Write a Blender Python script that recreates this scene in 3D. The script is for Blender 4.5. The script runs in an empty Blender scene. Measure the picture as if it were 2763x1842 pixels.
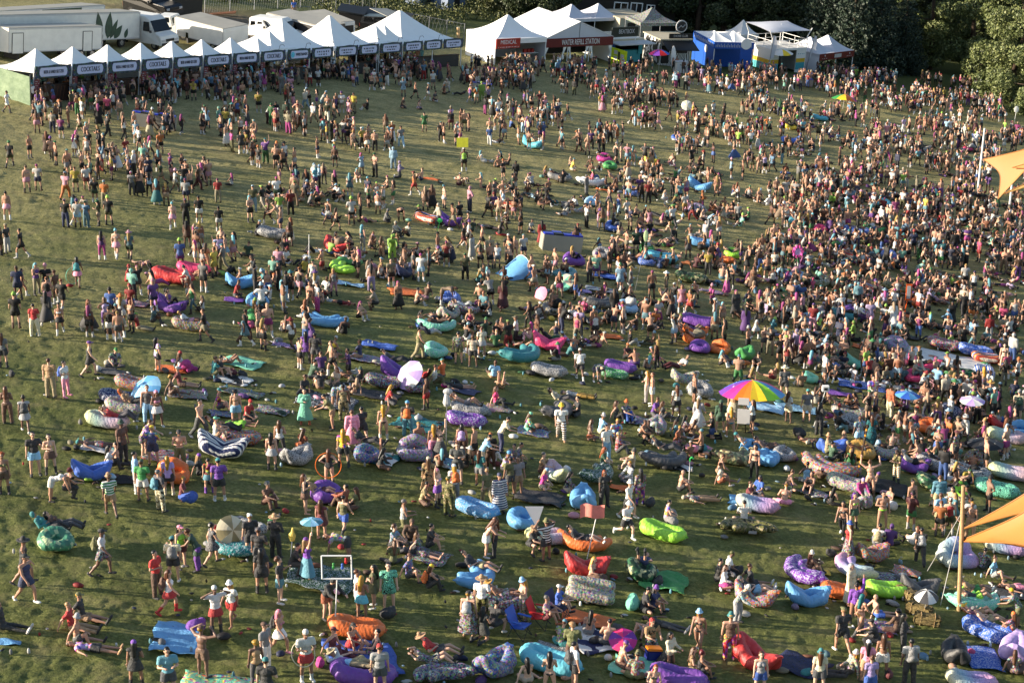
import bpy, bmesh, math, random
import numpy as np
from mathutils import Vector, Matrix
random.seed(7); np.random.seed(7)
S = bpy.context.scene
COL = S.collection
R = math.radians
# ------------------------------------------------------------------ camera and the sloping field
PITCH = R(19.0); CAMH = 27.2; F = 5372.0; CX, CY = 1381.5, 921.0
GA, GB = -0.139, -0.060
cam = bpy.data.objects.new('camera', bpy.data.cameras.new('camera')); COL.objects.link(cam)
cam.data.sensor_width = 36; cam.data.lens = F / 2763 * 36
cam.location = (0, 0, CAMH); cam.rotation_euler = (math.pi / 2 - PITCH, 0, 0)
cam.data.clip_start = 0.5; cam.data.clip_end = 6000
S.camera = cam
cp, sp = math.cos(PITCH), math.sin(PITCH)

def soft(v, lo, hi, k=40.0):
    v = np.asarray(v, float)
    v = np.where(v > hi, hi + k * np.tanh((v - hi) / k), v)
    return np.where(v < lo, lo - k * np.tanh((lo - v) / k), v)
def gz(x, y):
    return GA * soft(x, -80, 95) + GB * soft(y, -10, 300)
def ray(px, py):
    u = (px - CX) / F; v = (CY - py) / F
    return Vector((u, cp + v * sp, -sp + v * cp))
def G(px, py):
    """source pixel -> point of the field"""
    d = ray(px, py); t = CAMH / (GA * d.x + GB * d.y - d.z)
    for _ in range(12):
        p = d * t + Vector((0, 0, CAMH)); e = p.z - float(gz(p.x, p.y))
        t += e / max(0.05, -(d.z - GA * d.x - GB * d.y))
    p = d * t + Vector((0, 0, CAMH)); p.z = float(gz(p.x, p.y)); return p
def proj(p):
    x, y, z = p[0], p[1], p[2] - CAMH
    zc = y * cp - z * sp; yc = y * sp + z * cp
    return CX + F * x / zc, CY - F * yc / zc
def hgt(P, py):
    """height above P at which the picture row py is reached"""
    lo, hi = 0.0, 40.0
    for _ in range(40):
        m = (lo + hi) / 2
        if proj((P.x, P.y, P.z + m))[1] > py: lo = m
        else: hi = m
    return lo
D = 1.17474
def Gd(x, y): return G(x * D, y * D)
NRM = Vector((-GA, -GB, 1)).normalized()
TILT = Vector((0, 0, 1)).rotation_difference(NRM).to_matrix().to_4x4()
def ground_matrix(P, rot, tilt=True, s=1.0, dz=0.0):
    M = Matrix.Translation(Vector(P) + Vector((0, 0, dz)))
    if tilt: M = M @ TILT
    return M @ Matrix.Rotation(R(rot), 4, 'Z') @ Matrix.Diagonal((s, s, s, 1))

# ------------------------------------------------------------------ light
SUN_EL, SUN_AZ = 17.0, 6.0      # light travels to +x, slightly away from the camera
ld = Vector((math.cos(R(SUN_AZ)) * math.cos(R(SUN_EL)), math.sin(R(SUN_AZ)) * math.cos(R(SUN_EL)), -math.sin(R(SUN_EL))))
sun = bpy.data.objects.new('sun', bpy.data.lights.new('sun', 'SUN')); COL.objects.link(sun)
sun.data.energy = 5.0; sun.data.angle = R(0.6); sun.data.color = (1.0, 0.86, 0.68)
sun.rotation_euler = ld.to_track_quat('-Z', 'Y').to_euler(); sun.location = (-60, 60, 60)
W = bpy.data.worlds.new('World'); S.world = W; W.use_nodes = True
nt = W.node_tree; nt.nodes.clear()
sky = nt.nodes.new('ShaderNodeTexSky'); sky.sky_type = 'NISHITA'; sky.sun_disc = False
sky.sun_elevation = R(SUN_EL)
sd = -ld; sky.sun_rotation = math.atan2(sd.x, sd.y)
sky.air_density = 1.0; sky.dust_density = 1.5
bg = nt.nodes.new('ShaderNodeBackground'); bg.inputs['Strength'].default_value = 0.095
wo = nt.nodes.new('ShaderNodeOutputWorld')
nt.links.new(sky.outputs[0], bg.inputs[0]); nt.links.new(bg.outputs[0], wo.inputs[0])
S.view_settings.view_transform = 'Standard'; S.view_settings.look = 'None'
S.view_settings.exposure = 1.22; S.view_settings.gamma = 1.0

# ------------------------------------------------------------------ colours and materials
def lin(c): return tuple((v / 12.92 if v <= .04045 else ((v + .055) / 1.055) ** 2.4) for v in c)
PAL = dict(bk=(.09, .09, .10), wh=(.86, .86, .84), gy=(.46, .46, .46), dg=(.25, .25, .26), lg=(.66, .66, .66), rd=(.74, .10, .10), mr=(.40, .10, .13),
    or_=(.87, .42, .10), yl=(.90, .76, .15), lm=(.60, .86, .20), gr=(.20, .55, .25), dgn=(.15, .30, .20), ol=(.38, .38, .20), mt=(.45, .78, .66),
    tl=(.14, .50, .52), cy=(.35, .72, .80), lb=(.55, .75, .88), bl=(.18, .36, .72), nv=(.13, .17, .34), pu=(.42, .20, .60), lv=(.70, .60, .82), mg=(.72, .16, .52),
    pk=(.90, .56, .66), hp=(.90, .22, .45), br=(.36, .23, .15), tn=(.66, .52, .38), kh=(.62, .57, .42), cr=(.86, .82, .70), be=(.76, .70, .60), gd=(.74, .56, .20),
    sk=(.78, .55, .42), ts=(.32, .55, .62), ru=(.60, .30, .14), sb=(.36, .62, .82))
PAL['or'] = PAL.pop('or_')
CNAME = dict(bk='black', wh='white', gy='grey', dg='charcoal', lg='pale grey', rd='red', mr='maroon', yl='yellow', lm='lime', gr='green', dgn='dark green', ol='olive', mt='mint',
    tl='teal', cy='aqua', lb='pale blue', bl='blue', nv='navy', pu='purple', lv='lavender', mg='magenta', pk='pink', hp='hot pink', br='brown', tn='tan', kh='khaki', cr='cream',
    be='beige', gd='golden', sk='bare skin', ts='dusty teal', ru='rust', sb='sky blue')
CNAME['or'] = 'orange'
def rgb(k): return lin(PAL[k]) + (1.0,)

MATS = {}
def newmat(name):
    m = bpy.data.materials.new(name); m.use_nodes = True; MATS[name] = m
    n = m.node_tree.nodes; b = n['Principled BSDF']; return m, m.node_tree, b
def mixc(nt, a, b, fac, mode='MIX'):
    x = nt.nodes.new('ShaderNodeMix'); x.data_type = 'RGBA'; x.blend_type = mode; x.clamp_factor = True
    for s, v in ((6, a), (7, b), (0, fac)):
        if hasattr(v, 'is_linked') or isinstance(v, bpy.types.NodeSocket): nt.links.new(v, x.inputs[s])
        else: x.inputs[s].default_value = v
    return x.outputs[2]
def noise(nt, scale, detail=4, rough=.55, vec=None, out=0):
    t = nt.nodes.new('ShaderNodeTexNoise'); t.inputs['Scale'].default_value = scale
    t.inputs['Detail'].default_value = detail; t.inputs['Roughness'].default_value = rough
    if vec is not None: nt.links.new(vec, t.inputs['Vector'])
    return t.outputs[out]
def ramp(nt, fac, stops, interp='LINEAR'):
    r = nt.nodes.new('ShaderNodeValToRGB'); nt.links.new(fac, r.inputs[0]); e = r.color_ramp; e.interpolation = interp
    while len(e.elements) < len(stops): e.elements.new(0.5)
    for el, (p, c) in zip(e.elements, stops): el.position = p; el.color = c if len(c) == 4 else tuple(c) + (1,)
    return r.outputs[0]
def texco(nt, which='Object'): return nt.nodes.new('ShaderNodeTexCoord').outputs[which]
def bump(nt, b, h, strength=.3, dist=.02):
    n = nt.nodes.new('ShaderNodeBump'); n.inputs['Strength'].default_value = strength; n.inputs['Distance'].default_value = dist
    nt.links.new(h, n.inputs['Height']); nt.links.new(n.outputs[0], b.inputs['Normal'])
def math_(nt, op, a, b=0.0):
    m = nt.nodes.new('ShaderNodeMath'); m.operation = op
    for i, v in enumerate((a, b)):
        if isinstance(v, bpy.types.NodeSocket): nt.links.new(v, m.inputs[i])
        else: m.inputs[i].default_value = v
    return m.outputs[0]
def plain(name, c, rough=.6, var=.12, nscale=3.0, metal=0.0, bmp=0.0, bscale=20):
    if name in MATS: return MATS[name]
    m, nt, b = newmat(name); c = lin(c)
    v = noise(nt, nscale, 5, .6, texco(nt))
    lo = tuple(x * (1 - var) for x in c) + (1,); hi = tuple(min(1, x * (1 + var)) for x in c) + (1,)
    nt.links.new(ramp(nt, v, [(.3, lo), (.7, hi)]), b.inputs['Base Color'])
    b.inputs['Roughness'].default_value = rough; b.inputs['Metallic'].default_value = metal
    if bmp: bump(nt, b, noise(nt, bscale, 4, .6, texco(nt)), bmp, .02)
    return m
def fabric(name, kind, rough=.75, gloss=0.0):
    """cloth tinted by the object's own colour; kind chooses the printed pattern"""
    m, nt, b = newmat(name)
    oi = nt.nodes.new('ShaderNodeObjectInfo'); oc = oi.outputs['Color']
    tc = texco(nt)
    add = nt.nodes.new('ShaderNodeVectorMath'); add.operation = 'ADD'; nt.links.new(tc, add.inputs[0])
    sc = nt.nodes.new('ShaderNodeVectorMath'); sc.operation = 'SCALE'; sc.inputs[0].default_value = (17, 29, 11); nt.links.new(oi.outputs['Random'], sc.inputs['Scale'])
    nt.links.new(sc.outputs[0], add.inputs[1]); v = add.outputs[0]
    W_ = (.75, .74, .70, 1); K = (.012, .012, .014, 1)
    if kind == 'plain': c = mixc(nt, mixc(nt, oc, (1, 1, 1, 1), math_(nt, 'MULTIPLY', noise(nt, 9, 3, .5, v), .07)), (.02, .02, .02, 1), math_(nt, 'MULTIPLY', ramp(nt, noise(nt, 5, 4, .7, v), [(.5, (0, 0, 0)), (.75, (1, 1, 1))]), .30))
    elif kind == 'tiedye':
        n = noise(nt, 7, 2, .5, v); c2 = ramp(nt, noise(nt, 4, 1, .5, v), [(.3, lin((.2, .4, .8))), (.42, lin((.75, .2, .6))), (.52, lin((.95, .8, .2))), (.62, lin((.2, .65, .5))), (.72, lin((.9, .4, .2)))])
        c = mixc(nt, oc, c2, ramp(nt, n, [(.42, (0, 0, 0)), (.58, (1, 1, 1))]))
    elif kind == 'floral':
        t = nt.nodes.new('ShaderNodeTexVoronoi'); t.inputs['Scale'].default_value = 15 if gloss else 20; nt.links.new(v, t.inputs['Vector'])
        hsv = nt.nodes.new('ShaderNodeHueSaturation'); nt.links.new(t.outputs['Color'], hsv.inputs['Color']); hsv.inputs['Saturation'].default_value = .75; hsv.inputs['Value'].default_value = .42
        c = mixc(nt, mixc(nt, oc, (.04, .04, .05, 1), .35), hsv.outputs[0], ramp(nt, noise(nt, 14, 2, .6, v), [(.42, (0, 0, 0)), (.50, (1, 1, 1))]))
    elif kind == 'camo':
        n = noise(nt, 8, 2, .5, v); c = mixc(nt, oc, mixc(nt, lin((.12, .14, .08)) + (1,), lin((.55, .50, .36)) + (1,), ramp(nt, noise(nt, 6, 2, .5, v), [(.48, (0, 0, 0)), (.5, (1, 1, 1))])), ramp(nt, n, [(.5, (0, 0, 0)), (.53, (1, 1, 1))]))
    elif kind == 'stripe':
        w = nt.nodes.new('ShaderNodeTexWave'); w.bands_direction = 'Z' if gloss == 0 else 'Y'; w.inputs['Scale'].default_value = 3.2 if gloss == 0 else 2.6; w.inputs['Distortion'].default_value = .35; nt.links.new(tc, w.inputs['Vector'])
        c = mixc(nt, oc, W_, ramp(nt, w.outputs['Fac'], [(.47, (0, 0, 0)), (.53, (1, 1, 1))]))
    elif kind == 'zebra':
        n = noise(nt, 7, 1, .5, v); s = math_(nt, 'SINE', math_(nt, 'MULTIPLY', n, 44)); c = mixc(nt, oc, K, ramp(nt, s, [(.45, (0, 0, 0)), (.6, (1, 1, 1))]))
    elif kind == 'leaf':
        w = nt.nodes.new('ShaderNodeTexVoronoi'); w.inputs['Scale'].default_value = 7; nt.links.new(v, w.inputs['Vector'])
        c2 = ramp(nt, w.outputs['Color'], [(.0, lin((.08, .14, .10))), (.35, lin((.22, .42, .28))), (.55, lin((.75, .74, .55))), (.7, lin((.10, .20, .14))), (.9, lin((.45, .30, .20)))], 'CONSTANT')
        c = mixc(nt, oc, c2, .72)
    elif kind == 'dots':
        w = nt.nodes.new('ShaderNodeTexVoronoi'); w.inputs['Scale'].default_value = 26; nt.links.new(v, w.inputs['Vector'])
        sx = nt.nodes.new('ShaderNodeSeparateXYZ'); nt.links.new(tc, sx.inputs[0])
        g = ramp(nt, math_(nt, 'ADD', math_(nt, 'MULTIPLY', sx.outputs[0], .42), .5), [(.08, lin((.85, .86, .50))), (.35, lin((.55, .78, .76))), (.6, lin((.72, .62, .80))), (.92, lin((.90, .62, .60)))])
        g2 = mixc(nt, g, oc, .35)
        c = mixc(nt, lin((.30, .30, .45)) + (1,), g2, ramp(nt, w.outputs['Distance'], [(.22, (.15, .15, .15)), (.38, (1, 1, 1))]))
    elif kind == 'marble':
        n = noise(nt, 5, 3, .6, v); s = math_(nt, 'SINE', math_(nt, 'MULTIPLY', n, 34)); c = mixc(nt, oc, lin((.80, .82, .86)) + (1,), math_(nt, 'MULTIPLY', ramp(nt, s, [(.35, (0, 0, 0)), (.75, (1, 1, 1))]), .6))
    elif kind == 'serape':
        sx = nt.nodes.new('ShaderNodeSeparateXYZ'); nt.links.new(tc, sx.inputs[0])
        q = math_(nt, 'FRACT', math_(nt, 'MULTIPLY', sx.outputs[1], 2.6))
        c = ramp(nt, q, [(0, lin((.85, .40, .15))), (.18, lin((.10, .12, .18))), (.32, lin((.20, .50, .70))), (.5, lin((.85, .82, .75))), (.6, lin((.70, .25, .15))), (.78, lin((.15, .25, .45))), (.9, lin((.88, .65, .25)))], 'CONSTANT')
        c = mixc(nt, c, oc, .12)
    nt.links.new(c, b.inputs['Base Color'])
    b.inputs['Roughness'].default_value = .5 if gloss else rough
    if gloss: b.inputs['Specular IOR Level'].default_value = .45
    if gloss:
        w = nt.nodes.new('ShaderNodeTexWave'); w.inputs['Scale'].default_value = 2.4; w.inputs['Distortion'].default_value = 14; w.inputs['Detail'].default_value = 3; nt.links.new(v, w.inputs['Vector'])
        bump(nt, b, math_(nt, 'ADD', math_(nt, 'MULTIPLY', w.outputs['Fac'], .25), noise(nt, 9, 4, .65, v)), .5, .03)
    else: bump(nt, b, math_(nt, 'ADD', math_(nt, 'MULTIPLY', noise(nt, 9, 2, .6, v), 1.5), noise(nt, 26, 3, .6, v)), .8, .03)
    return m
for k in ('plain', 'tiedye', 'floral', 'camo', 'stripe', 'zebra', 'marble', 'leaf', 'serape'):
    fabric('cloth_' + k, k)
for k in ('plain', 'tiedye', 'floral', 'camo', 'stripe', 'zebra', 'leaf', 'dots', 'marble', 'serape'):
    fabric('nylon_' + k, k, gloss=1)
def skin_mat():
    m, nt, b = newmat('skin')
    oc = nt.nodes.new('ShaderNodeObjectInfo').outputs['Color']
    at = nt.nodes.new('ShaderNodeAttribute'); at.attribute_name = 'face_mark'
    c = mixc(nt, oc, (1, .8, .7, 1), math_(nt, 'MULTIPLY', noise(nt, 6, 3, .5, texco(nt)), .10))
    c = mixc(nt, c, (.05, .02, .018, 1), at.outputs['Fac'])
    nt.links.new(c, b.inputs['Base Color']); b.inputs['Roughness'].default_value = .48
    b.inputs['Subsurface Weight'].default_value = .0
skin_mat()
def hair_mat():
    m, nt, b = newmat('hair')
    oc = nt.nodes.new('ShaderNodeObjectInfo').outputs['Color']
    c = mixc(nt, oc, (.0, .0, .0, 1), math_(nt, 'MULTIPLY', noise(nt, 30, 3, .6, texco(nt)), .5))
    nt.links.new(c, b.inputs['Base Color']); b.inputs['Roughness'].default_value = .4
    bump(nt, b, noise(nt, 60, 2, .6, texco(nt)), .6, .01)
hair_mat()
def crowd_mat():
    m, nt, b = newmat('crowd_cloth')
    at = nt.nodes.new('ShaderNodeAttribute'); at.attribute_name = 'tint'
    c = mixc(nt, at.outputs['Color'], (.0, .0, .0, 1), math_(nt, 'MULTIPLY', noise(nt, 9, 3, .6, texco(nt)), .38))
    nt.links.new(c, b.inputs['Base Color']); b.inputs['Roughness'].default_value = .7
crowd_mat()

# ------------------------------------------------------------------ object helpers
def link(o, parent=None):
    COL.objects.link(o)
    if parent is not None: o.parent = parent
    return o
def obj(name, me, m=None, parent=None):
    o = bpy.data.objects.new(name, me)
    if m is not None:
        if isinstance(m, str): m = MATS[m]
        if not me.materials: me.materials.append(m)
        elif me.materials[0] != m: o.material_slots[0].link = 'OBJECT'; o.material_slots[0].material = m
    return link(o, parent)
def osetmat(o, m):
    o.material_slots[0].link = 'OBJECT'; o.material_slots[0].material = MATS[m] if isinstance(m, str) else m
def tag(o, label, cat, group=None, kind=None):
    if label: o['label'] = label
    if cat: o['category'] = cat
    if group: o['group'] = group
    if kind: o['kind'] = kind
    return o
def empty(name, loc, rot=0.0, tilt=False):
    o = bpy.data.objects.new(name, None); o.empty_display_size = .2; COL.objects.link(o)
    o.matrix_world = ground_matrix(loc, rot, tilt); return o
class MB:
    """collects boxes, tubes, quads; builds one mesh"""
    def __init__(s): s.v = []; s.f = []
    def add(s, vs, fs):
        o = len(s.v); s.v += [tuple(v) for v in vs]; s.f += [tuple(i + o for i in f) for f in fs]; return s
    def box(s, c, d, rot=0.0, M=None):
        x, y, z = d[0] / 2, d[1] / 2, d[2] / 2
        vs = [Vector((i * x, j * y, k * z)) for i in (-1, 1) for j in (-1, 1) for k in (-1, 1)]
        Q = Matrix.Rotation(rot, 3, 'Z') if M is None else M
        vs = [Q @ v + Vector(c) for v in vs]
        return s.add(vs, [(0, 1, 3, 2), (4, 6, 7, 5), (0, 4, 5, 1), (2, 3, 7, 6), (0, 2, 6, 4), (1, 5, 7, 3)])
    def bar(s, a, b, r, n=8, r2=None):
        a, b = Vector(a), Vector(b); d = (b - a).normalized(); r2 = r if r2 is None else r2
        q = Vector((0, 0, 1)) if abs(d.z) < .9 else Vector((1, 0, 0)); u = d.cross(q).normalized(); w = d.cross(u)
        vs = []
        for p, rr in ((a, r), (b, r2)):
            for i in range(n):
                t = 2 * math.pi * i / n; vs.append(p + (u * math.cos(t) + w * math.sin(t)) * rr)
        fs = [(i, (i + 1) % n, n + (i + 1) % n, n + i) for i in range(n)] + [tuple(range(n))[::-1], tuple(range(n, 2 * n))]
        return s.add(vs, fs)
    def path(s, pts, r, n=8):
        for a, b in zip(pts, pts[1:]): s.bar(a, b, r, n)
        return s
    def slab(s, pts, t):
        """polygon (list of 3-D points) thickened downwards by t"""
        n = len(pts); top = [Vector(p) for p in pts]; bot = [p - Vector((0, 0, t)) for p in top]
        return s.add(top + bot, [tuple(range(n)), tuple(range(2 * n - 1, n - 1, -1))] + [(i, n + i, n + (i + 1) % n, (i + 1) % n) for i in range(n)])
    def mesh(s, name, smooth=False, bevel=0.0):
        me = bpy.data.meshes.new(name); me.from_pydata(s.v, [], s.f)
        bm = bmesh.new(); bm.from_mesh(me)
        bmesh.ops.recalc_face_normals(bm, faces=bm.faces)
        if bevel:
            es = [e for e in bm.edges if len(e.link_faces) == 2 and e.calc_face_angle(0) > .6]
            bmesh.ops.bevel(bm, geom=es, offset=bevel, segments=2, affect='EDGES', clamp_overlap=True)
        bm.to_mesh(me); bm.free()
        if smooth: me.polygons.foreach_set('use_smooth', [True] * len(me.polygons))
        return me
    def obj(s, name, m, parent=None, smooth=False, bevel=0.0): return obj(name, s.mesh(name, smooth, bevel), m, parent)
def text_mesh(txt, size, depth=.012, sx=1.0, sp=1.0, align='CENTER', thin=0.0):
    cu = bpy.data.curves.new('lettering', 'FONT'); cu.body = txt; cu.size = size; cu.extrude = depth; cu.align_x = align; cu.align_y = 'CENTER'; cu.space_character = sp; cu.offset = thin * size; cu.resolution_u = 3
    o = bpy.data.objects.new('lettering', cu); WORK.collection.objects.link(o); WVL.update()
    me = bpy.data.meshes.new_from_object(o.evaluated_get(WVL.depsgraph))
    bpy.data.objects.remove(o); bpy.data.curves.remove(cu)
    me.transform(Matrix.Diagonal((sx, 1, 1, 1))); me.name = 'lettering'
    return me
# ------------------------------------------------------------------ figures: one continuous skin per pose, clothes as fitted shells
def lfu(v): return np.array((v[0], -v[1], v[2]), float)
def unit(v): v = np.asarray(v, float); return v / np.linalg.norm(v)
def P(torso=(0, 0, 1), head=None, aL=None, aR=None, lL=None, lR=None, sym=True, lift=0.0):
    aL = aL or ((.16, .02, -1), (.08, .18, -1)); lL = lL or ((.10, .02, -1), (.03, -.03, -1))
    m = lambda q: tuple((-v[0], v[1], v[2]) for v in q)
    return dict(torso=torso, head=head or torso, aL=aL, aR=aR or m(aL), lL=lL, lR=lR or m(lL))
DN = ((.16, .02, -1), (.08, .18, -1)); DNR = ((-.16, .02, -1), (-.08, .18, -1))
POSES = dict(
    stand=P(),
    stand2=P(aR=((-.3, .0, -1), (.75, .55, .1)), lL=((.14, .06, -1), (.05, .02, -1))),
    phone=P(head=(0, .3, 1), aL=((.22, .15, -1), (-.45, .85, .35)), aR=((-.22, .15, -1), (.45, .85, .3))),
    drink=P(aL=((.25, .1, -1), (-.15, .75, .65)), aR=DNR),
    hips=P(aL=((.75, -.25, -.8), (-.75, .25, -.55))),
    cross=P(aL=((.28, .15, -1), (-.9, .5, .12)), aR=((-.28, .15, -1), (.9, .55, .0))),
    point=P(aR=((-.3, .05, 1), (.05, .15, 1)), aL=DN),
    dance=P(torso=(.08, .05, 1), aL=((.75, .15, .6), (-.05, .2, 1)), aR=((-.8, .2, .3), (.15, .3, 1)), lL=((.22, .2, -1), (.05, -.25, -1)), lR=((-.14, .0, -1), (-.02, -.05, -1))),
    shade=P(aL=((.8, .35, .25), (-.75, .3, .55)), aR=((-.8, .35, .25), (.75, .3, .55))),
    walk=P(torso=(0, .06, 1), aL=((.14, -.35, -1), (.05, .1, -1)), aR=((-.14, .35, -1), (-.02, .7, -.8)), lL=((.05, .5, -.9), (.02, .02, -1)), lR=((-.05, -.28, -1), (-.02, -.62, -.8))),
    run=P(torso=(0, .15, 1), aL=((.2, -.5, -.8), (.0, .8, -.2)), aR=((-.2, .3, -.9), (.1, .9, .3)), lL=((.06, .6, -.75), (.02, -.1, -1)), lR=((-.05, -.25, -1), (-.02, -.95, -.35))),
    bend=P(torso=(0, .95, .22), head=(0, .9, -.15), aL=((.1, .35, -1), (0, .2, -1)), lL=((.14, -.12, -1), (.03, -.05, -1))),
    lean=P(torso=(0, .45, .9), head=(0, .5, .85), aL=((.15, .6, -.8), (-.1, .8, -.3)), lL=((.1, .12, -1), (.03, -.12, -1))),
    cross_sit=P(torso=(0, .16, 1), head=(0, .3, 1), aL=((.3, .4, -.9), (-.35, .7, -.35)), lL=((.8, .62, -.02), (-.88, .1, -.18))),
    knees=P(torso=(0, .05, 1), aL=((.18, .75, -.5), (-.4, .75, -.1)), lL=((.16, .72, .68), (.02, .38, -.92))),
    legs=P(torso=(0, -.32, .95), head=(0, -.05, 1), aL=((.22, -.55, -.75), (.1, -.25, -1)), lL=((.14, 1, .03), (.04, 1, -.06))),
    legs2=P(torso=(0, -.12, 1), head=(0, .1, 1), aL=((.2, .35, -.9), (-.3, .8, -.1)), aR=((-.25, -.45, -.8), (-.1, -.2, -1)), lL=((.14, 1, .02), (.02, 1, -.05)), lR=((-.18, .72, .68), (-.02, .4, -.9))),
    side_sit=P(torso=(.18, .0, 1), aL=((.45, -.25, -.85), (.15, -.1, -1)), aR=((-.15, .4, -.9), (.3, .8, -.1)), lL=((.3, .9, .0), (-.9, -.3, -.03)), lR=((-.2, .95, .12), (-.6, -.75, -.12))),
    recline=P(torso=(0, -.80, .6), head=(0, -.45, .9), aL=((.3, .4, -.55), (-.55, .6, .25)), lL=((.12, .95, .28), (.03, .85, -.45))),
    recline2=P(torso=(0, -.9, .42), head=(0, -.6, .8), aL=((.85, -.5, .35), (-.75, -.6, .35)), lL=((.12, .85, .5), (.03, .75, -.65))),
    lie=P(torso=(0, -1, .03), head=(0, -1, .16), aL=((.75, .3, .0), (.55, .75, .02)), lL=((.12, 1, .0), (.08, 1, -.03))),
    lie_knees=P(torso=(0, -1, .03), head=(0, -1, .16), aL=((.35, .6, .3), (-.75, .2, .1)), lL=((.12, .70, .72), (.03, .5, -.85))),
    legs_up=P(torso=(0, -1, .1), head=(0, -.9, .35), aL=((.4, .6, .1), (-.4, .6, .3)), lL=((.1, .45, .9), (.05, .2, 1))),
    kneel=P(torso=(0, .06, 1), aL=((.2, .3, -.95), (-.3, .8, .0)), lL=((.14, .15, -1), (.05, -1, -.06))),
    crouch=P(torso=(0, .35, .95), head=(0, .3, 1), aL=((.25, .6, -.7), (-.3, .8, -.2)), lL=((.35, .9, .15), (.0, -.32, -.95))),
)
SEATED = {'cross_sit', 'knees', 'legs', 'legs2', 'side_sit', 'recline', 'recline2', 'lie', 'lie_knees', 'legs_up'}

def skeleton(pose, sex):
    p = POSES[pose]; J = {}
    f = sex == 'f'
    sh, hp = (.160, .092) if f else (.188, .085)
    T = unit(lfu(p['torso'])); H = unit(lfu(p['head']))
    lat = np.array((1.0, 0, 0)); lat = unit(lat - T * lat.dot(T)); fwd = np.cross(lat, T) * -1
    if lfu((0, 1, 0)).dot(fwd) < 0 and abs(T[2]) > .3: fwd = -fwd
    J['T'], J['lat'], J['fwd'] = T, lat, np.cross(T, lat) * -1
    # chest side: perpendicular to torso and lateral; for an upright torso it points along -y
    c = np.cross(lat, T); c = c if c.dot(np.array((0, -1.0, .35))) > 0 else -c; J['fwd'] = c
    J['pel'] = np.zeros(3); J['chest'] = T * .34; J['neck'] = T * .50; J['headc'] = J['neck'] + T * .06 + H * .125
    J['H'] = H
    hl = unit(lat - H * lat.dot(H)); hf = np.cross(hl, H); hf = hf if hf.dot(c) > 0 else -hf; J['hl'], J['hf'] = hl, hf
    for s, a, l, sg in (('L', p['aL'], p['lL'], 1), ('R', p['aR'], p['lR'], -1)):
        J['sh' + s] = T * .455 + lat * sh * sg
        J['el' + s] = J['sh' + s] + unit(lfu(a[0])) * .275; d = unit(lfu(a[1])); J['wr' + s] = J['el' + s] + d * .245; J['fa' + s] = d
        J['hip' + s] = lat * hp * sg - T * .03
        J['kn' + s] = J['hip' + s] + unit(lfu(l[0])) * .42; d2 = unit(lfu(l[1])); J['an' + s] = J['kn' + s] + d2 * .40; J['shin' + s] = d2
        t = unit(lfu(l[0])); ft = np.array((0.12 * sg, -1.0, 0)); ft = ft - d2 * ft.dot(d2)
        if np.linalg.norm(ft) < .35: ft = np.array((0, 0, 1.0)) + .3 * np.array((0, -1.0, 0))
        J['ft' + s] = unit(ft)
    return J
def _sphere(n=10, m=7):
    v = [(0, 0, 1)]; f = []
    for i in range(1, m):
        a = math.pi * i / m
        for j in range(n): b = 2 * math.pi * j / n; v.append((math.sin(a) * math.cos(b), math.sin(a) * math.sin(b), math.cos(a)))
    v.append((0, 0, -1))
    for j in range(n): f.append((0, 1 + j, 1 + (j + 1) % n))
    for i in range(m - 2):
        for j in range(n): f.append((1 + i * n + j, 1 + (i + 1) * n + j, 1 + (i + 1) * n + (j + 1) % n, 1 + i * n + (j + 1) % n))
    b = 1 + (m - 2) * n
    for j in range(n): f.append((len(v) - 1, b + (j + 1) % n, b + j))
    return np.array(v, float), f
SPH = _sphere()
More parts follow.
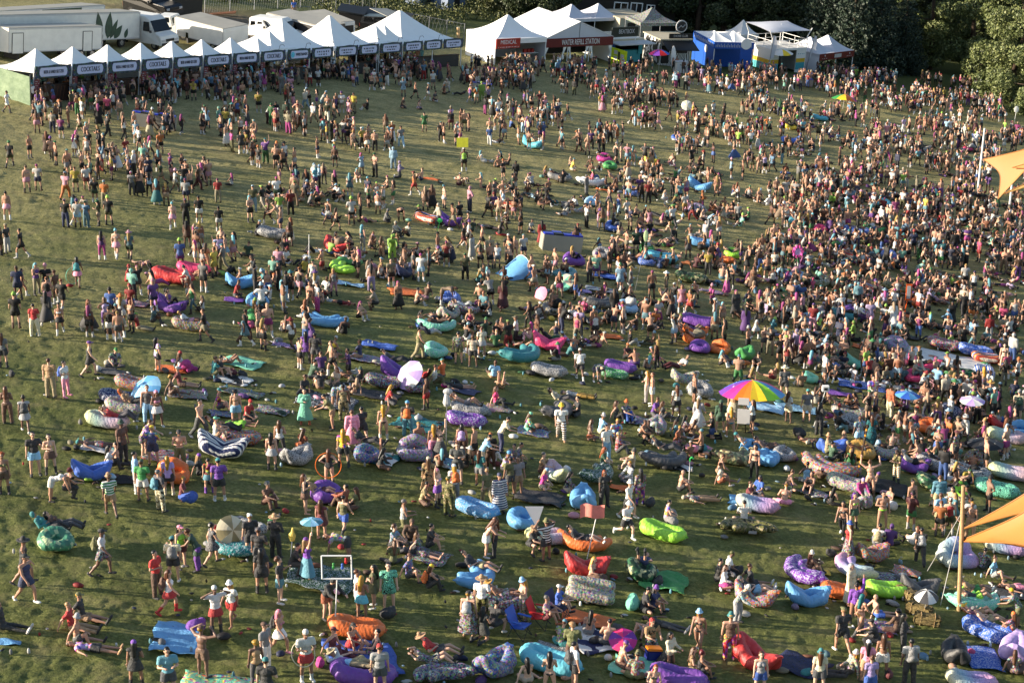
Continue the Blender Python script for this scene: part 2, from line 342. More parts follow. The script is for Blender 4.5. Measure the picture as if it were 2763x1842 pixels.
class Prims:
    def __init__(s): s.v = []; s.f = []; s.n = 0
    def _add(s, v, f): s.v.append(v); s.f += [tuple(i + s.n for i in q) for q in f]; s.n += len(v)
    def ell(s, c, a, b, d, ra, rb, rd):
        """ellipsoid with axes a, b, d"""
        A = np.array([unit(a) * ra, unit(b) * rb, unit(d) * rd]); v = SPH[0] @ A + np.asarray(c); s._add(v, SPH[1] if np.linalg.det(A) > 0 else [q[::-1] for q in SPH[1]])
    def cap(s, p0, p1, r0, r1, n=9, flat=False):
        p0, p1 = np.asarray(p0, float), np.asarray(p1, float); L = np.linalg.norm(p1 - p0)
        d = (p1 - p0) / L if L > 1e-6 else np.array((0, 0, 1.0)); q = np.array((0, 0, 1.0)) if abs(d[2]) < .9 else np.array((1.0, 0, 0))
        u = unit(np.cross(d, q)); w = np.cross(d, u); rows = []
        for a in (-75, -40, 0): rows.append((p0 + d * r0 * math.sin(R(a)), r0 * math.cos(R(a))))
        if flat: rows += [(p0 + (p1 - p0) * .5, (r0 + r1) / 2), (p1 - d * .004, r1), (p1, r1 * .97)]
        else:
            for a in (0, 40, 75): rows.append((p1 + d * r1 * math.sin(R(a)), r1 * math.cos(R(a))))
        t = np.arange(n) * 2 * math.pi / n; v = np.concatenate([c + np.outer(np.cos(t), u) * r + np.outer(np.sin(t), w) * r for c, r in rows])
        f = [(i * n + j, i * n + (j + 1) % n, (i + 1) * n + (j + 1) % n, (i + 1) * n + j) for i in range(5) for j in range(n)]
        f += [tuple(range(n))[::-1], tuple(range(5 * n, 6 * n))]; s._add(v, f)
    def bell(s, c0, c1, l, a0, b0, a1, b1, n=16):
        c0, c1 = np.asarray(c0, float), np.asarray(c1, float); d = unit(c1 - c0); l = unit(l - d * np.dot(l, d)); w = np.cross(d, l)
        t = np.arange(n) * 2 * math.pi / n; rows = [(c0, a0 * .6, b0 * .6), (c0 + d * .02, a0, b0), ((c0 + c1) / 2, a0 * .45 + a1 * .55, b0 * .45 + b1 * .55), (c1 - d * .005, a1, b1), (c1, a1 * .97, b1 * .97)]
        v = np.concatenate([c + np.outer(np.cos(t), l) * a + np.outer(np.sin(t), w) * b for c, a, b in rows])
        f = [(i * n + j, i * n + (j + 1) % n, (i + 1) * n + (j + 1) % n, (i + 1) * n + j) for i in range(4) for j in range(n)]
        f += [tuple(range(n))[::-1], tuple(range(4 * n, 5 * n))]; s._add(v, f)
    def mesh(s, name):
        me = bpy.data.meshes.new(name); v = np.concatenate(s.v); me.from_pydata(v.tolist(), [], s.f); return me
WORK = bpy.data.scenes.new('work'); WVL = WORK.view_layers[0]
def remesh(me, voxel, ratio=1.0, smooth=2, name='m'):
    o = bpy.data.objects.new('tmp', me); WORK.collection.objects.link(o)
    m = o.modifiers.new('r', 'REMESH'); m.mode = 'VOXEL'; m.voxel_size = voxel; m.use_smooth_shade = True
    if smooth: q = o.modifiers.new('s', 'SMOOTH'); q.iterations = smooth; q.factor = .5
    if ratio < 1: d = o.modifiers.new('d', 'DECIMATE'); d.ratio = ratio
    WVL.update(); dg = WVL.depsgraph
    out = bpy.data.meshes.new_from_object(o.evaluated_get(dg)); out.name = name
    bpy.data.objects.remove(o); bpy.data.meshes.remove(me)
    out.polygons.foreach_set('use_smooth', [True] * len(out.polygons)); return out
def torso_prims(B, J, f, g=0.0, lo=0.0, hi=1.0):
    T, l, c = J['T'], J['lat'], J['fwd']
    if lo < .2: B.ell(J['pel'] + T * .02, l, c, T, (.168 if f else .158) + g, .112 + g, .12 + g * .5)
    if lo < .5 and hi > .3: B.ell(T * .16, l, c, T, (.125 if f else .142) + g, .102 + g, .15)
    if hi > .6:
        B.ell(T * .335, l, c, T, (.145 if f else .168) + g, .112 + g, .155)
        if f:
            for q in (1, -1): B.ell(T * .315 + c * .082 + l * .066 * q, l, c, T, .062 + g, .058 + g, .062 + g)
    if hi > .8: B.cap(J['shL'], J['shR'], .062 + g, .062 + g); B.ell(T * .43, l, c, T, .13 + g, .085 + g, .075 + g)
def arm(B, J, s, g=0.0, up=1.0, fore=1.0):
    a, e, w = J['sh' + s], J['el' + s], J['wr' + s]
    if up > 0: B.cap(a, a + (e - a) * up, .052 + g, .052 - .012 * up + g, 9, g > 0 and fore == 0)
    if fore > 0: B.cap(e, e + (w - e) * fore, .041 + g, .041 - .014 * fore + g)
def leg(B, J, s, f, g=0.0, up=1.0, low=1.0, flare=0.0):
    h, k, a = J['hip' + s], J['kn' + s], J['an' + s]; t = .094 if f else .088
    if up > 0: B.cap(h, h + (k - h) * up, t + g, t - (t - .058) * up + g + flare, 9, g > 0 and low == 0)
    if low > 0:
        B.cap(k, k + (a - k) * low, .057 + g, .057 - .02 * low + g + flare)
        if low > .5: B.ell(k + (a - k) * .3 + J['ft' + s] * -.014, np.cross(J['shin' + s], J['ft' + s]), J['ft' + s], J['shin' + s], .05 + g, .054 + g, .13)
def foot(B, J, s, g=0.0):
    a, d, ft = J['an' + s], J['shin' + s], J['ft' + s]
    B.cap(a + d * .035 - ft * .03, a + d * .06 + ft * .13, .040 + g, .030 + g); B.ell(a + d * .05 + ft * .09, np.cross(d, ft), ft, d, .045 + g, .09 + g, .032 + g)
def hand(B, J, s):
    w, d = J['wr' + s], J['fa' + s]; sg = 1 if s == 'L' else -1
    side = np.cross(d, np.array((0, 0, 1.0)) if abs(d[2]) < .8 else np.array((0, -1.0, 0))); side = unit(side); pal = unit(np.cross(side, d))
    if pal.dot(np.array((0, 0, -1.0))) < 0: pal = -pal
    B.ell(w + d * .045, side, d, pal, .040, .052, .019)
    for i, L in enumerate((.062, .074, .070, .054)):
        b = w + d * .085 + side * (-.030 + .020 * i); m = b + d * L * .5 + pal * .008; e = m + d * L * .38 + pal * .028
        B.cap(b, m, .0100, .0095, 6); B.cap(m, e, .0095, .008, 6)
    th = w + d * .03 - side * .034; B.cap(th, th + d * .03 - side * .028 + pal * .012, .012, .011, 6); B.cap(th + d * .03 - side * .028 + pal * .012, th + d * .06 - side * .026 + pal * .03, .011, .009, 6)
def head(B, J):
    c, u, l, q = J['headc'], J['H'], J['hl'], J['hf']
    B.ell(c + u * .018, l, q, u, .076, .094, .098); B.ell(c - u * .045 + q * .022, l, q, u, .058, .066, .066)
    B.cap(c + q * .09 + u * .0, c + q * .108 - u * .03, .010, .017, 6)
    for s in (1, -1): B.ell(c + l * .078 * s - u * .008 - q * .005, l, q, u, .013, .020, .032)
    B.cap(J['neck'] - J['T'] * .03, c - u * .06, .056, .050)
BODY = {}; GARM = {}
def body_prims(J, f, fingers=True):
    B = Prims(); torso_prims(B, J, f); head(B, J)
    for s in 'LR':
        arm(B, J, s); leg(B, J, s, f); foot(B, J, s)
        if fingers: hand(B, J, s)
        else: B.ell(J['wr' + s] + J['fa' + s] * .07, J['fa' + s], (1, .1, .2), (0, .3, 1), .085, .035, .03)
    return B
ZOFF = {}
def body(pose, sex):
    k = (pose, sex)
    if k not in BODY:
        J = skeleton(pose, sex); me = remesh(body_prims(J, sex == 'f').mesh('b'), .0135, .42, 1, 'body_%s_%s' % k)
        v = np.empty(len(me.vertices) * 3); me.vertices.foreach_get('co', v); v = v.reshape(-1, 3)
        d = v - J['headc']; a, b, c = d @ J['hl'], d @ J['hf'], d @ J['H']; w = np.zeros(len(v)); fr = b > .045
        for s in (1, -1):
            w = np.maximum(w, fr * np.clip(1.6 - np.hypot((a - .032 * s) / .014, (c - .014) / .010), 0, .85))
            w = np.maximum(w, fr * np.clip(1.5 - np.hypot((a - .034 * s) / .018, (c - .040) / .007), 0, .6))
        w = np.maximum(w, fr * np.clip(1.5 - np.hypot(a / .024, (c + .058) / .009), 0, .5))
        at = me.attributes.new('face_mark', 'FLOAT', 'POINT'); at.data.foreach_set('value', w)
        z = v[:, 2].min(); ZOFF[k] = z; me.transform(Matrix.Translation((0, 0, -z)))
        me.materials.append(MATS['skin']); BODY[k] = (me, J)
    return BODY[k]
def garment_prims(kind, J, f):
    B = Prims(); T, l, c = J['T'], J['lat'], J['fwd']; g = .016
    H, hl, hf, hc = J['H'], J['hl'], J['hf'], J['headc']
    up_ = T[2] > .75 and (J['knL'][2] + J['knR'][2]) / 2 < -.3
    def hem(k, r=.0):
        if up_:
            k2 = min(k, 1.0); e = (J['hipL'] + (J['knL'] - J['hipL']) * k2 + J['hipR'] + (J['knR'] - J['hipR']) * k2) / 2; dv = (J['knL'] - J['knR']) * k2
            if k > 1: e = e * .35 + (J['anL'] + J['anR']) / 2 * .65; dv = J['anL'] - J['anR']
            B.bell(J['pel'] + T * .03, e, l, .165 + g, .115 + g, .15 + g + r + abs(dv.dot(l)) * .25, .11 + g + r + abs(dv.dot(c)) * .5)
        else:
            [B.cap(J['hip' + s], J['hip' + s] + (J['kn' + s] - J['hip' + s]) * min(k, 1), .10 + g, .10 + g + r) for s in 'LR']
            if k > 1: [leg(B, J, s, f, .05, 0, .8, .03) for s in 'LR']
    if kind in ('t_shirt', 'jersey'):
        torso_prims(B, J, f, g); [arm(B, J, s, .026, .68, 0) for s in 'LR']
        if kind == 'jersey': hem(.22, .015)
    elif kind == 'tank_top': torso_prims(B, J, f, g, 0, .75); B.ell(T * .42, l, c, T, .12, .10, .07)
    elif kind in ('long_sleeved_top', 'jacket', 'hoodie'):
        torso_prims(B, J, f, g + (.012 if kind != 'long_sleeved_top' else 0)); [arm(B, J, s, .022, 1, .92) for s in 'LR']
        if kind != 'long_sleeved_top': hem(.12)
        if kind == 'hoodie': B.ell(hc + H * .02 - hf * .02, hl, hf, H, .105, .108, .13)
    elif kind == 'crop_top': B.ell(T * .325, l, c, T, .158, .126, .075); [B.ell(T * .315 + c * .086 + l * .066 * q, l, c, T, .068, .062, .066) for q in (1, -1)]
    elif kind == 'bikini_top': [B.ell(T * .315 + c * .088 + l * .066 * q, l, c, T, .06, .06, .055) for q in (1, -1)]; B.ell(T * .30, l, c, T, .156, .122, .022)
    elif kind == 'dress': torso_prims(B, J, f, g, 0, .9); hem(.55, .05)
    elif kind == 'robe': torso_prims(B, J, f, g + .015); [arm(B, J, s, .035, 1, .85) for s in 'LR']; hem(1.2, .10)
    elif kind == 'shorts': B.ell(J['pel'] + T * .0, l, c, T, .176, .128, .11); [leg(B, J, s, f, .028, .62, 0, .022) for s in 'LR']
    elif kind == 'briefs': B.ell(J['pel'] - T * .01, l, c, T, .174, .12, .085)
    elif kind == 'trousers': B.ell(J['pel'], l, c, T, .174, .124, .11); [leg(B, J, s, f, .024, 1, .95, .014) for s in 'LR']
    elif kind == 'skirt': B.ell(J['pel'] + T * .02, l, c, T, .176, .125, .10); hem(.50, .045)
    elif kind == 'long_skirt': B.ell(J['pel'] + T * .02, l, c, T, .176, .125, .10); hem(1.2, .13)
    elif kind == 'leggings': [leg(B, J, s, f, .010, 1, 1) for s in 'LR']; B.ell(J['pel'], l, c, T, .172, .118, .10)
    elif kind[:4] == 'shoe': foot(B, J, kind[5], .013)
    elif kind[:4] == 'boot': s = kind[5]; foot(B, J, s, .014); k, a = J['kn' + s], J['an' + s]; B.cap(a + (k - a) * .55, a, .064, .052)
    elif kind[:4] == 'sock': s = kind[5]; k, a = J['kn' + s], J['an' + s]; B.cap(a + (k - a) * .38, a, .052, .045)
    elif kind == 'hair_short': B.ell(hc + H * .042 - hf * .022, hl, hf, H, .086, .096, .092)
    elif kind == 'hair_long':
        B.ell(hc + H * .042 - hf * .022, hl, hf, H, .088, .098, .093); n = J['neck'] - c * .075
        B.cap(hc - hf * .075, n, .075, .085); B.cap(n, T * .27 - c * .125, .085, .055); [B.cap(hc - hf * .03 + hl * .07 * s, n + l * .07 * s + c * .04, .03, .035) for s in (1, -1)]
    elif kind == 'hair_bun': B.ell(hc + H * .042 - hf * .022, hl, hf, H, .084, .095, .09); B.ell(hc + H * .13 - hf * .06, hl, hf, H, .05, .05, .05)
    elif kind == 'hair_curly':
        rr = random.Random(3); B.ell(hc + H * .045 - hf * .03, hl, hf, H, .10, .105, .105)
        for i in range(16):
            a = rr.uniform(0, 6.28); e = rr.uniform(-.2, 1.4); B.ell(hc + H * (.03 + .10 * math.sin(e)) + hl * .10 * math.cos(e) * math.cos(a) + hf * (-.03 - .085 * math.cos(e) * abs(math.sin(a))), hl, hf, H, .045, .045, .045)
    elif kind == 'cap':
        B.ell(hc + H * .058 - hf * .008, hl, hf, H, .089, .104, .078); B.ell(hc + H * .062 + hf * .125, hl, hf, H, .07, .075, .013)
    elif kind in ('bucket_hat', 'sun_hat', 'top_hat'):
        r, z = dict(bucket_hat=(.135, .045), sun_hat=(.215, .055), top_hat=(.15, .06))[kind]
        B.ell(hc + H * z, hl, hf, H, r, r * 1.05, .018)
        B.cap(hc + H * (z + .01), hc + H * (z + (.075 if kind != 'top_hat' else .16)), .098, .084)
    elif kind == 'beanie': B.ell(hc + H * .06 - hf * .012, hl, hf, H, .09, .104, .098)
    elif kind == 'headscarf': B.ell(hc + H * .045 - hf * .022, hl, hf, H, .092, .104, .098); B.cap(hc - hf * .09, J['neck'] - c * .11 - T * .1, .05, .03)
    return B
VOX = dict(shoe=.016, sock=.016, boot=.016, bikini_top=.014, briefs=.018, cap=.013, sun_hat=.013, bucket_hat=.013, top_hat=.014, crop_top=.016)
def garment(kind, pose, sex):
    k = (kind, pose, sex)
    if k not in GARM:
        _, J = body(pose, sex); v = VOX.get(kind.split(' ')[0], .021)
        me = remesh(garment_prims(kind, J, sex == 'f').mesh('g'), v, .5, 1, kind)
        me.transform(Matrix.Translation((0, 0, -ZOFF[(pose, sex)]))); GARM[k] = me
    return GARM[k]
# ------------------------------------------------------------------ numpy noise, the field
def _h(i, j, s): n = (i * 374761393 + j * 668265263 + s * 1442695041) & 0xffffffff; n = ((n ^ (n >> 13)) * 1274126177) & 0xffffffff; return ((n ^ (n >> 16)) & 0xffff) / 65535.0
def vn(x, y, scale, seed=0):
    x = np.asarray(x) / scale; y = np.asarray(y) / scale; i = np.floor(x).astype(np.int64); j = np.floor(y).astype(np.int64)
    a, b = x - i, y - j; a = a * a * (3 - 2 * a); b = b * b * (3 - 2 * b)
    return (_h(i, j, seed) * (1 - a) + _h(i + 1, j, seed) * a) * (1 - b) + (_h(i, j + 1, seed) * (1 - a) + _h(i + 1, j + 1, seed) * a) * b
def make_field():
    ys = [-60, -20, 10, 30, 40]; y = 46.0
    while y < 250: ys.append(y); y *= 1.0031
    ys += [270, 300, 340, 400, 500, 700, 1000, 1600, 2600]
    t = np.linspace(-.33, .33, 470); t = np.concatenate([[-40, -12, -4, -2, -1.2, -.8, -.6, -.5, -.42, -.37], t, [.37, .42, .5, .6, .8, 1.2, 2, 4, 12, 40]])
    ya = np.array(ys); Y, T_ = np.meshgrid(ya, t, indexing='ij'); X = T_ * np.clip(Y, 60, None)
    X = np.clip(X, -2600, 2600)
    Z = gz(X, Y)
    near = (Y > 44) & (Y < 262) & (np.abs(T_) < .36)
    amp = near * 1.0
    n = (vn(X, Y, .34, 1) - .5) * .045 + (vn(X, Y, .17, 2) - .5) * .045 + (vn(X, Y, .11, 7) - .5) * .03 + (vn(X, Y, 1.1, 3) - .5) * .06 + (vn(X, Y, 5, 4) - .5) * .10
    Z = Z + n * amp - .01
    nr, nc = X.shape; v = np.stack([X, Y, Z], -1).reshape(-1, 3)
    idx = np.arange(nr * nc).reshape(nr, nc); q = np.stack([idx[:-1, :-1], idx[:-1, 1:], idx[1:, 1:], idx[1:, :-1]], -1).reshape(-1, 4)
    me = bpy.data.meshes.new('field'); me.vertices.add(len(v)); me.vertices.foreach_set('co', v.ravel()); me.loops.add(q.size); me.loops.foreach_set('vertex_index', q.ravel().astype(np.int32))
    me.polygons.add(len(q)); me.polygons.foreach_set('loop_start', np.arange(0, q.size, 4, dtype=np.int32)); me.update(calc_edges=True); me.validate()
    me.polygons.foreach_set('use_smooth', [True] * len(q))
    m, nt, b = newmat('turf'); v_ = texco(nt)
    sx = nt.nodes.new('ShaderNodeSeparateXYZ'); nt.links.new(v_, sx.inputs[0])
    far = math_(nt, 'MULTIPLY', math_(nt, 'SUBTRACT', sx.outputs[1], 72), 1 / 62)
    far = math_(nt, 'ADD', far, math_(nt, 'MULTIPLY', math_(nt, 'SUBTRACT', noise(nt, .06, 3, .6, v_), .5), 1.6))
    fine = math_(nt, 'ADD', math_(nt, 'MULTIPLY', noise(nt, 7, 5, .75, v_), .72), math_(nt, 'MULTIPLY', noise(nt, 1.1, 3, .6, v_), .28)); mid = noise(nt, .9, 4, .6, v_)
    green = ramp(nt, fine, [(.34, (.050, .064, .016)), (.50, (.125, .140, .036)), (.66, (.26, .26, .090))])
    worn = ramp(nt, fine, [(.34, (.12, .118, .042)), (.50, (.28, .25, .105)), (.66, (.50, .425, .20))])
    c = mixc(nt, green, worn, far)
    c = mixc(nt, c, (.30, .25, .12, 1), math_(nt, 'MULTIPLY', ramp(nt, mid, [(.50, (0, 0, 0)), (.72, (1, 1, 1))]), .45)); c = mixc(nt, c, (.055, .075, .018, 1), math_(nt, 'MULTIPLY', ramp(nt, noise(nt, .35, 4, .65, v_), [(.52, (0, 0, 0)), (.66, (1, 1, 1))]), .45))
    # bare earth of the service track behind the tents
    P0 = Gd(560, 62); w = nt.nodes.new('ShaderNodeVectorMath'); w.operation = 'DISTANCE'; nt.links.new(v_, w.inputs[0]); w.inputs[1].default_value = P0
    dd = math_(nt, 'ADD', w.outputs['Value'], math_(nt, 'MULTIPLY', noise(nt, .15, 4, .6, v_), 14))
    c = mixc(nt, (.16, .115, .075, 1), c, ramp(nt, math_(nt, 'MULTIPLY', dd, 1 / 40), [(.42, (0, 0, 0)), (.55, (1, 1, 1))]))
    wild = math_(nt, 'MULTIPLY', math_(nt, 'SUBTRACT', sx.outputs[1], 205), 1 / 14)
    c = mixc(nt, c, mixc(nt, (.05, .072, .018, 1), (.11, .12, .035, 1), fine), wild)
    nt.links.new(c, b.inputs['Base Color']); b.inputs['Roughness'].default_value = .85; b.inputs['Specular IOR Level'].default_value = .2
    bump(nt, b, math_(nt, 'ADD', noise(nt, 14, 4, .75, v_), math_(nt, 'MULTIPLY', noise(nt, 4, 3, .6, v_), 1.2)), .9, .06)
    tag(obj('field', me, m), None, None, None, 'structure')
make_field()

# ------------------------------------------------------------------ air loungers
LMESH = {}
def chain(B, pts, rs):
    for (p, q), (a, b) in zip(zip(pts, pts[1:]), zip(rs, rs[1:])): B.cap(p, q, a, b, 12)
def lounger_mesh(kind, seed=0):
    k = (kind, seed)
    if k in LMESH: return LMESH[k]
    B = Prims(); r = random.Random(seed * 7 + len(kind)); j = lambda a: r.uniform(-a, a)
    if kind == 'long':      # two tubes joined at head and foot, a hollow between
        for s in (1, -1):
            chain(B, [(-.80, .12 * s, .40), (-.62, .27 * s, .34), (0, .33 * s + j(.02), .28), (.62, .29 * s, .31), (.82, .12 * s, .34)], [.22, .28, .26, .27, .20])
        B.ell((0, 0, .12), (1, 0, 0), (0, 1, 0), (0, 0, 1), .85, .30, .11); B.ell((-.80, 0, .50), (1, 0, .3), (0, 1, 0), (0, 0, 1), .15, .28, .15)
    elif kind == 'vee':     # both ends rear up, the middle sags
        for s in (1, -1):
            chain(B, [(-.82, .05 * s, .80), (-.55, .24 * s, .42), (0, .31 * s, .21), (.50, .26 * s, .36), (.78, .07 * s, .66)], [.12, .28, .22, .27, .13])
        B.ell((0, 0, .14), (1, 0, 0), (0, 1, 0), (0, 0, 1), .60, .28, .13)
    elif kind == 'curve':   # bent like a banana round its sitter
        for s in (1, -1):
            pts = []; rs = []
            for i in range(7):
                a = R(-75 + 25 * i); rr = .80 + .22 * s; pts.append((rr * math.sin(a) * 1.05, rr * math.cos(a) - .65, .28 + .14 * abs(math.sin(a)) ** 3)); rs.append(.23 if 0 < i < 6 else .17)
            chain(B, pts, rs)
    elif kind == 'ring':    # doubled over: a fat loop with a dimple
        n = 10; pts = []; rs = []
        for i in range(n + 1):
            a = 2 * math.pi * i / n; pts.append((.46 * math.cos(a), .42 * math.sin(a), .30 + .22 * max(0, math.sin(a)) ** 1.5)); rs.append(.27 - (.06 if i in (7, 8) else 0))
        chain(B, pts, rs); B.ell((0, 0, .16), (1, 0, 0), (0, 1, 0), (0, 0, 1), .42, .38, .15)
    elif kind == 'chair':   # seat with a tall back
        chain(B, [(-.42, .30, .55), (0, .34, .70), (.42, .30, .55)], [.24, .28, .24]); chain(B, [(-.45, -.25, .25), (.45, -.25, .25)], [.25, .25]); chain(B, [(-.5, .25, .28), (-.48, -.2, .28)], [.25, .22]); chain(B, [(.5, .25, .28), (.48, -.2, .28)], [.25, .22]); B.ell((0, 0, .2), (1, 0, 0), (0, 1, 0), (0, 0, 1), .5, .45, .18)
    elif kind == 'block':   # squarish pillow sofa
        for z, y, rr in ((.28, -.22, .27), (.28, .22, .27), (.62, .30, .24)): chain(B, [(-.72, y, z), (.72, y, z)], [rr, rr])
    me = remesh(B.mesh('l'), .04, 1, 6, 'lounger'); n = len(me.vertices); v = np.empty(n * 3); me.vertices.foreach_get('co', v); v = v.reshape(-1, 3)
    nn = np.empty(n * 3); me.vertex_normals.foreach_get('vector', nn); nn = nn.reshape(-1, 3)
    d = .005 * np.sin(v[:, 0] * 13 + seed + 2.2 * np.sin(v[:, 1] * 8 + seed)) * (.5 + .5 * np.sin(v[:, 2] * 9 + v[:, 0] * 3)) + .005 * np.sin(v[:, 1] * 21 + v[:, 0] * 11 + seed) + .004 * np.sin(v[:, 0] * 37 + v[:, 2] * 23)
    v = v + nn * d[:, None]; v[:, 2] = np.maximum(v[:, 2], .012)
    me.vertices.foreach_set('co', v.ravel()); me.update(); LMESH[k] = me; return me
LOUNGERS = []
_flap = None; _patch = None
def lounger(px, py, kind, col, pat, rot, label, s=1.0, patch=None, flap=True):
    global _flap, _patch
    Pt = G(px, py); me = lounger_mesh(kind, (len(LOUNGERS) * 5) % 4)
    o = obj('air_lounger', me, 'nylon_' + pat); osetmat(o, 'nylon_' + pat); o.color = rgb(col); o.matrix_world = ground_matrix(Pt, rot, True, s * .90)
    tag(o, label, 'air lounger', 'inflatable loungers on the grass')
    if flap and kind in ('long', 'vee', 'curve'):
        if _flap is None:
            _flap = MB().box((0, 0, 0), (.12, .30, .05)).box((.07, .10, .0), (.05, .05, .07)).mesh('end_flap', bevel=.012)
        f = obj('end_flap', _flap, 'nylon_plain', o); f.color = tuple(x * .8 for x in rgb(col)[:3]) + (1,)
        f.location = dict(long=(.99, 0, .30), vee=(.86, 0, .74), curve=(1.14, -.44, .42))[kind]
    if patch:
        if _patch is None: _patch = MB().box((0, 0, 0), (.34, .012, .13)).mesh('label_patch', bevel=.004)
        f = obj('label_patch', _patch, 'cloth_plain', o); f.color = rgb(patch); f.location = (.15, -.525 if kind == 'long' else -.52, .27); f.rotation_euler = (R(8), 0, 0)
    LOUNGERS.append((Pt, label, col, o)); return o
# ------------------------------------------------------------------ blankets, bags and bits
def blanket(px, py, L, Wd, rot, col, pat, label, wr=.03, name='blanket', cat='blanket', dz=.05):
    n, m = 14, 12; r = random.random() * 9; vs = []; fs = []
    for i in range(n + 1):
        for j in range(m + 1):
            x = (i / n - .5) * L; y = (j / m - .5) * Wd; x += .05 * math.sin(y * 5 + r) * (1 if i in (0, n) else 0); y += .05 * math.sin(x * 4 + r) * (1 if j in (0, m) else 0)
            z = wr * (math.sin(x * 5.1 + r + 1.7 * math.sin(y * 3.3)) * .5 + math.sin(y * 7.3 + x * 2.1 + r) * .4 + math.sin(x * 13 + y * 9) * .25 + .8)
            vs.append((x, y, z))
    N = len(vs); vs += [(x, y, z - .014) for x, y, z in vs]; g = lambda i, j: i * (m + 1) + j
    for i in range(n):
        for j in range(m):
            q = (g(i, j), g(i + 1, j), g(i + 1, j + 1), g(i, j + 1)); fs.append(q); fs.append(tuple(N + a for a in q[::-1]))
    rim = [g(i, 0) for i in range(n)] + [g(n, j) for j in range(m)] + [g(i, m) for i in range(n, 0, -1)] + [g(0, j) for j in range(m, 0, -1)]
    for a, b in zip(rim, rim[1:] + rim[:1]): fs.append((a, N + a, N + b, b))
    me = bpy.data.meshes.new(name); me.from_pydata(vs, [], fs); me.polygons.foreach_set('use_smooth', [True] * len(fs))
    o = obj(name, me, 'cloth_' + pat); osetmat(o, 'cloth_' + pat); o.color = rgb(col); o.matrix_world = ground_matrix(G(px, py), rot, True, 1, dz)
    tag(o, label, cat, 'blankets and mats spread on the grass'); return o
_pack = None
def pack_mesh():
    global _pack
    if _pack is None:
        B = Prims(); B.ell((0, 0, .24), (1, 0, 0), (0, 1, 0), (0, 0, 1), .155, .09, .24); B.cap((-.1, 0, .08), (.1, 0, .08), .085, .085); B.ell((0, .08, .16), (1, 0, 0), (0, 1, 0), (0, 0, 1), .11, .055, .10); B.cap((-.05, 0, .46), (.05, 0, .46), .02, .02)
        for s in (1, -1): B.cap((.10 * s, -.08, .40), (.12 * s, -.10, .15), .02, .02, 6)
        _pack = remesh(B.mesh('p'), .018, .7, 1, 'backpack')
    return _pack
def backpack(M, col, label, pat='plain'):
    o = obj('backpack', pack_mesh(), 'cloth_' + pat); osetmat(o, 'cloth_' + pat); o.color = rgb(col); o.matrix_world = M
    tag(o, label, 'backpack', 'backpacks'); return o
_bag = []
def bag(px, py, col, label, s=1.0, rot=0):
    if not _bag:
        B = Prims(); B.ell((0, 0, .16), (1, 0, 0), (0, 1, 0), (0, 0, 1), .26, .17, .17); B.ell((.12, .05, .22), (1, 0, .3), (0, 1, 0), (0, 0, 1), .14, .13, .13); B.cap((-.15, 0, .30), (0, -.02, .36), .018, .018); B.cap((0, -.02, .36), (.12, 0, .32), .018, .018)
        _bag.append(remesh(B.mesh('bag'), .025, .8, 1, 'bag'))
    o = obj('bag', _bag[0], 'cloth_plain'); o.color = rgb(col); o.matrix_world = ground_matrix(G(px, py), rot, True, s); tag(o, label, 'bag', 'bags left on the grass'); return o
def canopy_mesh(rad, hgt_, n, scallop=.0, seg=5):
    """domed umbrella cloth of n panels, a thin closed shell"""
    vs = []; fs = []
    def ringv(dz):
        base = len(vs); vs.append((0, 0, hgt_ + dz))
        for k in range(1, seg + 1):
            t = k / seg
            for i in range(n * 2):
                a = math.pi * i / n; rr = rad * t * (1 if i % 2 == 0 else 1 - .035 * t - scallop * t); vs.append((rr * math.cos(a), rr * math.sin(a), hgt_ * (1 - t ** 1.7) - (0 if i % 2 == 0 else .03 * t * rad) + dz))
        return base
    a = ringv(0); b = ringv(-.012); N = n * 2
    mats = []
    for base, rev in ((a, 0), (b, 1)):
        for i in range(N):
            q = (base, base + 1 + i, base + 1 + (i + 1) % N); fs.append(q[::-1] if rev else q); mats.append(i // 2)
            for k in range(seg - 1):
                o = base + 1 + k * N; q = (o + i, o + N + i, o + N + (i + 1) % N, o + (i + 1) % N); fs.append(q[::-1] if rev else q); mats.append(i // 2)
    for i in range(N):
        o1 = a + 1 + (seg - 1) * N; o2 = b + 1 + (seg - 1) * N; fs.append((o1 + i, o2 + i, o2 + (i + 1) % N, o1 + (i + 1) % N)); mats.append(i // 2)
    me = bpy.data.meshes.new('canopy'); me.from_pydata(vs, [], fs); me['panel'] = 0
    return me, mats
def umbrella(loc, rad, cols, label, pole=1.9, tilt=(0, 0), name='parasol', n=None, group='umbrellas and parasols', rise=None, rot=0, cat='umbrella'):
    n = n or max(8, len(cols)); rise = rise or rad * .38
    root = empty(name, loc, rot); root.matrix_world = Matrix.Translation(Vector(loc)) @ Matrix.Rotation(R(rot), 4, 'Z') @ Matrix.Rotation(R(tilt[0]), 4, 'X') @ Matrix.Rotation(R(tilt[1]), 4, 'Y')
    tag(root, label, cat, group)
    me, idx = canopy_mesh(rad, rise, n); me.transform(Matrix.Translation((0, 0, pole - rise * .25)))
    names = list(dict.fromkeys(cols))
    for c in names: me.materials.append(plain('parasol_' + c, PAL[c], .6, .05))
    me.polygons.foreach_set('material_index', [names.index(cols[i % len(cols)]) for i in idx])
    link(bpy.data.objects.new('canopy', me), root)
    MB().bar((0, 0, 0), (0, 0, pole + rise * .75), .018 if pole > 1 else .010).obj('pole', plain('pole_metal', (.75, .75, .73), .4, .03), root)
    for k in range(n):
        a = 2 * math.pi * k / n
        MB().bar((0, 0, pole + rise * .68), (rad * .6 * math.cos(a), rad * .6 * math.sin(a), pole + rise * .35), .006, 5).obj('rib', MATS['pole_metal'], root)
    return root
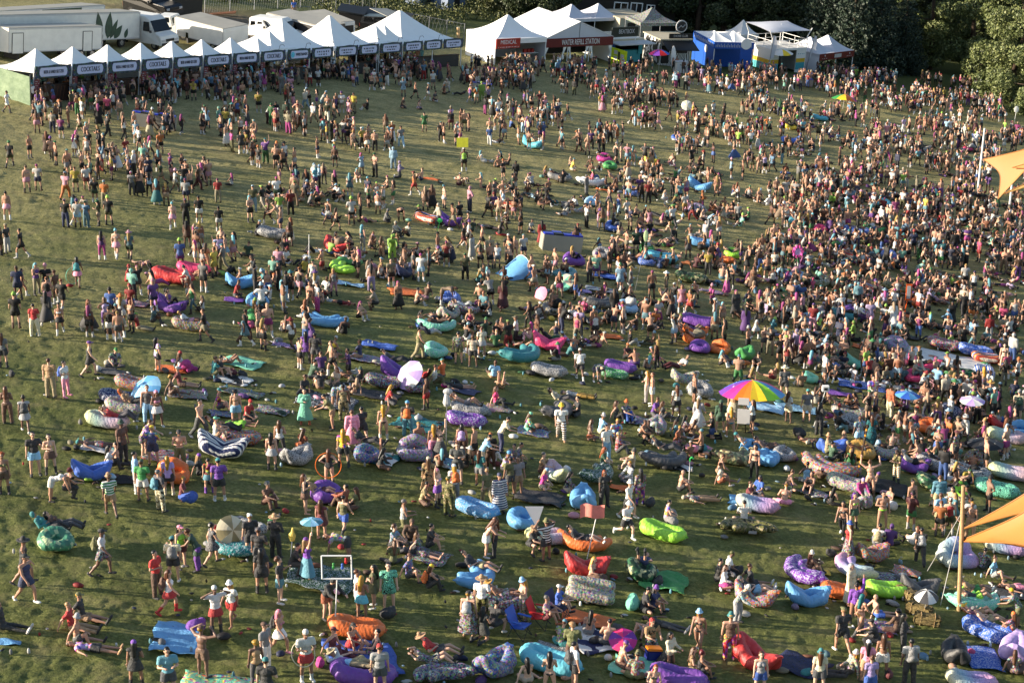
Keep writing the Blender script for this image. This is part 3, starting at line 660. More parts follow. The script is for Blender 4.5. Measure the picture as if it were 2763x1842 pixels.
# ------------------------------------------------------------------ loungers, blankets: x y are places in a 3.36x enlargement whose corner is (ox, oy) in the photograph
ORG = dict(A=(0, 1382), B=(690, 1382), C=(1380, 1382), D=(2063, 1382), E=(0, 920), F=(690, 920), G=(1380, 920), H=(2063, 920), I=(0, 460), J=(690, 460), K=(1380, 460), L=(2063, 460), M=(0, 0), N=(690, 0), O=(1380, 0), Q=(2063, 0))
def px(c, x, y): ox, oy = ORG[c]; return ox + x / 3.36, oy + y / 3.36
# crop x y shape colour pattern turn size patch | what sets it apart
LG = '''A 500 330 ring mt leaf 20 1.0 - |green leaf print lounger under a couple in dark clothes, far from others
A 2080 370 curve tl marble 160 .95 - |turquoise lounger with a person lying in it beside the beige parasol
A 2230 190 long lg zebra 150 .9 - |grey dappled lounger behind the beige parasol
B 900 1110 long or plain 0 1.05 - |orange lounger below the white frame totem with someone lying inside
B 960 1530 long pu plain 10 1.15 - |purple lounger at the bottom edge beside the rumpled blue tarp
B 1660 1520 curve nv floral 30 1.0 - |dark multicoloured lounger under the sitter in a wide straw hat
B 2150 1460 vee bl floral 60 1.1 - |empty blue lounger with pale flower print, one end reared
B 2010 650 curve sb plain 250 1.05 - |sky blue bent lounger holding a person in black
B 2210 880 curve mr floral 200 1.0 - |red flower print lounger behind the man in a straw hat
C 90 130 ring sb plain 40 1.0 - |sky blue looped lounger behind the dotted pastel one and a grey pennant
C 310 270 long cr dots 20 .95 - |pastel dotted lounger behind the person in a black and gold jersey
C 640 330 curve or plain 170 1.0 - |orange lounger with a person reclining under the red flag
C 1360 230 long lm plain -25 1.05 - |lime green lounger with a person perched on its far rim
C 2110 190 curve ol camo 10 1.1 lg |camouflage ring shaped lounger with a sitter in a white top
C 665 560 vee rd plain 10 1.05 - |red lounger with both ends peaked, blonde sitter in front of it
C 705 800 block cr floral -5 1.0 - |big square multicoloured paint splash lounger, empty
C 1170 600 ring dgn leaf 80 1.05 - |leaf print lounger with two legs sticking up out of it
C 340 1420 long cy plain -22 1.15 - |aqua lounger lying empty in front of the striped picnic rug
C 1500 1560 long pu plain -10 1.05 - |purple lounger cut by the bottom edge beside a red haired person
C 2200 830 vee or floral -15 1.0 - |orange flower print lounger with a person in black lying across it
C 2210 1400 vee rd plain -50 1.15 - |red lounger standing slantwise above a long haired person
D 320 600 curve pu marble 110 1.1 lg |purple and blue bent lounger holding a person in a white bucket hat
D 370 830 vee sb plain 12 1.05 - |sky blue boat shaped lounger, empty, with dark lettering marks
D 700 770 long or plain 0 .95 - |orange lounger between the sky blue and the lime ones
D 1090 750 long lm plain 10 .95 - |lime lounger touching the orange one and a black one
D 780 560 curve lv dots 120 1.0 nv |pastel dotted lounger behind the white caped person
D 960 430 vee or floral 30 .95 - |orange and red floral lounger in front of a white T-shirt sitter
D 1390 740 vee dg plain 10 .95 - |black sagging lounger at the end of the straw bales
D 1740 480 chair lv dots 20 1.25 - |large pinkish dotted lounger with a tall back beside the wooden mast
D 2170 360 long lv dots -8 1.05 nv |pastel dotted lounger half covered by the yellow sail
D 1910 880 curve mt marble 200 1.05 - |mint marbled lounger shared by two people in caps beside the mast
D 2000 1130 long bl marble -40 1.05 - |dark blue marbled lounger below the mint one with shirtless sitters
D 1715 1350 vee bk plain 85 1.0 - |black lounger beside the blue patterned rug
D 2250 1330 vee lv plain 70 1.15 - |lavender lounger at the corner beside a person with long brown hair
D 1860 1590 long lv dots 5 1.0 - |dotted lounger cut by the bottom edge under a dark haired head
E 1210 430 long or floral -8 .95 cy |orange speckled lounger, uppermost of the row of four
E 1070 560 long nv marble -4 .95 - |navy galaxy lounger, second of the row of four
E 1130 640 long cr floral -4 .95 cy |speckled lounger with a person lying, third of the row of four
E 965 770 long cr dots -4 1.0 bl |yellow to blue dotted lounger with a blue label, lowest of the row of four
E 2010 1040 vee nv stripe 0 1.25 - |navy and white striped lounger holding a man in a white tank top
E 2170 920 long or floral 12 .95 - |yellow floral lounger behind the navy striped one
E 1560 1270 chair or plain 10 1.0 - |orange lounger behind a person in a lilac jersey
E 820 1240 vee bl plain 25 .95 - |blue lounger draped with dark cloth beside a crouching person
F 1630 140 ring mt marble 60 1.0 - |mint looped lounger standing on end
F 1300 340 vee pu plain -12 1.2 - |long bright purple lounger behind the white umbrella
F 1150 410 long mr floral -8 .95 - |dark red patterned lounger in front of the bright purple one
F 1450 460 ring mr floral 20 .95 - |red and green lounger under the white umbrella
F 1900 760 long pu marble 0 1.0 lg |purple and blue tie dye lounger beside the tall pole
F 1930 660 long lg zebra -6 .95 - |black and white lounger with a person lying, behind the purple tie dye one
F 360 1110 vee lg zebra 60 1.0 - |zebra print lounger with a dark haired sitter behind it
F 1010 1090 ring bl floral 40 .95 - |royal blue flower print lounger on a striped mat
F 1440 1070 chair lv floral 15 1.15 - |mauve speckled square lounger with a tall back
F 640 1450 ring pu plain 30 1.05 - |purple looped lounger behind three seated people
F 2000 1570 long sb marble -25 1.0 - |blue and white lounger behind the pair hugging
G 100 180 curve tl plain 230 1.25 - |long curved lounger going from turquoise to blue
G 330 70 vee hp plain -4 1.05 - |hot pink lounger inside the turquoise curved one
G 330 310 long lg zebra -8 1.0 - |black and white lounger below the hot pink one
G 980 270 long pu plain -8 .9 - |purple lounger behind a person bent over in galaxy print
G 920 330 long gr marble -12 .8 - |green and yellow lounger beside the bent over person
G 430 680 curve dg plain 240 1.0 - |black lounger behind the walker in a yellow hat
G 1300 840 vee lg floral 80 1.0 - |grey lounger with purple flower print, standing alone
G 1700 500 ring lg zebra 0 1.05 - |zebra print round lounger with two people behind it
G 1560 380 vee cr floral 20 .9 - |cream floral lounger behind the zebra round one
G 1700 100 ring pu plain 0 .9 - |dark purple lounger beside the orange upright one
G 1880 110 chair or plain -20 .85 - |orange upright lounger beside the dark purple one
G 1650 30 vee or plain 30 .8 - |orange lounger behind a seated group and purple lounger
G 2110 160 vee gr plain 60 .9 - |bright green lounger holding a sitter in white
G 1390 1130 curve dg plain 200 1.05 - |charcoal lounger with a sitter beside a striped mat
G 2060 1110 curve tn leaf 215 1.1 - |tan leaf print lounger beside two sky blue ones
G 2170 1030 chair sb plain 20 .8 - |sky blue lounger upright behind the tan leaf print one
G 2310 1110 long sb plain 80 .9 - |sky blue lounger end on, beside the tan leaf print one
G 400 1260 vee cr dots 110 .95 - |cream dotted lounger behind a person in a magenta top
G 790 1260 curve dgn marble 240 1.0 - |dark green lounger with red haired sitters
G 640 1510 vee sb plain 90 1.1 - |sky blue horseshoe lounger, empty, behind the red flag
G 2220 1530 long lv dots -8 1.0 - |pastel dotted lounger with a group sitting behind it
H 845 250 vee mt plain -5 .95 - |mint lounger with legs hanging over its rim
H 410 370 ring mt plain 60 .75 - |mint lounger behind a person in a white shirt
H 1430 270 vee hp plain -10 1.1 lg |long pink lounger along the edge of the white sheet
H 1350 370 ring hp plain -10 .95 - |hot pink lounger below the long pink one
H 1560 430 ring gd floral 15 1.1 - |large golden floral lounger behind standing friends
H 1750 340 long gr leaf -10 1.1 - |green leaf print lounger bordering the white sheet
H 1980 330 long bl stripe 80 1.1 - |blue and white striped lounger bordering the white sheet
H 2000 190 long or serape 0 .95 - |serape striped lounger at the corner of the white sheet
H 1900 130 long bl marble -10 1.1 - |blue patterned lounger on the far side of the white sheet
H 1620 70 long rd floral -12 1.1 - |red floral lounger on the far side of the white sheet
H 1180 90 ring lv floral 0 1.15 - |mauve floral lounger at the near corner of the white sheet
H 1150 210 long lg marble -5 1.0 - |pale blue patterned lounger behind two women walking
H 320 90 ring cr floral 10 .95 - |cream floral round lounger behind the aqua and white one
H 480 20 ring tn floral 0 .9 - |tan floral round lounger topmost of the cluster
H 640 120 ring cr floral 40 .9 - |cream floral lounger behind a man in a white shirt
H 680 310 ring dg camo 0 .95 - |dark camouflage lounger at the corner of the blue rug
H 760 690 long cr floral -6 1.0 - |cream floral lounger above the grey zebra one
H 780 800 ring lg zebra 0 1.0 - |grey zebra lounger beside a crouching group
H 1480 830 ring or plain -10 1.0 - |orange lounger behind a huddle of seated friends
H 1690 690 ring nv marble 80 1.0 - |navy lounger behind the white flat parasol
H 2130 790 vee rd plain 20 .85 - |red lounger behind the pastel dotted one at the edge
H 2180 910 long cr dots -8 1.1 nv |pastel dotted lounger in front of the red and the sky blue ones
H 2310 860 chair sb plain 0 .9 - |sky blue lounger by the edge beside the red one
H 600 1020 vee bl plain 30 .95 - |blue lounger with a peak behind the floral long one
H 860 1060 ring gd plain 0 1.1 - |golden yellow round lounger behind a decorated pole
H 1100 1060 curve cr floral 180 .9 - |pale floral lounger in front of a shirtless back
H 1330 1180 vee pu plain 5 .95 - |purple lounger holding a person in dark print
H 1560 1170 long lg zebra -20 1.15 - |long grey zebra lounger next to the purple one
H 560 1210 curve or floral 150 1.3 - |long orange floral lounger holding two men in dark tops
H 740 1340 long cr floral -25 1.05 - |cream floral lounger beside a black rug
H 880 1500 vee lg floral 80 .9 - |narrow floral lounger beside a person in magenta
H 1840 1240 long lg zebra -18 1.1 sb |black and white speckled lounger with a person lying and a blue towel
H 1480 1330 ring dgn leaf 90 1.0 - |dark green leaf print lounger, empty, alone
H 2090 1390 long mt zebra -20 1.1 - |teal patterned lounger holding a person in a green cap
H 2210 1240 long cr dots -10 1.1 nv |pink and yellow dotted lounger holding a red haired sitter
H 1920 1130 ring gd floral 0 1.0 - |floral lounger under the black umbrella
H 40 1090 long sb plain 80 .9 - |sky blue lounger beside grey patterned ones
H 170 1080 ring lg zebra 30 .9 - |grey patterned lounger beside the sky blue one
I 1560 1010 long rd plain -12 1.25 - |long red lounger in front of a pink one
I 1750 930 long hp plain 0 1.0 - |pink lounger behind the long red one
I 2170 1060 vee sb plain 30 1.0 - |sky blue lounger holding a person in orange
I 1540 1280 vee pu plain -20 1.05 - |purple lounger with a person in black lying across
I 1720 1440 long gd floral 0 1.0 - |golden floral lounger with friends lying in it
I 2330 1230 ring sb plain 20 .95 - |sky blue round lounger above a green one
I 2330 1370 ring gr plain 20 .95 - |green round lounger below the sky blue one
J 620 1410 curve sb plain 180 1.1 - |sky blue curved lounger in front of a group
J 730 740 vee rd plain -40 1.05 - |red lounger with a sitter in white
J 760 920 curve lm plain 120 1.0 - |lime curved lounger behind a standing person
J 1330 960 vee nv plain 60 1.0 - |navy lounger beside a person in pale blue
J 150 610 long lg zebra -10 1.1 - |grey patterned lounger with people lounging
J 1560 470 long or serape -25 1.0 - |serape striped lounger beside a purple one
J 1750 500 vee pu plain -30 1.0 - |purple lounger beside the serape striped one
J 2250 340 long or serape -10 1.1 - |serape striped lounger with a sitter, apart from others
J 1760 1200 ring bl marble 0 .9 - |blue lounger behind a bent over person
J 1880 1290 long mr floral -5 .95 - |dark maroon lounger with a person lying
J 1650 1450 curve mt marble 200 1.0 - |mint patterned lounger at the foot of a floral one
J 1740 1340 vee cr floral 60 .95 - |cream floral lounger above the mint patterned one
J 850 860 long gr plain 10 .8 - |green lounger behind seated people
K 920 550 ring bl plain 20 .95 - |blue round lounger standing alone with a hole
K 560 860 ring pu plain 20 1.1 - |deep purple lounger behind two standing women
K 1720 690 long sb plain -5 1.0 - |sky blue lounger in front of a seated circle
K 1890 830 curve or plain 120 1.0 - |orange curved lounger next to a lime round one
K 2000 790 ring lm plain 0 .9 - |lime round lounger behind the orange curved one
K 1350 830 long cy plain 0 1.15 - |aqua long lounger with a sitter in maroon
K 1220 860 ring bl marble 0 .9 - |blue patterned lounger beside the aqua one
K 1220 740 ring gr plain 0 .8 - |green lounger behind the aqua one
K 500 980 curve tl marble 240 1.0 - |teal patterned lounger beside a seated group
K 810 1240 curve dg plain 200 1.0 - |black lounger with a person in red
K 1040 1290 ring lb marble 30 1.0 - |white and blue patterned lounger
K 370 1310 ring gy camo 30 1.05 - |camouflage lounger beside a straw hatted sitter
K 1690 1410 long pu plain -12 1.1 lg |purple lounger with a pale label
K 1660 1510 vee or plain 20 .9 - |orange lounger with a peaked end below the purple one
K 1700 180 vee sb plain -25 1.15 - |sky blue lounger far up the field
K 1090 230 ring bl marble 0 .95 - |blue patterned round lounger
K 730 140 curve wh marble 200 1.1 - |white patterned lounger behind a person in grey
K 1680 390 ring lv floral 0 1.0 - |mauve floral lounger with friends leaning on it
K 730 320 ring lb marble 0 .9 - |pale blue marbled lounger
K 430 90 long gy plain -10 1.0 - |grey lounger behind standing legs
K 820 800 ring lg zebra 0 1.0 - |grey speckled lounger with white sneakers on it
K 1620 1010 long ol leaf 0 1.1 - |green leaf patterned lounger
L 210 370 long or serape -5 .95 - |serape striped lounger at the upper field
L 290 490 long cy plain -10 .9 - |aqua lounger behind a seated pair
L 840 590 long bl marble -5 1.15 - |long blue patterned lounger of the big circle
L 700 640 ring lg marble 0 .9 - |grey marbled lounger of the big circle
L 730 720 long or plain -8 .85 - |orange lounger of the big circle
L 700 780 ring bl plain 0 1.0 - |royal blue lounger of the big circle
L 820 820 long or serape -30 1.1 - |serape striped lounger of the big circle
L 980 850 ring bk plain 0 1.0 - |black lounger of the big circle
L 1120 800 ring bl marble 0 .9 - |indigo lounger of the big circle
L 980 580 vee gr plain -30 1.0 - |green lounger of the big circle
L 1250 610 ring or plain -20 .9 - |orange round lounger of the big circle
L 640 610 ring pk floral 30 .8 - |pale pink lounger of the big circle
L 1400 1240 ring or plain 10 .9 - |peach lounger beside an orange mat
L 1200 1110 long ol camo 0 1.1 - |dark camouflage lounger behind the orange sign
L 960 1110 long or serape -25 1.0 - |serape striped lounger behind a seated crowd
L 240 990 long lb marble -5 1.1 - |pale blue lounger under the pink sign
L 480 1050 curve ol marble 220 1.1 - |olive curved lounger among a seated crowd
L 820 1330 curve pu plain 120 1.05 - |purple curved lounger next to a teal one
L 720 1350 long tl plain -15 1.0 - |teal lounger next to the purple curved one
L 550 1330 ring cr floral 60 .9 - |cream floral lounger next to the teal one
L 400 1400 ring lb zebra 0 .95 - |blue grey patterned lounger
L 1080 330 ring cy plain 0 .9 - |aqua round lounger at the upper field
L 1290 280 ring nv plain 0 .9 - |navy round lounger at the upper field
L 500 560 ring hp plain 0 .8 - |hot pink round lounger
O 840 1470 ring mg plain 0 1.0 - |magenta lounger far up the field
O 890 1535 ring gr plain 0 .9 - |green lounger below the magenta one
O 190 1340 vee cy plain -25 1.1 - |turquoise lounger far up the field
O 1080 1450 ring tl plain 0 .8 - |dark teal lounger far up the field
O 1580 1300 long lb plain -8 .9 - |pale blue lounger far up the field
O 1490 1270 ring bl plain 0 .7 - |blue lounger far up the field
O 1260 1480 vee yl plain 10 .8 - |yellow lounger far up the field
Q 230 1175 vee yl plain 10 .8 - |yellow lounger near the food stalls
Q 500 1090 long cy plain -8 .9 - |aqua lounger near the rainbow parasol
Q 240 1310 long bl plain -5 1.1 - |blue long lounger behind a dense crowd
Q 1400 1390 vee cr floral -12 1.2 - |cream floral lounger on the far field
Q 1840 1370 ring hp plain 0 .8 - |hot pink lounger on the far field
Q 1150 1180 ring bl plain 0 .8 - |blue lounger beside the orange paddle sign
Q 2020 1390 long tn floral 0 1.1 - |tan floral lounger near the yellow sail'''
for row in LG.split('\n'):
    a, lb = row.split('|'); c, x, y, kind, col, pat, rot, s, pt = a.split()
    X, Y = px(c, float(x), float(y)); lounger(X, Y, kind, col, pat, float(rot), lb.strip(), float(s), None if pt == '-' else pt)
BL = '''A 1600 1150 1.45 2.2 4 sb plain .05|sky blue tarp lying flat beside the shirtless man
A 70 1200 .7 .4 10 sb plain .05|small crumpled blue towel near the left edge
A 2020 1560 2.4 1.0 5 mt tiedye .05|green, aqua and yellow tie dye cloth at the bottom edge
B 960 1330 2.2 2.4 15 bl plain .07|rumpled blue tarp under the seated friends
B 600 600 2.3 2.2 -8 dgn marble .05|dark green patterned blanket in front of the standing men
B 1560 410 1.5 1.3 -20 br floral .04|brown rug under a lounging group
C 1380 640 1.7 1.8 -12 gr plain .08|bright green tarp beside the leaf print lounger
C 690 980 1.7 1.1 -14 or plain .04|orange mat behind two shirtless sitters
C 700 1170 1.5 1.9 25 nv stripe .04|navy striped picnic rug in the middle of a group
C 400 1270 1.3 1.0 -10 lg zebra .04|black and white patterned rug beside the striped one
C 1130 1420 1.6 1.5 -15 mt plain .06|mint crinkled sheet with a cooler on it
D 1980 1330 1.2 1.9 -4 bl marble .03|royal blue rug with pale splashes beside the black lounger
D 340 1400 1.7 1.6 -25 nv zebra .05|navy starry blanket behind a person in white
D 1280 550 1.1 .9 -20 or floral .07|heap of copper coloured fabric on a rug
D 1170 630 1.6 1.3 -20 dg floral .05|dark cluttered blanket beside the black lounger
D 2200 740 1.7 1.0 -6 bk plain .06|black crumpled tarp beside the mint marbled lounger
D 1040 1050 1.3 1.1 -10 pu floral .05|purple speckled blanket behind a brown jacket sitter
D 430 530 1.3 .5 -4 yl plain .02|yellow mat beneath the purple and blue lounger
E 1560 265 1.3 1.1 8 or plain .03|orange mat under a person in a magenta skirt
E 2095 355 1.9 1.3 -20 bk stripe .03|black and white striped blanket
E 2200 205 1.8 1.5 -16 mt plain .03|sage green sheet beyond the striped blanket
E 1700 490 1.7 1.2 12 tn floral .03|tan floral blanket under two sunbathers
E 1510 1060 1.6 1.3 -5 rd floral .04|red and white patterned rug
E 900 990 1.5 .8 -10 lg marble .05|grey rumpled blanket under a lying person
E 1030 290 1.4 .8 -6 dg plain .04|dark blanket under a person in a bright kimono
E 1170 1270 1.0 .8 10 bk zebra .04|black and white rug beside the man in green stripes
E 2000 670 .9 .8 10 bl floral .04|blue rug under a seated person in red
E 2210 480 1.7 .9 -10 ol floral .05|olive patterned rug behind seated friends
F 150 640 1.4 1.0 -8 dg floral .05|dark rug among friends in orange and black
F 640 560 2.6 2.0 -6 bk marble .06|black rug under a large group in black
F 1100 500 2.0 1.2 -8 dg zebra .05|black and white rug behind the dark group
F 1470 760 1.9 1.9 -18 tl zebra .04|teal and white skull coloured blanket
F 1890 460 1.3 .9 -20 nv plain .03|navy mat under a person lying in black
F 2200 620 1.3 .9 -14 tn floral .03|tan mat beside a person in pink
F 1160 1080 1.1 1.5 -12 tl stripe .03|teal striped mat under the royal blue lounger
F 1690 1110 1.3 1.2 -8 lb zebra .04|pale blue patterned rug under standing friends
F 1010 170 1.7 1.1 -10 lv floral .04|lilac rug with sandals on it
F 1120 50 1.7 1.0 -12 bl plain .04|blue rug beyond the lilac one
F 270 50 1.3 .7 -10 lv zebra .04|pale patterned rug near seated friends
F 1930 100 1.2 .9 -8 wh zebra .03|white zebra striped rug behind standing legs
G 200 840 1.4 1.0 -10 bl floral .05|blue rug under a person in a green hood
G 1190 740 1.2 1.1 -10 pu floral .05|purple rug above the grey floral lounger
G 1530 1140 1.0 1.3 -8 bk stripe .03|black and white striped mat beside the charcoal lounger
G 260 1430 1.9 1.5 -10 dg zebra .06|dark zebra rug with clothes on it
G 2080 1460 1.0 1.1 -12 sb plain .03|sky blue sheet under people in maroon
G 1010 1340 1.0 .6 -4 or plain .03|orange mat under a sitter in grey
G 1700 990 1.2 .9 -8 pk tiedye .06|pink tie dye towel beside seated friends
G 2300 610 1.8 1.3 -6 lb marble .04|pale blue patterned blanket by the rainbow parasol
H 880 410 2.4 1.4 -4 bl marble .03|royal blue rug with swirls
H 1650 190 4.6 3.6 -16 wh plain .04|very large white sheet spread between loungers
H 300 620 2.2 1.1 -5 lb zebra .04|blue and white patterned blanket beside people standing
H 900 60 1.3 .8 -10 or plain .03|orange mat near a person in cream
H 1400 430 1.4 .9 -6 rd floral .05|red patterned rug below the hot pink lounger
H 1060 1330 2.2 1.9 -14 bk zebra .05|black crumpled rug beside the dancing woman
H 650 480 1.5 .8 -6 pu plain .05|purple blanket under a seated pair
H 1780 1440 .9 .6 -4 or plain .03|orange mat beside a person in lime
H 450 1390 1.3 .8 -20 dg floral .06|dark towel behind three seated people
H 1400 700 1.7 .9 -8 nv floral .06|navy cluttered rug near the orange lounger
I 2120 1180 1.0 .8 10 pu plain .03|purple mat under a person in red
I 1180 1210 1.8 .9 -4 pk floral .04|pink patterned rug behind two standing men
J 1370 1110 1.9 1.5 12 or plain .03|orange mat behind a woman in black
J 850 1040 1.6 .7 -6 lb marble .06|pale blue patterned rug
J 390 1040 2.0 .9 -4 dg floral .04|dark rug with bags on it
J 1560 80 1.6 .7 -4 or plain .03|small orange mat up the field
K 880 970 1.9 1.1 -8 bl plain .05|blue tarp under a seated group
K 820 1090 1.9 .9 -4 lb floral .04|pale blue floral rug below the blue tarp
K 640 1100 1.0 .8 12 lv plain .03|lilac mat beside the spread parasol
K 900 1510 1.2 .9 5 or plain .03|orange mat beside a sitter in a white hat
K 850 185 1.3 .6 -10 or plain .03|narrow orange mat far up the field
K 1830 1110 1.6 .8 -8 pu floral .05|purple floral rug beside a woman in pink
K 1700 990 1.6 .5 -8 pu plain .04|plum rug up the field
K 2090 920 1.5 .6 -20 yl leaf .04|yellow and green towel
L 680 530 1.5 .5 -5 or plain .03|orange mat at the upper field
L 1340 1330 1.7 .9 -14 or plain .03|orange mat below the orange sign
L 1540 1410 2.0 1.1 -14 bk plain .05|black tarp beside a person in black
L 600 1160 2.6 .8 -16 lg plain .04|grey sheet in front of a seated crowd
L 200 1510 1.6 .7 -4 nv plain .04|navy blanket in the dense crowd
L 1250 1510 1.9 .9 -4 dg zebra .04|charcoal blanket under bottles
L 170 1090 1.5 .7 -6 gr marble .04|green patterned towel under a sunbather'''
for row in BL.split('\n'):
    a, lb = row.split('|'); c, x, y, L_, w, rot, col, pat, wr = a.split()
    X, Y = px(c, float(x), float(y)); blanket(X, Y, float(L_), float(w), float(rot), col, pat, lb.strip(), float(wr))
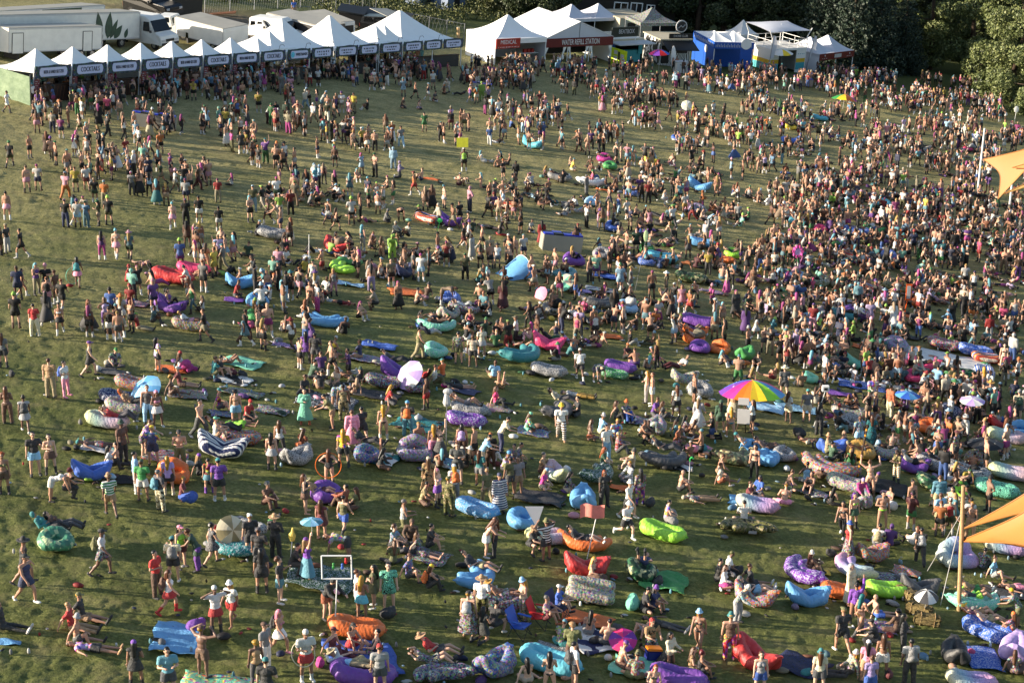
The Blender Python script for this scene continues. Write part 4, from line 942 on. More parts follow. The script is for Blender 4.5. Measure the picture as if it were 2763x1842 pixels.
# ------------------------------------------------------------------ the people who show largest, one row each
PP = '''A 230 650 walk 90 su:bk ta:bk sh:bk s:bk M
A 250 825 walk 60 cap:bk ta:nv sh:nv s:wh M h1.06
A 935 578 walk 90 cap:bk te:wh sh:bk/f s:bk M p:ol h1.05
A 1580 632 drink 180 cap:tl te:cr sh:bk s:wh M p:gy
A 1425 765 stand2 60 hs:bk te:rd tr:br b:bk M
A 1540 920 walk 100 hl:br ta:wh sk:rd b:rd F p:br
A 1650 505 stand 60 cap:pk ta:lm sh:mr s:bk F
A 1800 525 lean 270 hc:br dr:dgn tr:pu s:bk F
A 1930 475 walk 120 hc:bk dr:gy/z - s:bk F
A 560 215 recline 90 hl:bk ja:br tr:dg s:bk F z.28
A 440 235 recline 90 ho:dgn ho:tl tr:bk s:bk F z.30
A 2280 410 stand 200 cap:wh te:bk sh:bk s:bk M
A 2110 300 recline2 100 hl:rd dr:cr/f - - F z.28
A 1965 1100 shade 20 be:wh te:wh sk:rd b:bk M
A 2105 1020 walk 340 bu:wh te:wh sh:rd - F
A 1845 1500 shade 150 cap:br - sh:br s:bk M h1.05
A 1540 1705 phone 10 hs:bk te:ts sh:dg s:bk M h1.06
A 1240 1590 stand2 180 hd:pu dr:bk - b:bk F
A 650 1075 legs 90 hs:tn te:rd tr:tn s:bk M
A 745 985 legs 90 cap:ol te:bk sh:tn s:bk M
A 690 1195 legs2 90 bu:lg - sh:dg s:bk M
A 830 1255 lie 88 hs:br te:lv/t sh:bk s:sk M
A 20 1070 legs 80 hs:bk ja:bk le:bk s:wh M
B 60 735 stand 180 hl:bk je:bk sh:bk b:bk F h1.05
B 40 540 stand2 170 cap:dg te:bk sh:dg s:bk M
B 185 420 cross 150 su:tn ja:bk tr:bk s:bk M
B 225 820 drink 75 hc:br te:bk sh:ts s:wh M
B 470 615 point 120 be:pu ta:pu ls:ts s:bk F
B 600 250 stand 160 hl:br dr:mr - - F
B 800 205 walk 150 hs:bk ta:ol sh:bl b:bk F
B 825 450 bend 270 hs:bk te:lg/t sh:bk s:bk M
B 650 965 lean 50 hs:bk ho:bk sh:ru s:bk M
B 965 972 phone 160 hl:gd bi:tn sk:cy s:bk F
B 930 930 stand 95 hs:br te:wh sh:wh s:bk M
B 1075 865 cross 270 hl:bk dr:ol - s:wh F
B 1210 890 stand 5 hs:bk te:mt/z sh:mt/z s:bk M h1.06
B 220 1285 walk 70 hl:pk bi:pk sk:wh s:pk F p:bk
B 95 1440 stand 60 cap:br te:gy tr:wh s:wh M
B 15 1585 stand 200 hc:gd ta:tn le:dg s:bk F
B 465 1535 phone 20 be:wh te:wh sk:rd k:wh M h1.07
B 110 1800 stand2 185 be:tl te:bk sh:bk s:bk M h1.06
B 690 1300 legs2 70 cap:mr ta:mr tr:mr s:bk M
B 850 1245 knees 40 cap:bk bi:rd sk:rd - F
B 1060 1310 legs2 280 hs:bk ta:bk sh:bk/f s:bk M
B 850 1470 recline2 75 su:kh lo:wh tr:kh s:bk M z.22
B 870 1500 lie 80 hs:bk te:lb tr:kh s:bk M z.42
B 1110 1460 knees 200 hb:br bi:tn sh:bk - F
B 1130 1640 stand 180 cap:rd te:lg sh:dg s:bk M
B 1640 1360 recline 90 su:tn te:rd sh:dg s:bk M z.30
B 1600 1450 recline2 95 hs:br te:dg/f sh:dg/f s:bk M z.28
B 2060 1160 kneel 140 hl:bk dr:bk - b:bk F
B 2150 1110 crouch 150 hs:bk te:bk sh:bk s:wh M
B 1930 1128 stand 160 cap:bk ta:br ls:br/f s:tn M p:lg
B 2050 985 stand2 170 su:tn te:wh tr:ol/c s:bk M
B 2010 590 recline 80 hs:bk te:bk sh:kh s:bk M z.30
B 2230 840 recline 95 su:gd bi:cr sh:wh/f - F z.28
B 1390 270 cross_sit 0 ho:bk ho:br tr:dg s:bk M
B 1230 330 knees 60 hc:br te:lb/f sh:bk s:bk F
B 1560 330 knees 100 hs:bk te:bk sh:bk s:kh M
B 1240 480 cross_sit 200 hl:br te:ol le:bk s:bk F
B 1380 380 lie_knees 100 hs:br lo:dg tr:dg s:bk M
B 1480 400 legs 80 hl:br dr:br/f - - F
B 1380 610 legs2 80 cap:br te:bl/f sh:dg s:bk M
B 1560 700 knees 100 be:yl ta:bk tr:bk s:bk F p:or
B 1340 170 kneel 100 hs:gy ta:lg tr:ol s:wh M
B 2090 405 lean 85 hl:br cr:cr sk:wh s:wh F
B 2170 400 stand2 275 hl:br bi:wh tr:bk s:bk F
B 330 560 crouch 90 hs:bk te:bk tr:bk s:bk M
C 315 440 shade 215 bu:ol je:bk/s sh:bk s:bk M
C 170 365 crouch 60 su:tn te:bk sh:bk s:bk F
C 640 330 recline 90 hs:bk te:bk - s:wh M z.25
C 1040 240 run 45 bu:wh te:wh sh:bk k:wh M
C 1400 150 cross_sit 90 hs:bk dr:lv/t ls:gy s:sk F z.35
C 2105 150 cross_sit 170 hs:bk te:wh sh:dg s:bk M z.25
C 710 630 side_sit 60 hl:gd bi:br ls:br - F
C 1190 560 legs_up 340 hs:bk te:nv sk:nv b:bk F z.30
C 110 980 phone 300 bu:lb ta:be tr:kh/f s:bk F
C 420 960 knees 90 cap:wh te:bl sh:nv s:bk M z.30
C 310 1060 knees 80 hs:gy te:pk/f sh:mr s:ru M z.30
C 690 1120 knees 170 hl:bk bi:sk sh:gy - F
C 860 1215 cross_sit 185 hs:bk - sh:dg s:bk M
C 430 1220 cross_sit 150 be:ts te:lm/f sh:tl s:bk M
C 550 1320 kneel 170 hc:tn ja:ol tr:br s:bk M
C 1180 900 cross_sit 100 hs:bk te:bk sh:bk s:bk M
C 1270 890 knees 60 bu:pu te:nv sh:nv s:bk F
C 1265 1270 kneel 25 hd:rd te:tn/c sh:bk/f s:bk M
C 1180 1110 lie_knees 330 hs:bk - sh:lg s:bk M
C 1370 1040 lie 70 hs:bk te:bk le:dg s:wh M
C 1430 1385 kneel 60 hl:bk ja:cr ls:bk s:bk F
C 1695 1268 walk 340 bu:lb bi:bk br:bk - F h1.03
C 1975 1340 stand 175 bu:tl ta:br tr:rd/t b:br M h1.05
C 2045 1010 lean 60 bu:wh lo:wh/f tr:lg s:bk M
C 2190 800 recline 100 be:gy te:bk sh:lb s:wh M z.28
C 1855 640 knees 95 hs:bk ja:bk tr:bk s:bk M
C 1905 700 side_sit 60 hl:br lo:wh sk:mg s:wh F
C 1940 560 cross_sit 90 hs:ol te:wh tr:gy s:bk M
C 2170 680 legs 95 hs:br te:bk sh:bk s:wh M
C 140 1560 side_sit 200 hl:bk bi:cr sh:be - F
C 345 1580 kneel 180 hl:bk bi:bk br:bk - F
C 570 1600 stand 110 hs:bk te:wh sh:bk s:bk M p:dg
C 970 1405 cross_sit 110 be:pu - sh:br s:bk M
C 1110 1520 cross_sit 170 bu:ol te:ru/f sh:ol s:bk M
C 1270 1600 cross_sit 10 hl:ru bi:dgn le:bk - F
C 1615 1470 side_sit 70 hl:br dr:tn/c - s:wh F
C 1690 1490 knees 95 hc:mr ta:bk sh:bk s:bk F
C 2250 1660 stand 5 hl:br ta:lg sh:bl s:bk F
D 1405 470 walk 170 hs:bk te:bk tr:bk s:bk F p:lg
D 700 220 walk 330 hl:bk cr:bk le:bk/z s:wh F
D 800 150 stand 20 hl:pu bi:lm sk:dgn b:bk F
D 1060 150 stand2 0 hs:bk - br:lm s:bk M
D 755 425 point 280 bu:bl ta:rd ls:mr/f s:bk F
D 1010 310 knees 170 hs:bk te:wh sh:gy s:bk M p:kh
D 410 590 knees 110 bu:wh lo:br sh:br s:bk F z.15
D 770 840 stand 60 hl:lg ro:cr - s:bk F h1.06
D 815 1020 point 170 hb:bk lo:pu br:pu b:bk F h1.05
D 860 1120 walk 120 hl:tl bi:bk br:gd b:dg F h1.05
D 700 1280 walk 200 cap:ol te:bk sh:bk s:wh M h1.07
D 1960 530 knees 150 hs:bk te:bk/f tr:bk s:bk M
D 2065 600 legs2 60 hb:br te:lb/z sh:lg s:bk F
D 2270 700 lie 110 hs:br - sh:pk s:bk M
D 1880 800 recline 95 cap:dg te:tn sh:gr s:wh M z.30
D 1900 860 recline2 95 cap:lm ta:dg sh:lm s:wh M z.28
D 2000 1070 recline 95 cap:gy - sh:kh s:bk M z.28
D 1925 1010 recline2 100 cap:yl ta:pk sh:tn s:bk F z.28
D 2240 1180 knees 220 be:or te:rd/f sh:bl s:bk F z.28
D 2290 1060 lean 240 hs:yl te:ol/f sh:ol s:bk M
D 2260 1480 side_sit 150 hl:br te:br/f ls:br s:bk F
D 1305 1570 stand 180 hs:bk te:lg tr:bk s:bk M p:gy h1.06
D 1245 1290 stand2 90 hl:bk lo:bk tr:bk s:bk F
D 1060 1495 stand 175 hl:br bi:wh sh:wh b:bk F h1.03
D 920 1545 stand2 175 be:wh te:pk sh:tn s:bk F
D 950 1690 stand 185 hb:br te:lv sh:bl s:bk F
D 770 1470 side_sit 290 bu:wh lo:cr/f tr:bk s:bk F
D 520 1500 legs 110 hb:br te:wh tr:bk s:bk F
D 490 1640 stand 170 bu:tl te:cr sh:dg s:bk F
D 1015 1250 crouch 250 cap:bk te:bk tr:bk s:wh M
D 1190 1100 cross_sit 220 hc:bk ja:br tr:br s:bk F
D 1010 960 legs 100 hs:sk - sh:bl s:bk M
D 1000 660 lie 95 hs:bk te:bk sh:mr s:bk M
D 1860 240 stand2 320 hs:gd - tr:tn s:bk M
D 1575 160 stand 200 hs:br te:lb sh:kh s:br M
E 35 245 stand 180 hl:br te:gy sh:bk b:bk F
E 465 515 stand 175 hs:br te:tn tr:kh b:bk M h1.05
E 600 505 stand2 70 hs:bk te:wh le:pk b:pk F p:bl
E 820 325 walk 95 cap:pu ta:bk sh:bk s:bk M
E 1435 275 stand 120 hl:bk je:lv/t sh:bk s:wh F
E 1630 275 legs2 90 hd:rd ta:wh ls:mg b:bk F
E 1030 240 cross_sit 20 cap:gr te:dg/f le:dg s:bk M
E 1930 330 knees 120 cap:br te:tl sh:ol s:bk M
E 2000 320 legs2 110 hs:bk te:bk sh:ol s:bk M
E 2080 210 lie_knees 110 hl:br bi:wh br:wh - F
E 1350 745 stand 10 hs:bk ta:dg tr:lb s:bk M
E 1435 780 stand2 20 hd:pk cr:pk sk:wh s:wh F
E 1545 500 legs2 85 hc:gd bi:bk br:bk - F
E 1630 420 legs 90 cap:wh te:mr sh:br s:bk M
E 75 750 cross 175 hl:br cr:br tr:br s:bk F
E 235 830 walk 190 hb:bk dr:lg - s:wh F p:dg
E 325 1220 drink 15 hs:bk te:bk sh:lb s:bk M h1.05
E 465 1200 stand2 20 hl:bk bi:sk sk:br b:bk F
E 45 1385 stand 5 hc:ru cr:ol sh:br b:bk F
E 1820 880 walk 60 hs:bk - tr:dg s:wh M h1.04
E 1980 630 legs2 90 be:tl te:mr/t sh:dg s:bk M
E 2145 765 stand 195 hc:bk cr:tn sh:lb s:wh F
E 2230 720 cross_sit 60 be:rd te:rd sh:bk s:bk M
E 1960 960 knees 110 cap:mt ta:wh sh:tn s:bk M z.32
E 2000 880 recline 90 hs:br te:dg tr:bk s:bk M z.3
E 2150 860 lie 80 hl:br dr:lm - - F z.42
E 1120 1115 stand 60 bu:dgn je:br tr:bk s:bk M h1.07
E 870 960 lie 95 cap:tl - sh:rd/f s:bk M
E 985 1155 legs2 95 hl:bk te:wh tr:bk s:bk F
E 1060 1130 cross_sit 270 hs:bk - sh:bk s:bk M
E 1310 1050 lean 80 hs:br te:lv/t sh:dg/f s:bk M
E 1395 1130 stand2 185 cap:yl te:bl/t sh:nv s:bk M p:nv
E 1640 1165 phone 5 cap:bk - tr:ol s:bk M
E 1240 1380 stand 110 hs:bk te:lb tr:lg s:wh M
E 1300 1455 stand2 175 cap:dgn te:gr sh:wh s:bk M
E 1535 1400 stand 178 hl:gd je:lv sh:bk b:cr F
E 1455 1545 stand2 130 hs:gy te:dg tr:cr/c s:bk M p:ts
E 1640 1450 side_sit 90 hs:gd te:mr ls:bl - F
E 1800 1230 legs2 85 hd:pu te:bk tr:bk s:bk F
E 1900 1380 stand 200 hs:bk te:mr/t sk:ts b:pu F h.9
E 1995 1455 stand2 190 cap:tl te:pu sh:bk k:wh M h1.05
E 490 1450 bend 100 hs:bk ta:wh sh:wh s:bk F
E 600 1420 crouch 100 hc:mr cr:br tr:bk s:bk F
E 1010 1590 walk 200 bu:tn te:gr/s sh:tn s:bk M
E 1200 640 recline 88 hl:ru te:sk le:bk s:bk F z.33
E 1080 780 recline2 90 hs:br te:rd tr:dg s:gy M z.30
F 460 205 stand 180 hl:bk dr:pu le:dg b:bk F
F 545 230 stand2 170 hs:bk te:bk sh:dg s:bk M
F 690 130 cross_sit 120 be:lg ta:yl sh:dg s:bk M
F 940 160 cross_sit 250 hb:br te:nv sh:tn s:bk F
F 1480 170 walk 100 hs:bk ta:ol tr:kh s:bk M
F 1840 210 stand 180 hs:bk te:ol/f sh:ol s:bk M
F 1970 240 stand2 175 hs:br te:be sh:bk s:bk M
F 2050 150 stand 200 hb:br te:cr sk:lg s:wh F
F 450 750 stand2 0 hl:bk ro:mt br:bk b:ru F
F 720 605 bend 90 hs:br te:lb/f sh:lb/f - F
F 1380 875 stand2 175 be:sb te:bk tr:ts s:bk M p:or
F 1160 900 point 190 hl:gd cr:bk br:bk b:wh F
F 970 930 walk 210 hs:bk te:bk sh:bk s:bk F h1.05
F 880 965 stand 190 hs:br ro:pk - s:wh M
F 800 1150 stand2 185 hl:gd te:yl/t sh:bk b:bk F h1.06
F 420 480 cross_sit 40 hc:br te:bk tr:bk s:bk F
F 500 400 crouch 120 hs:bk te:dgn sh:bk s:bk M
F 580 450 knees 200 hs:bk te:bk sh:tn s:bk M
F 730 410 cross_sit 330 hl:ru te:be tr:dg s:bk F
F 920 420 legs2 280 bu:dgn te:bk tr:bk s:bk F
F 1190 570 cross_sit 100 hl:gd te:rd tr:dg s:bk F
F 1620 400 legs2 80 hs:br te:wh tr:ol s:bk M
F 1820 430 lie 100 hl:mg te:bk sh:bk - F
F 1690 340 cross_sit 240 cap:tl te:or sh:dg s:bk M
F 2150 350 legs2 200 hs:br te:lb sh:tn s:bk M
F 2220 430 legs_up 350 hs:bk ta:or sh:tn - M
F 2170 590 legs2 90 hl:br te:hp le:dg b:bk F
F 1900 640 recline2 90 hs:br - sh:gy s:bk M z.28
F 1250 260 recline 88 hs:bk te:dg tr:bk s:bk M z.33
F 1510 400 recline 230 hl:br te:rd sk:mr - F z.25
F 1670 1090 point 175 hs:br cr:bk ls:dg b:bk F
F 1615 1080 stand 185 hl:gd bi:lv tr:pk s:bk F
F 400 990 cross_sit 150 hl:br te:ru sh:or - F
F 150 1170 stand 175 hl:bk cr:bk sk:lg b:bk F
F 225 1050 stand2 180 hl:br ta:wh le:bk s:bk F
F 670 1320 hips 170 hl:br ta:bk br:bk b:bk F
F 1000 1010 recline 75 hs:bk te:bk tr:bk s:bk M z.36
F 1120 1160 cross_sit 120 hl:bk lo:bk tr:br s:bk F
F 1570 1390 stand2 190 be:be ro:tn/c - s:bk F
F 1830 1290 phone 350 hs:br te:dg sh:bk s:bk M h1.07
F 1650 1500 point 70 hd:pk bi:lv sk:pu b:bk F
F 1800 1460 stand 200 be:wh ja:wh tr:gy s:bk F p:or
F 1750 1590 stand2 150 cap:ol ja:ol/c tr:ol/c s:bk M
F 1500 1480 cross_sit 80 hs:bk te:kh/c tr:br s:bk M
F 1870 1070 stand 170 hl:bk ta:lv sh:br s:bk F p:lv
F 450 1560 stand2 100 hl:br ta:bk sk:br - F
F 580 1450 recline 100 su:kh te:tn sh:mr s:bk F z.25
F 800 1520 knees 250 hs:bk ja:ru tr:br s:bk M
F 910 1530 cross_sit 270 hl:br te:ol tr:br s:bk F
F 2050 1180 lean 100 hs:bk te:lb sh:be s:tn M
F 2150 1130 cross_sit 130 hl:bk lo:wh sh:mr s:bk F
F 2220 1010 lean 100 hs:bk te:cr tr:nv s:bk M
F 2100 1490 walk 200 hs:tn te:ol tr:kh s:wh F
F 2210 1560 stand 20 be:nv ro:nv/s - s:bk M
F 2250 1230 crouch 60 be:sb te:lv/t tr:bk s:bk M
F 2030 1320 stand2 150 hl:br te:tl sh:gy s:bk F
F 2310 1400 stand 200 hs:bk te:ol sh:dg s:bk M
F 2330 1120 cross_sit 330 hs:bk te:gy/f sh:bk s:bk M
F 80 1500 knees 60 hc:gy te:br tr:br s:bk M
F 700 800 lean 280 hs:bk te:ol sh:tn s:bk M
F 800 720 stand 190 hs:bk ta:kh/c tr:kh/c s:bk M
G 620 360 walk 190 be:lg te:wh sh:bk k:wh M p:wh
G 780 375 bend 20 hl:bk te:nv/f sk:nv/f s:wh F
G 1275 585 stand 265 hs:br - sh:wh s:wh M
G 1225 555 stand2 260 hl:gd bi:cr tr:lg s:bk F
G 1495 690 stand2 200 hl:br te:cr/s sh:bk s:wh F
G 1690 800 walk 150 bu:wh lo:lg ls:wh s:wh F
G 1655 575 stand 90 cap:dg - sh:bk s:bk M
G 450 900 walk 5 bu:yl te:wh tr:br/s s:tn M h1.05
G 130 820 cross_sit 90 hd:mt lo:mt/t sh:mt - F
G 700 900 side_sit 80 hl:br bi:be sh:ru - F
G 800 850 knees 100 bu:wh te:lb sh:cr s:bk M
G 930 880 cross_sit 10 hs:gd te:lb/t sh:lb s:bk M
G 1010 720 knees 40 bu:or te:nv/f tr:bl s:bk M
G 940 720 legs2 85 hl:br ta:dg le:bk s:bk F
G 440 600 recline 80 hl:bk lo:be tr:dg s:bk F z.28
G 600 680 cross_sit 280 hs:bk te:bk tr:bk s:bk M
G 590 510 lie 95 cap:dg te:lg tr:gd s:bk M
G 1280 680 cross_sit 60 hs:br te:pu tr:dg s:bk M
G 1360 720 legs2 100 hl:br te:dg le:dg s:bk F
G 1550 850 knees 110 hl:bk te:mr/f sh:br s:bk F
G 1630 880 cross_sit 120 be:be te:tn sh:br s:bk F
G 1480 940 cross_sit 70 hs:gd te:ru sh:pk/f s:bk F
G 1890 830 stand2 190 hd:dgn ho:dgn sh:dgn s:wh F
G 1985 890 walk 185 hl:gd cr:tl br:tl s:wh F
G 2180 825 drink 250 hl:br te:wh sh:bk s:bk F
G 2010 720 stand 170 bu:lv ta:tn ls:cr s:bk M
G 860 1090 stand 40 hs:bk te:wh tr:lb s:wh M p:bk
G 840 1505 drink 20 hl:ru te:bk tr:bk s:bk F
G 1165 1490 stand 200 be:bk ja:ru/f le:pu/t s:bk F
G 1380 1050 recline 90 be:ol te:bk tr:dg s:bk M z.28
G 1520 1370 knees 95 hs:sk - sh:bk s:bk M
G 1700 1450 lie 110 be:be te:tn/f tr:tn s:bk M
G 1880 1300 legs2 90 hs:br te:cr sh:ru s:lg M
G 1870 1210 cross_sit 100 hs:br - sh:tn s:bk M
G 2200 1250 stand 330 hl:bk cr:bk le:bk/z s:bk F
G 270 1340 cross_sit 80 be:lb te:mg sh:be - F
G 260 1210 knees 70 hs:gy te:tn sh:br s:bk M
G 490 1370 cross_sit 90 hl:bk lo:bk/f sh:be s:bk F
G 960 1060 knees 100 be:be te:rd/f tr:dg s:bk M z.2
G 820 1180 cross_sit 90 hl:ru te:dgn tr:be s:bk F z.2
G 1070 1280 cross_sit 290 hs:gd lo:lg/s tr:gy s:bk M
G 1090 1180 knees 270 bu:dg te:be sh:bk s:bk M
G 40 1110 cross_sit 100 hs:bk te:dg/f sh:ol s:bk M
G 60 1400 stand 20 hs:bk te:gy sh:tn s:bk M
G 1060 1610 walk 60 bu:wh te:wh sh:bk s:wh M
G 2130 1470 knees 70 hs:br te:mr tr:bk s:bk M
G 2240 1400 cross_sit 320 hd:bk te:bl sh:dg s:bk F
G 2130 1010 recline 95 be:tl - sh:bk s:bk M z.28
G 2310 1040 recline 100 hs:bk - sh:br s:bk M z.28
H 970 605 walk 10 hs:bk te:wh/t sh:dg s:wh M h1.04
H 1130 690 stand 120 hs:bk ja:ru tr:cr s:wh M
H 540 390 stand 100 hs:bk te:wh sh:bk s:bk M h1.06
H 1970 490 stand2 185 hl:gd bi:cr ls:rd/f s:bk F
H 2160 270 stand 350 hl:bk bi:bk br:bk b:bk F
H 490 860 phone 120 hl:bk lo:bk tr:bk s:bk F h1.05
H 380 735 stand 175 be:tl te:gy sh:be s:bk M
H 210 740 stand2 120 hl:br te:wh sh:cr - F
H 175 515 walk 180 su:cr te:dg sh:bk k:wh M
H 1150 310 walk 190 hl:br cr:lg sh:bk b:bk F p:be
H 1720 1115 stand2 60 cap:mr te:ol/f sh:bk s:bk M
H 950 1410 dance 185 hb:br bi:tn br:tn b:br F h1.06
H 1190 1290 phone 300 hl:br te:ol/c le:gd/s b:bk F
H 1570 1560 stand 190 hs:br ja:ts sh:kh s:bk M h1.05
H 1690 1550 lean 40 be:lm lo:lm tr:cr s:bk F
H 850 985 stand 190 hs:br te:lb/f sh:lb s:bk M
H 960 960 stand2 170 hl:br te:tl/z ls:tl/z s:bk F
H 1790 850 cross_sit 350 hl:bk ta:bk sh:bk s:bk F
H 1140 990 cross_sit 180 hs:br - sh:bk s:bk M
H 2290 730 stand 170 bu:gy te:be sh:dg s:bk M p:dgn
H 2030 640 stand2 190 su:gd ta:ts sh:nv s:bk M
H 2030 540 stand 110 hs:br te:wh sh:lg s:wh M
H 200 1350 cross_sit 100 hb:br bi:bk sh:dgn - F
H 370 1290 cross_sit 190 hs:bk ta:lb sh:gy s:bk M
H 170 1490 cross_sit 180 su:br - sh:pk s:bk M
H 400 1370 knees 330 hl:br ta:bk sh:bk s:bk F
H 560 1080 knees 90 bu:tn te:kh tr:ol s:bk M z.3
H 600 1150 knees 110 hs:bk te:dgn tr:bk s:bk M z.3
I 710 1055 walk 175 hl:bk ta:bk sk:pk s:br F p:tl
I 320 1505 stand2 180 hs:bk te:rd tr:cr s:wh F
H 850 1520 lean 20 be:lv lo:mg tr:dg s:bk F'''
HAT = dict(hs='hair_short', hl='hair_long', hc='hair_curly', hb='hair_bun', cap='cap', bu='bucket_hat', su='sun_hat', be='beanie', hd='headscarf', ho='hood')
TOP = dict(te='t_shirt', ta='tank_top', lo='long_sleeved_top', ja='jacket', ho='hoodie', cr='crop_top', bi='bikini_top', dr='dress', ro='robe', je='jersey')
BOT = dict(sh='shorts', tr='trousers', sk='skirt', ls='long_skirt', br='briefs', le='leggings')
PAT = dict(t='tiedye', f='floral', c='camo', s='stripe', z='zebra'); PATN = dict(t='tie dye ', f='flowered ', c='mottled ', s='striped ', z='zebra print ')
POSEN = dict(stand='standing', stand2='standing', phone='standing, hands together', drink='standing, one hand raised to chest', hips='standing, hands on hips', cross='standing, arms folded', point='standing, arm raised',
    dance='dancing, arms up', shade='standing, both hands at the head', walk='walking', run='running', bend='bent over double', lean='leaning forward', cross_sit='sitting cross-legged', knees='sitting, knees up', legs='sitting, legs stretched out',
    legs2='sitting, one knee up', side_sit='sitting, legs to one side', recline='reclining', recline2='reclining, hands behind head', lie='lying flat', lie_knees='lying, knees up', legs_up='lying, legs in the air', kneel='kneeling', crouch='crouching')
SKINS = [(.80, .62, .52), (.74, .56, .46), (.69, .51, .41), (.57, .41, .32), (.82, .66, .56), (.40, .28, .22), (.77, .60, .50)]
prng = random.Random(11)
def col_o(o, k): o.color = (rgb(k) if isinstance(k, str) else lin(k) + (1,))
def jit(k, a=.10):
    c = PAL[k]; d = prng.uniform(-a, a); return tuple(min(1, max(.01, v * (1 + d) + prng.uniform(-.012, .012))) for v in c)
PEOPLE = []
def person(X, Y, pose, rot, hat, top, bot, shoe, sex, z=0.0, h=1.0, pack=None, skin=None):
    me, J = body(pose, sex); Pt = G(X, Y)
    o = bpy.data.objects.new('person', me); COL.objects.link(o); o.color = lin(skin or prng.choice(SKINS)) + (1,)
    tilt = pose in SEATED and z == 0
    o.matrix_world = ground_matrix(Pt, rot + prng.uniform(-8, 8), tilt, h * (.955 if sex == 'f' else 1.0) * .965, z + (.03 if tilt else 0.015))
    if pose not in SEATED: o.matrix_world = o.matrix_world @ Matrix.Diagonal((1.10, 1.10, .985, 1))
    def wear(kind, c, pat=None, mat='cloth_plain', nm=None, jitter=True):
        g = garment(kind, pose, sex)
        if not g.materials: g.materials.append(MATS[mat])
        q = bpy.data.objects.new(nm or kind.split(' ')[0], g); COL.objects.link(q); q.parent = o
        osetmat(q, 'cloth_' + PAT[pat] if pat else mat); q.color = lin(jit(c) if jitter else PAL[c]) + (1,); return q
    desc = []
    ht, hc_ = hat.split(':'); hk = HAT[ht]
    haircol = prng.choice(['bk', 'bk', 'br', 'br', 'gd', 'tn'])
    if hk == 'hood': pass
    elif hk.startswith('hair'):
        if hc_ != 'sk': wear(hk, hc_, mat='hair', nm='hair')
    else:
        wear('hair_long' if sex == 'f' else 'hair_short', haircol, mat='hair', nm='hair'); wear(hk, hc_)
    def piece(t, table):
        if t == '-': return None
        k, c = t.split(':'); pat = None
        if '/' in c: c, pat = c.split('/')
        if c == 'sk': c = 'tn'
        wear(table[k], c, pat); return table[k], c, pat
    tp = piece(top, TOP); bt = piece(bot, BOT)
    if tp is None and sex == 'f': tp = piece('bi:bk', TOP)
    if bt is None and (tp is None or tp[0] not in ('dress', 'robe')): bt = piece('sh:bk' if sex == 'm' else 'br:bk', BOT)
    if shoe != '-':
        k, c = shoe.split(':'); c = 'tn' if c == 'sk' else c
        for s in 'LR':
            if k == 'b': wear('boot ' + s, c, nm='boot')
            else:
                wear('shoe ' + s, c if k == 's' else 'wh', nm='shoe')
                if k == 'k': wear('sock ' + s, c, nm='sock')
    nm = {'t_shirt': 'T-shirt', 'long_sleeved_top': 'long-sleeved top'}
    g = lambda q: '%s %s%s' % (CNAME[q[1]], PATN[q[2]] if q[2] else '', nm.get(q[0], q[0].replace('_', ' ')))
    cl = ' and '.join(g(q) for q in (tp, bt) if q) if tp else 'only ' + g(bt)
    if hk == 'hood': ha = 'hood up'
    elif hk.startswith('hair'): ha = {'hs': 'short %s hair', 'hl': 'long %s hair', 'hc': 'curly %s hair', 'hb': '%s hair in a bun'}[ht] % CNAME[hc_] if hc_ != 'sk' else 'bald head'
    else: ha = '%s %s' % (CNAME[hc_], hk.replace('_', ' '))
    PEOPLE.append(dict(o=o, Pt=Pt, base='person in ' + cl, hat=ha, pose=POSEN[pose], z=z, shoe=shoe, pack=pack, tb=(tp, bt)))
    if pack:
        T, c = Vector(J['T']), Vector(J['fwd']); zz = -ZOFF[(pose, sex)]
        loc = T * .05 - c * .20 + Vector((0, 0, zz)); xa = Vector(J['lat']); M = Matrix((xa, -c, T)).transposed().to_4x4(); M.translation = loc
        PEOPLE[-1]['packo'] = backpack(o.matrix_world @ M, pack, None)
    return o
for row in PP.split('\n'):
    t = row.split(); c, x, y, pose, rot, hat, top, bot, shoe = t[:9]; ex = t[9:]
    X, Y = px(c, float(x), float(y)); z = 0.0; h = 1.0; pk = None; sex = 'm'
    for e in ex:
        if e in 'MF': sex = e.lower()
        elif e[0] == 'z': z = float(e[1:])
        elif e[0] == 'h': h = float(e[1:])
        elif e[:2] == 'p:': pk = e[2:]
    person(X, Y, pose, float(rot), hat, top, bot, shoe, sex, z, h, pk)
# labels: clothes, head and pose first; what still reads alike is told apart by what it is beside
def wc(s): return len(s.replace(',', ' ').split())
def near_phrase(Pt):
    best = min(LOUNGERS, key=lambda l: (l[0] - Pt).length); d = (best[0] - Pt).length
    return (best, d)
SEEN = {}
def finish_labels():
    for p in PEOPLE:
        cand = '%s, %s, %s' % (p['base'], p['hat'], p['pose'])
        if wc(cand) > 16: cand = '%s, %s' % (p['base'], p['pose'])
        if wc(cand) > 16: cand = p['base']
        b, d = near_phrase(p['Pt']); word = 'on' if p['z'] > 0 and d < 1.6 else 'near'
        short = ' '.join(w for w in b[1].split(' lounger')[0].replace(' to ', ' and ').split()[-3:]).replace('and blue dotted', 'blue dotted') + ' lounger'
        ext = ' %s the %s' % (word, short)
        if d < 6 and (wc(cand + ext) <= 16): cand2 = cand + ext
        else: cand2 = cand
        k = cand2.lower(); n = 0
        while k in SEEN:
            n += 1; alt = cand.split(',')[0] + ext if n == 1 else cand + (' with a companion' if n == 2 else ' among friends' if n == 3 else ' number')
            cand2 = alt; k = cand2.lower()
            if n > 4: break
        SEEN[k] = 1; tag(p['o'], cand2, 'person', 'people on the field')
        if 'packo' in p:
            base = '%s backpack worn by the %s' % (CNAME[p['pack']], p['base']); ws = base.split(); p['packo']['label'] = ' '.join(ws[:16])
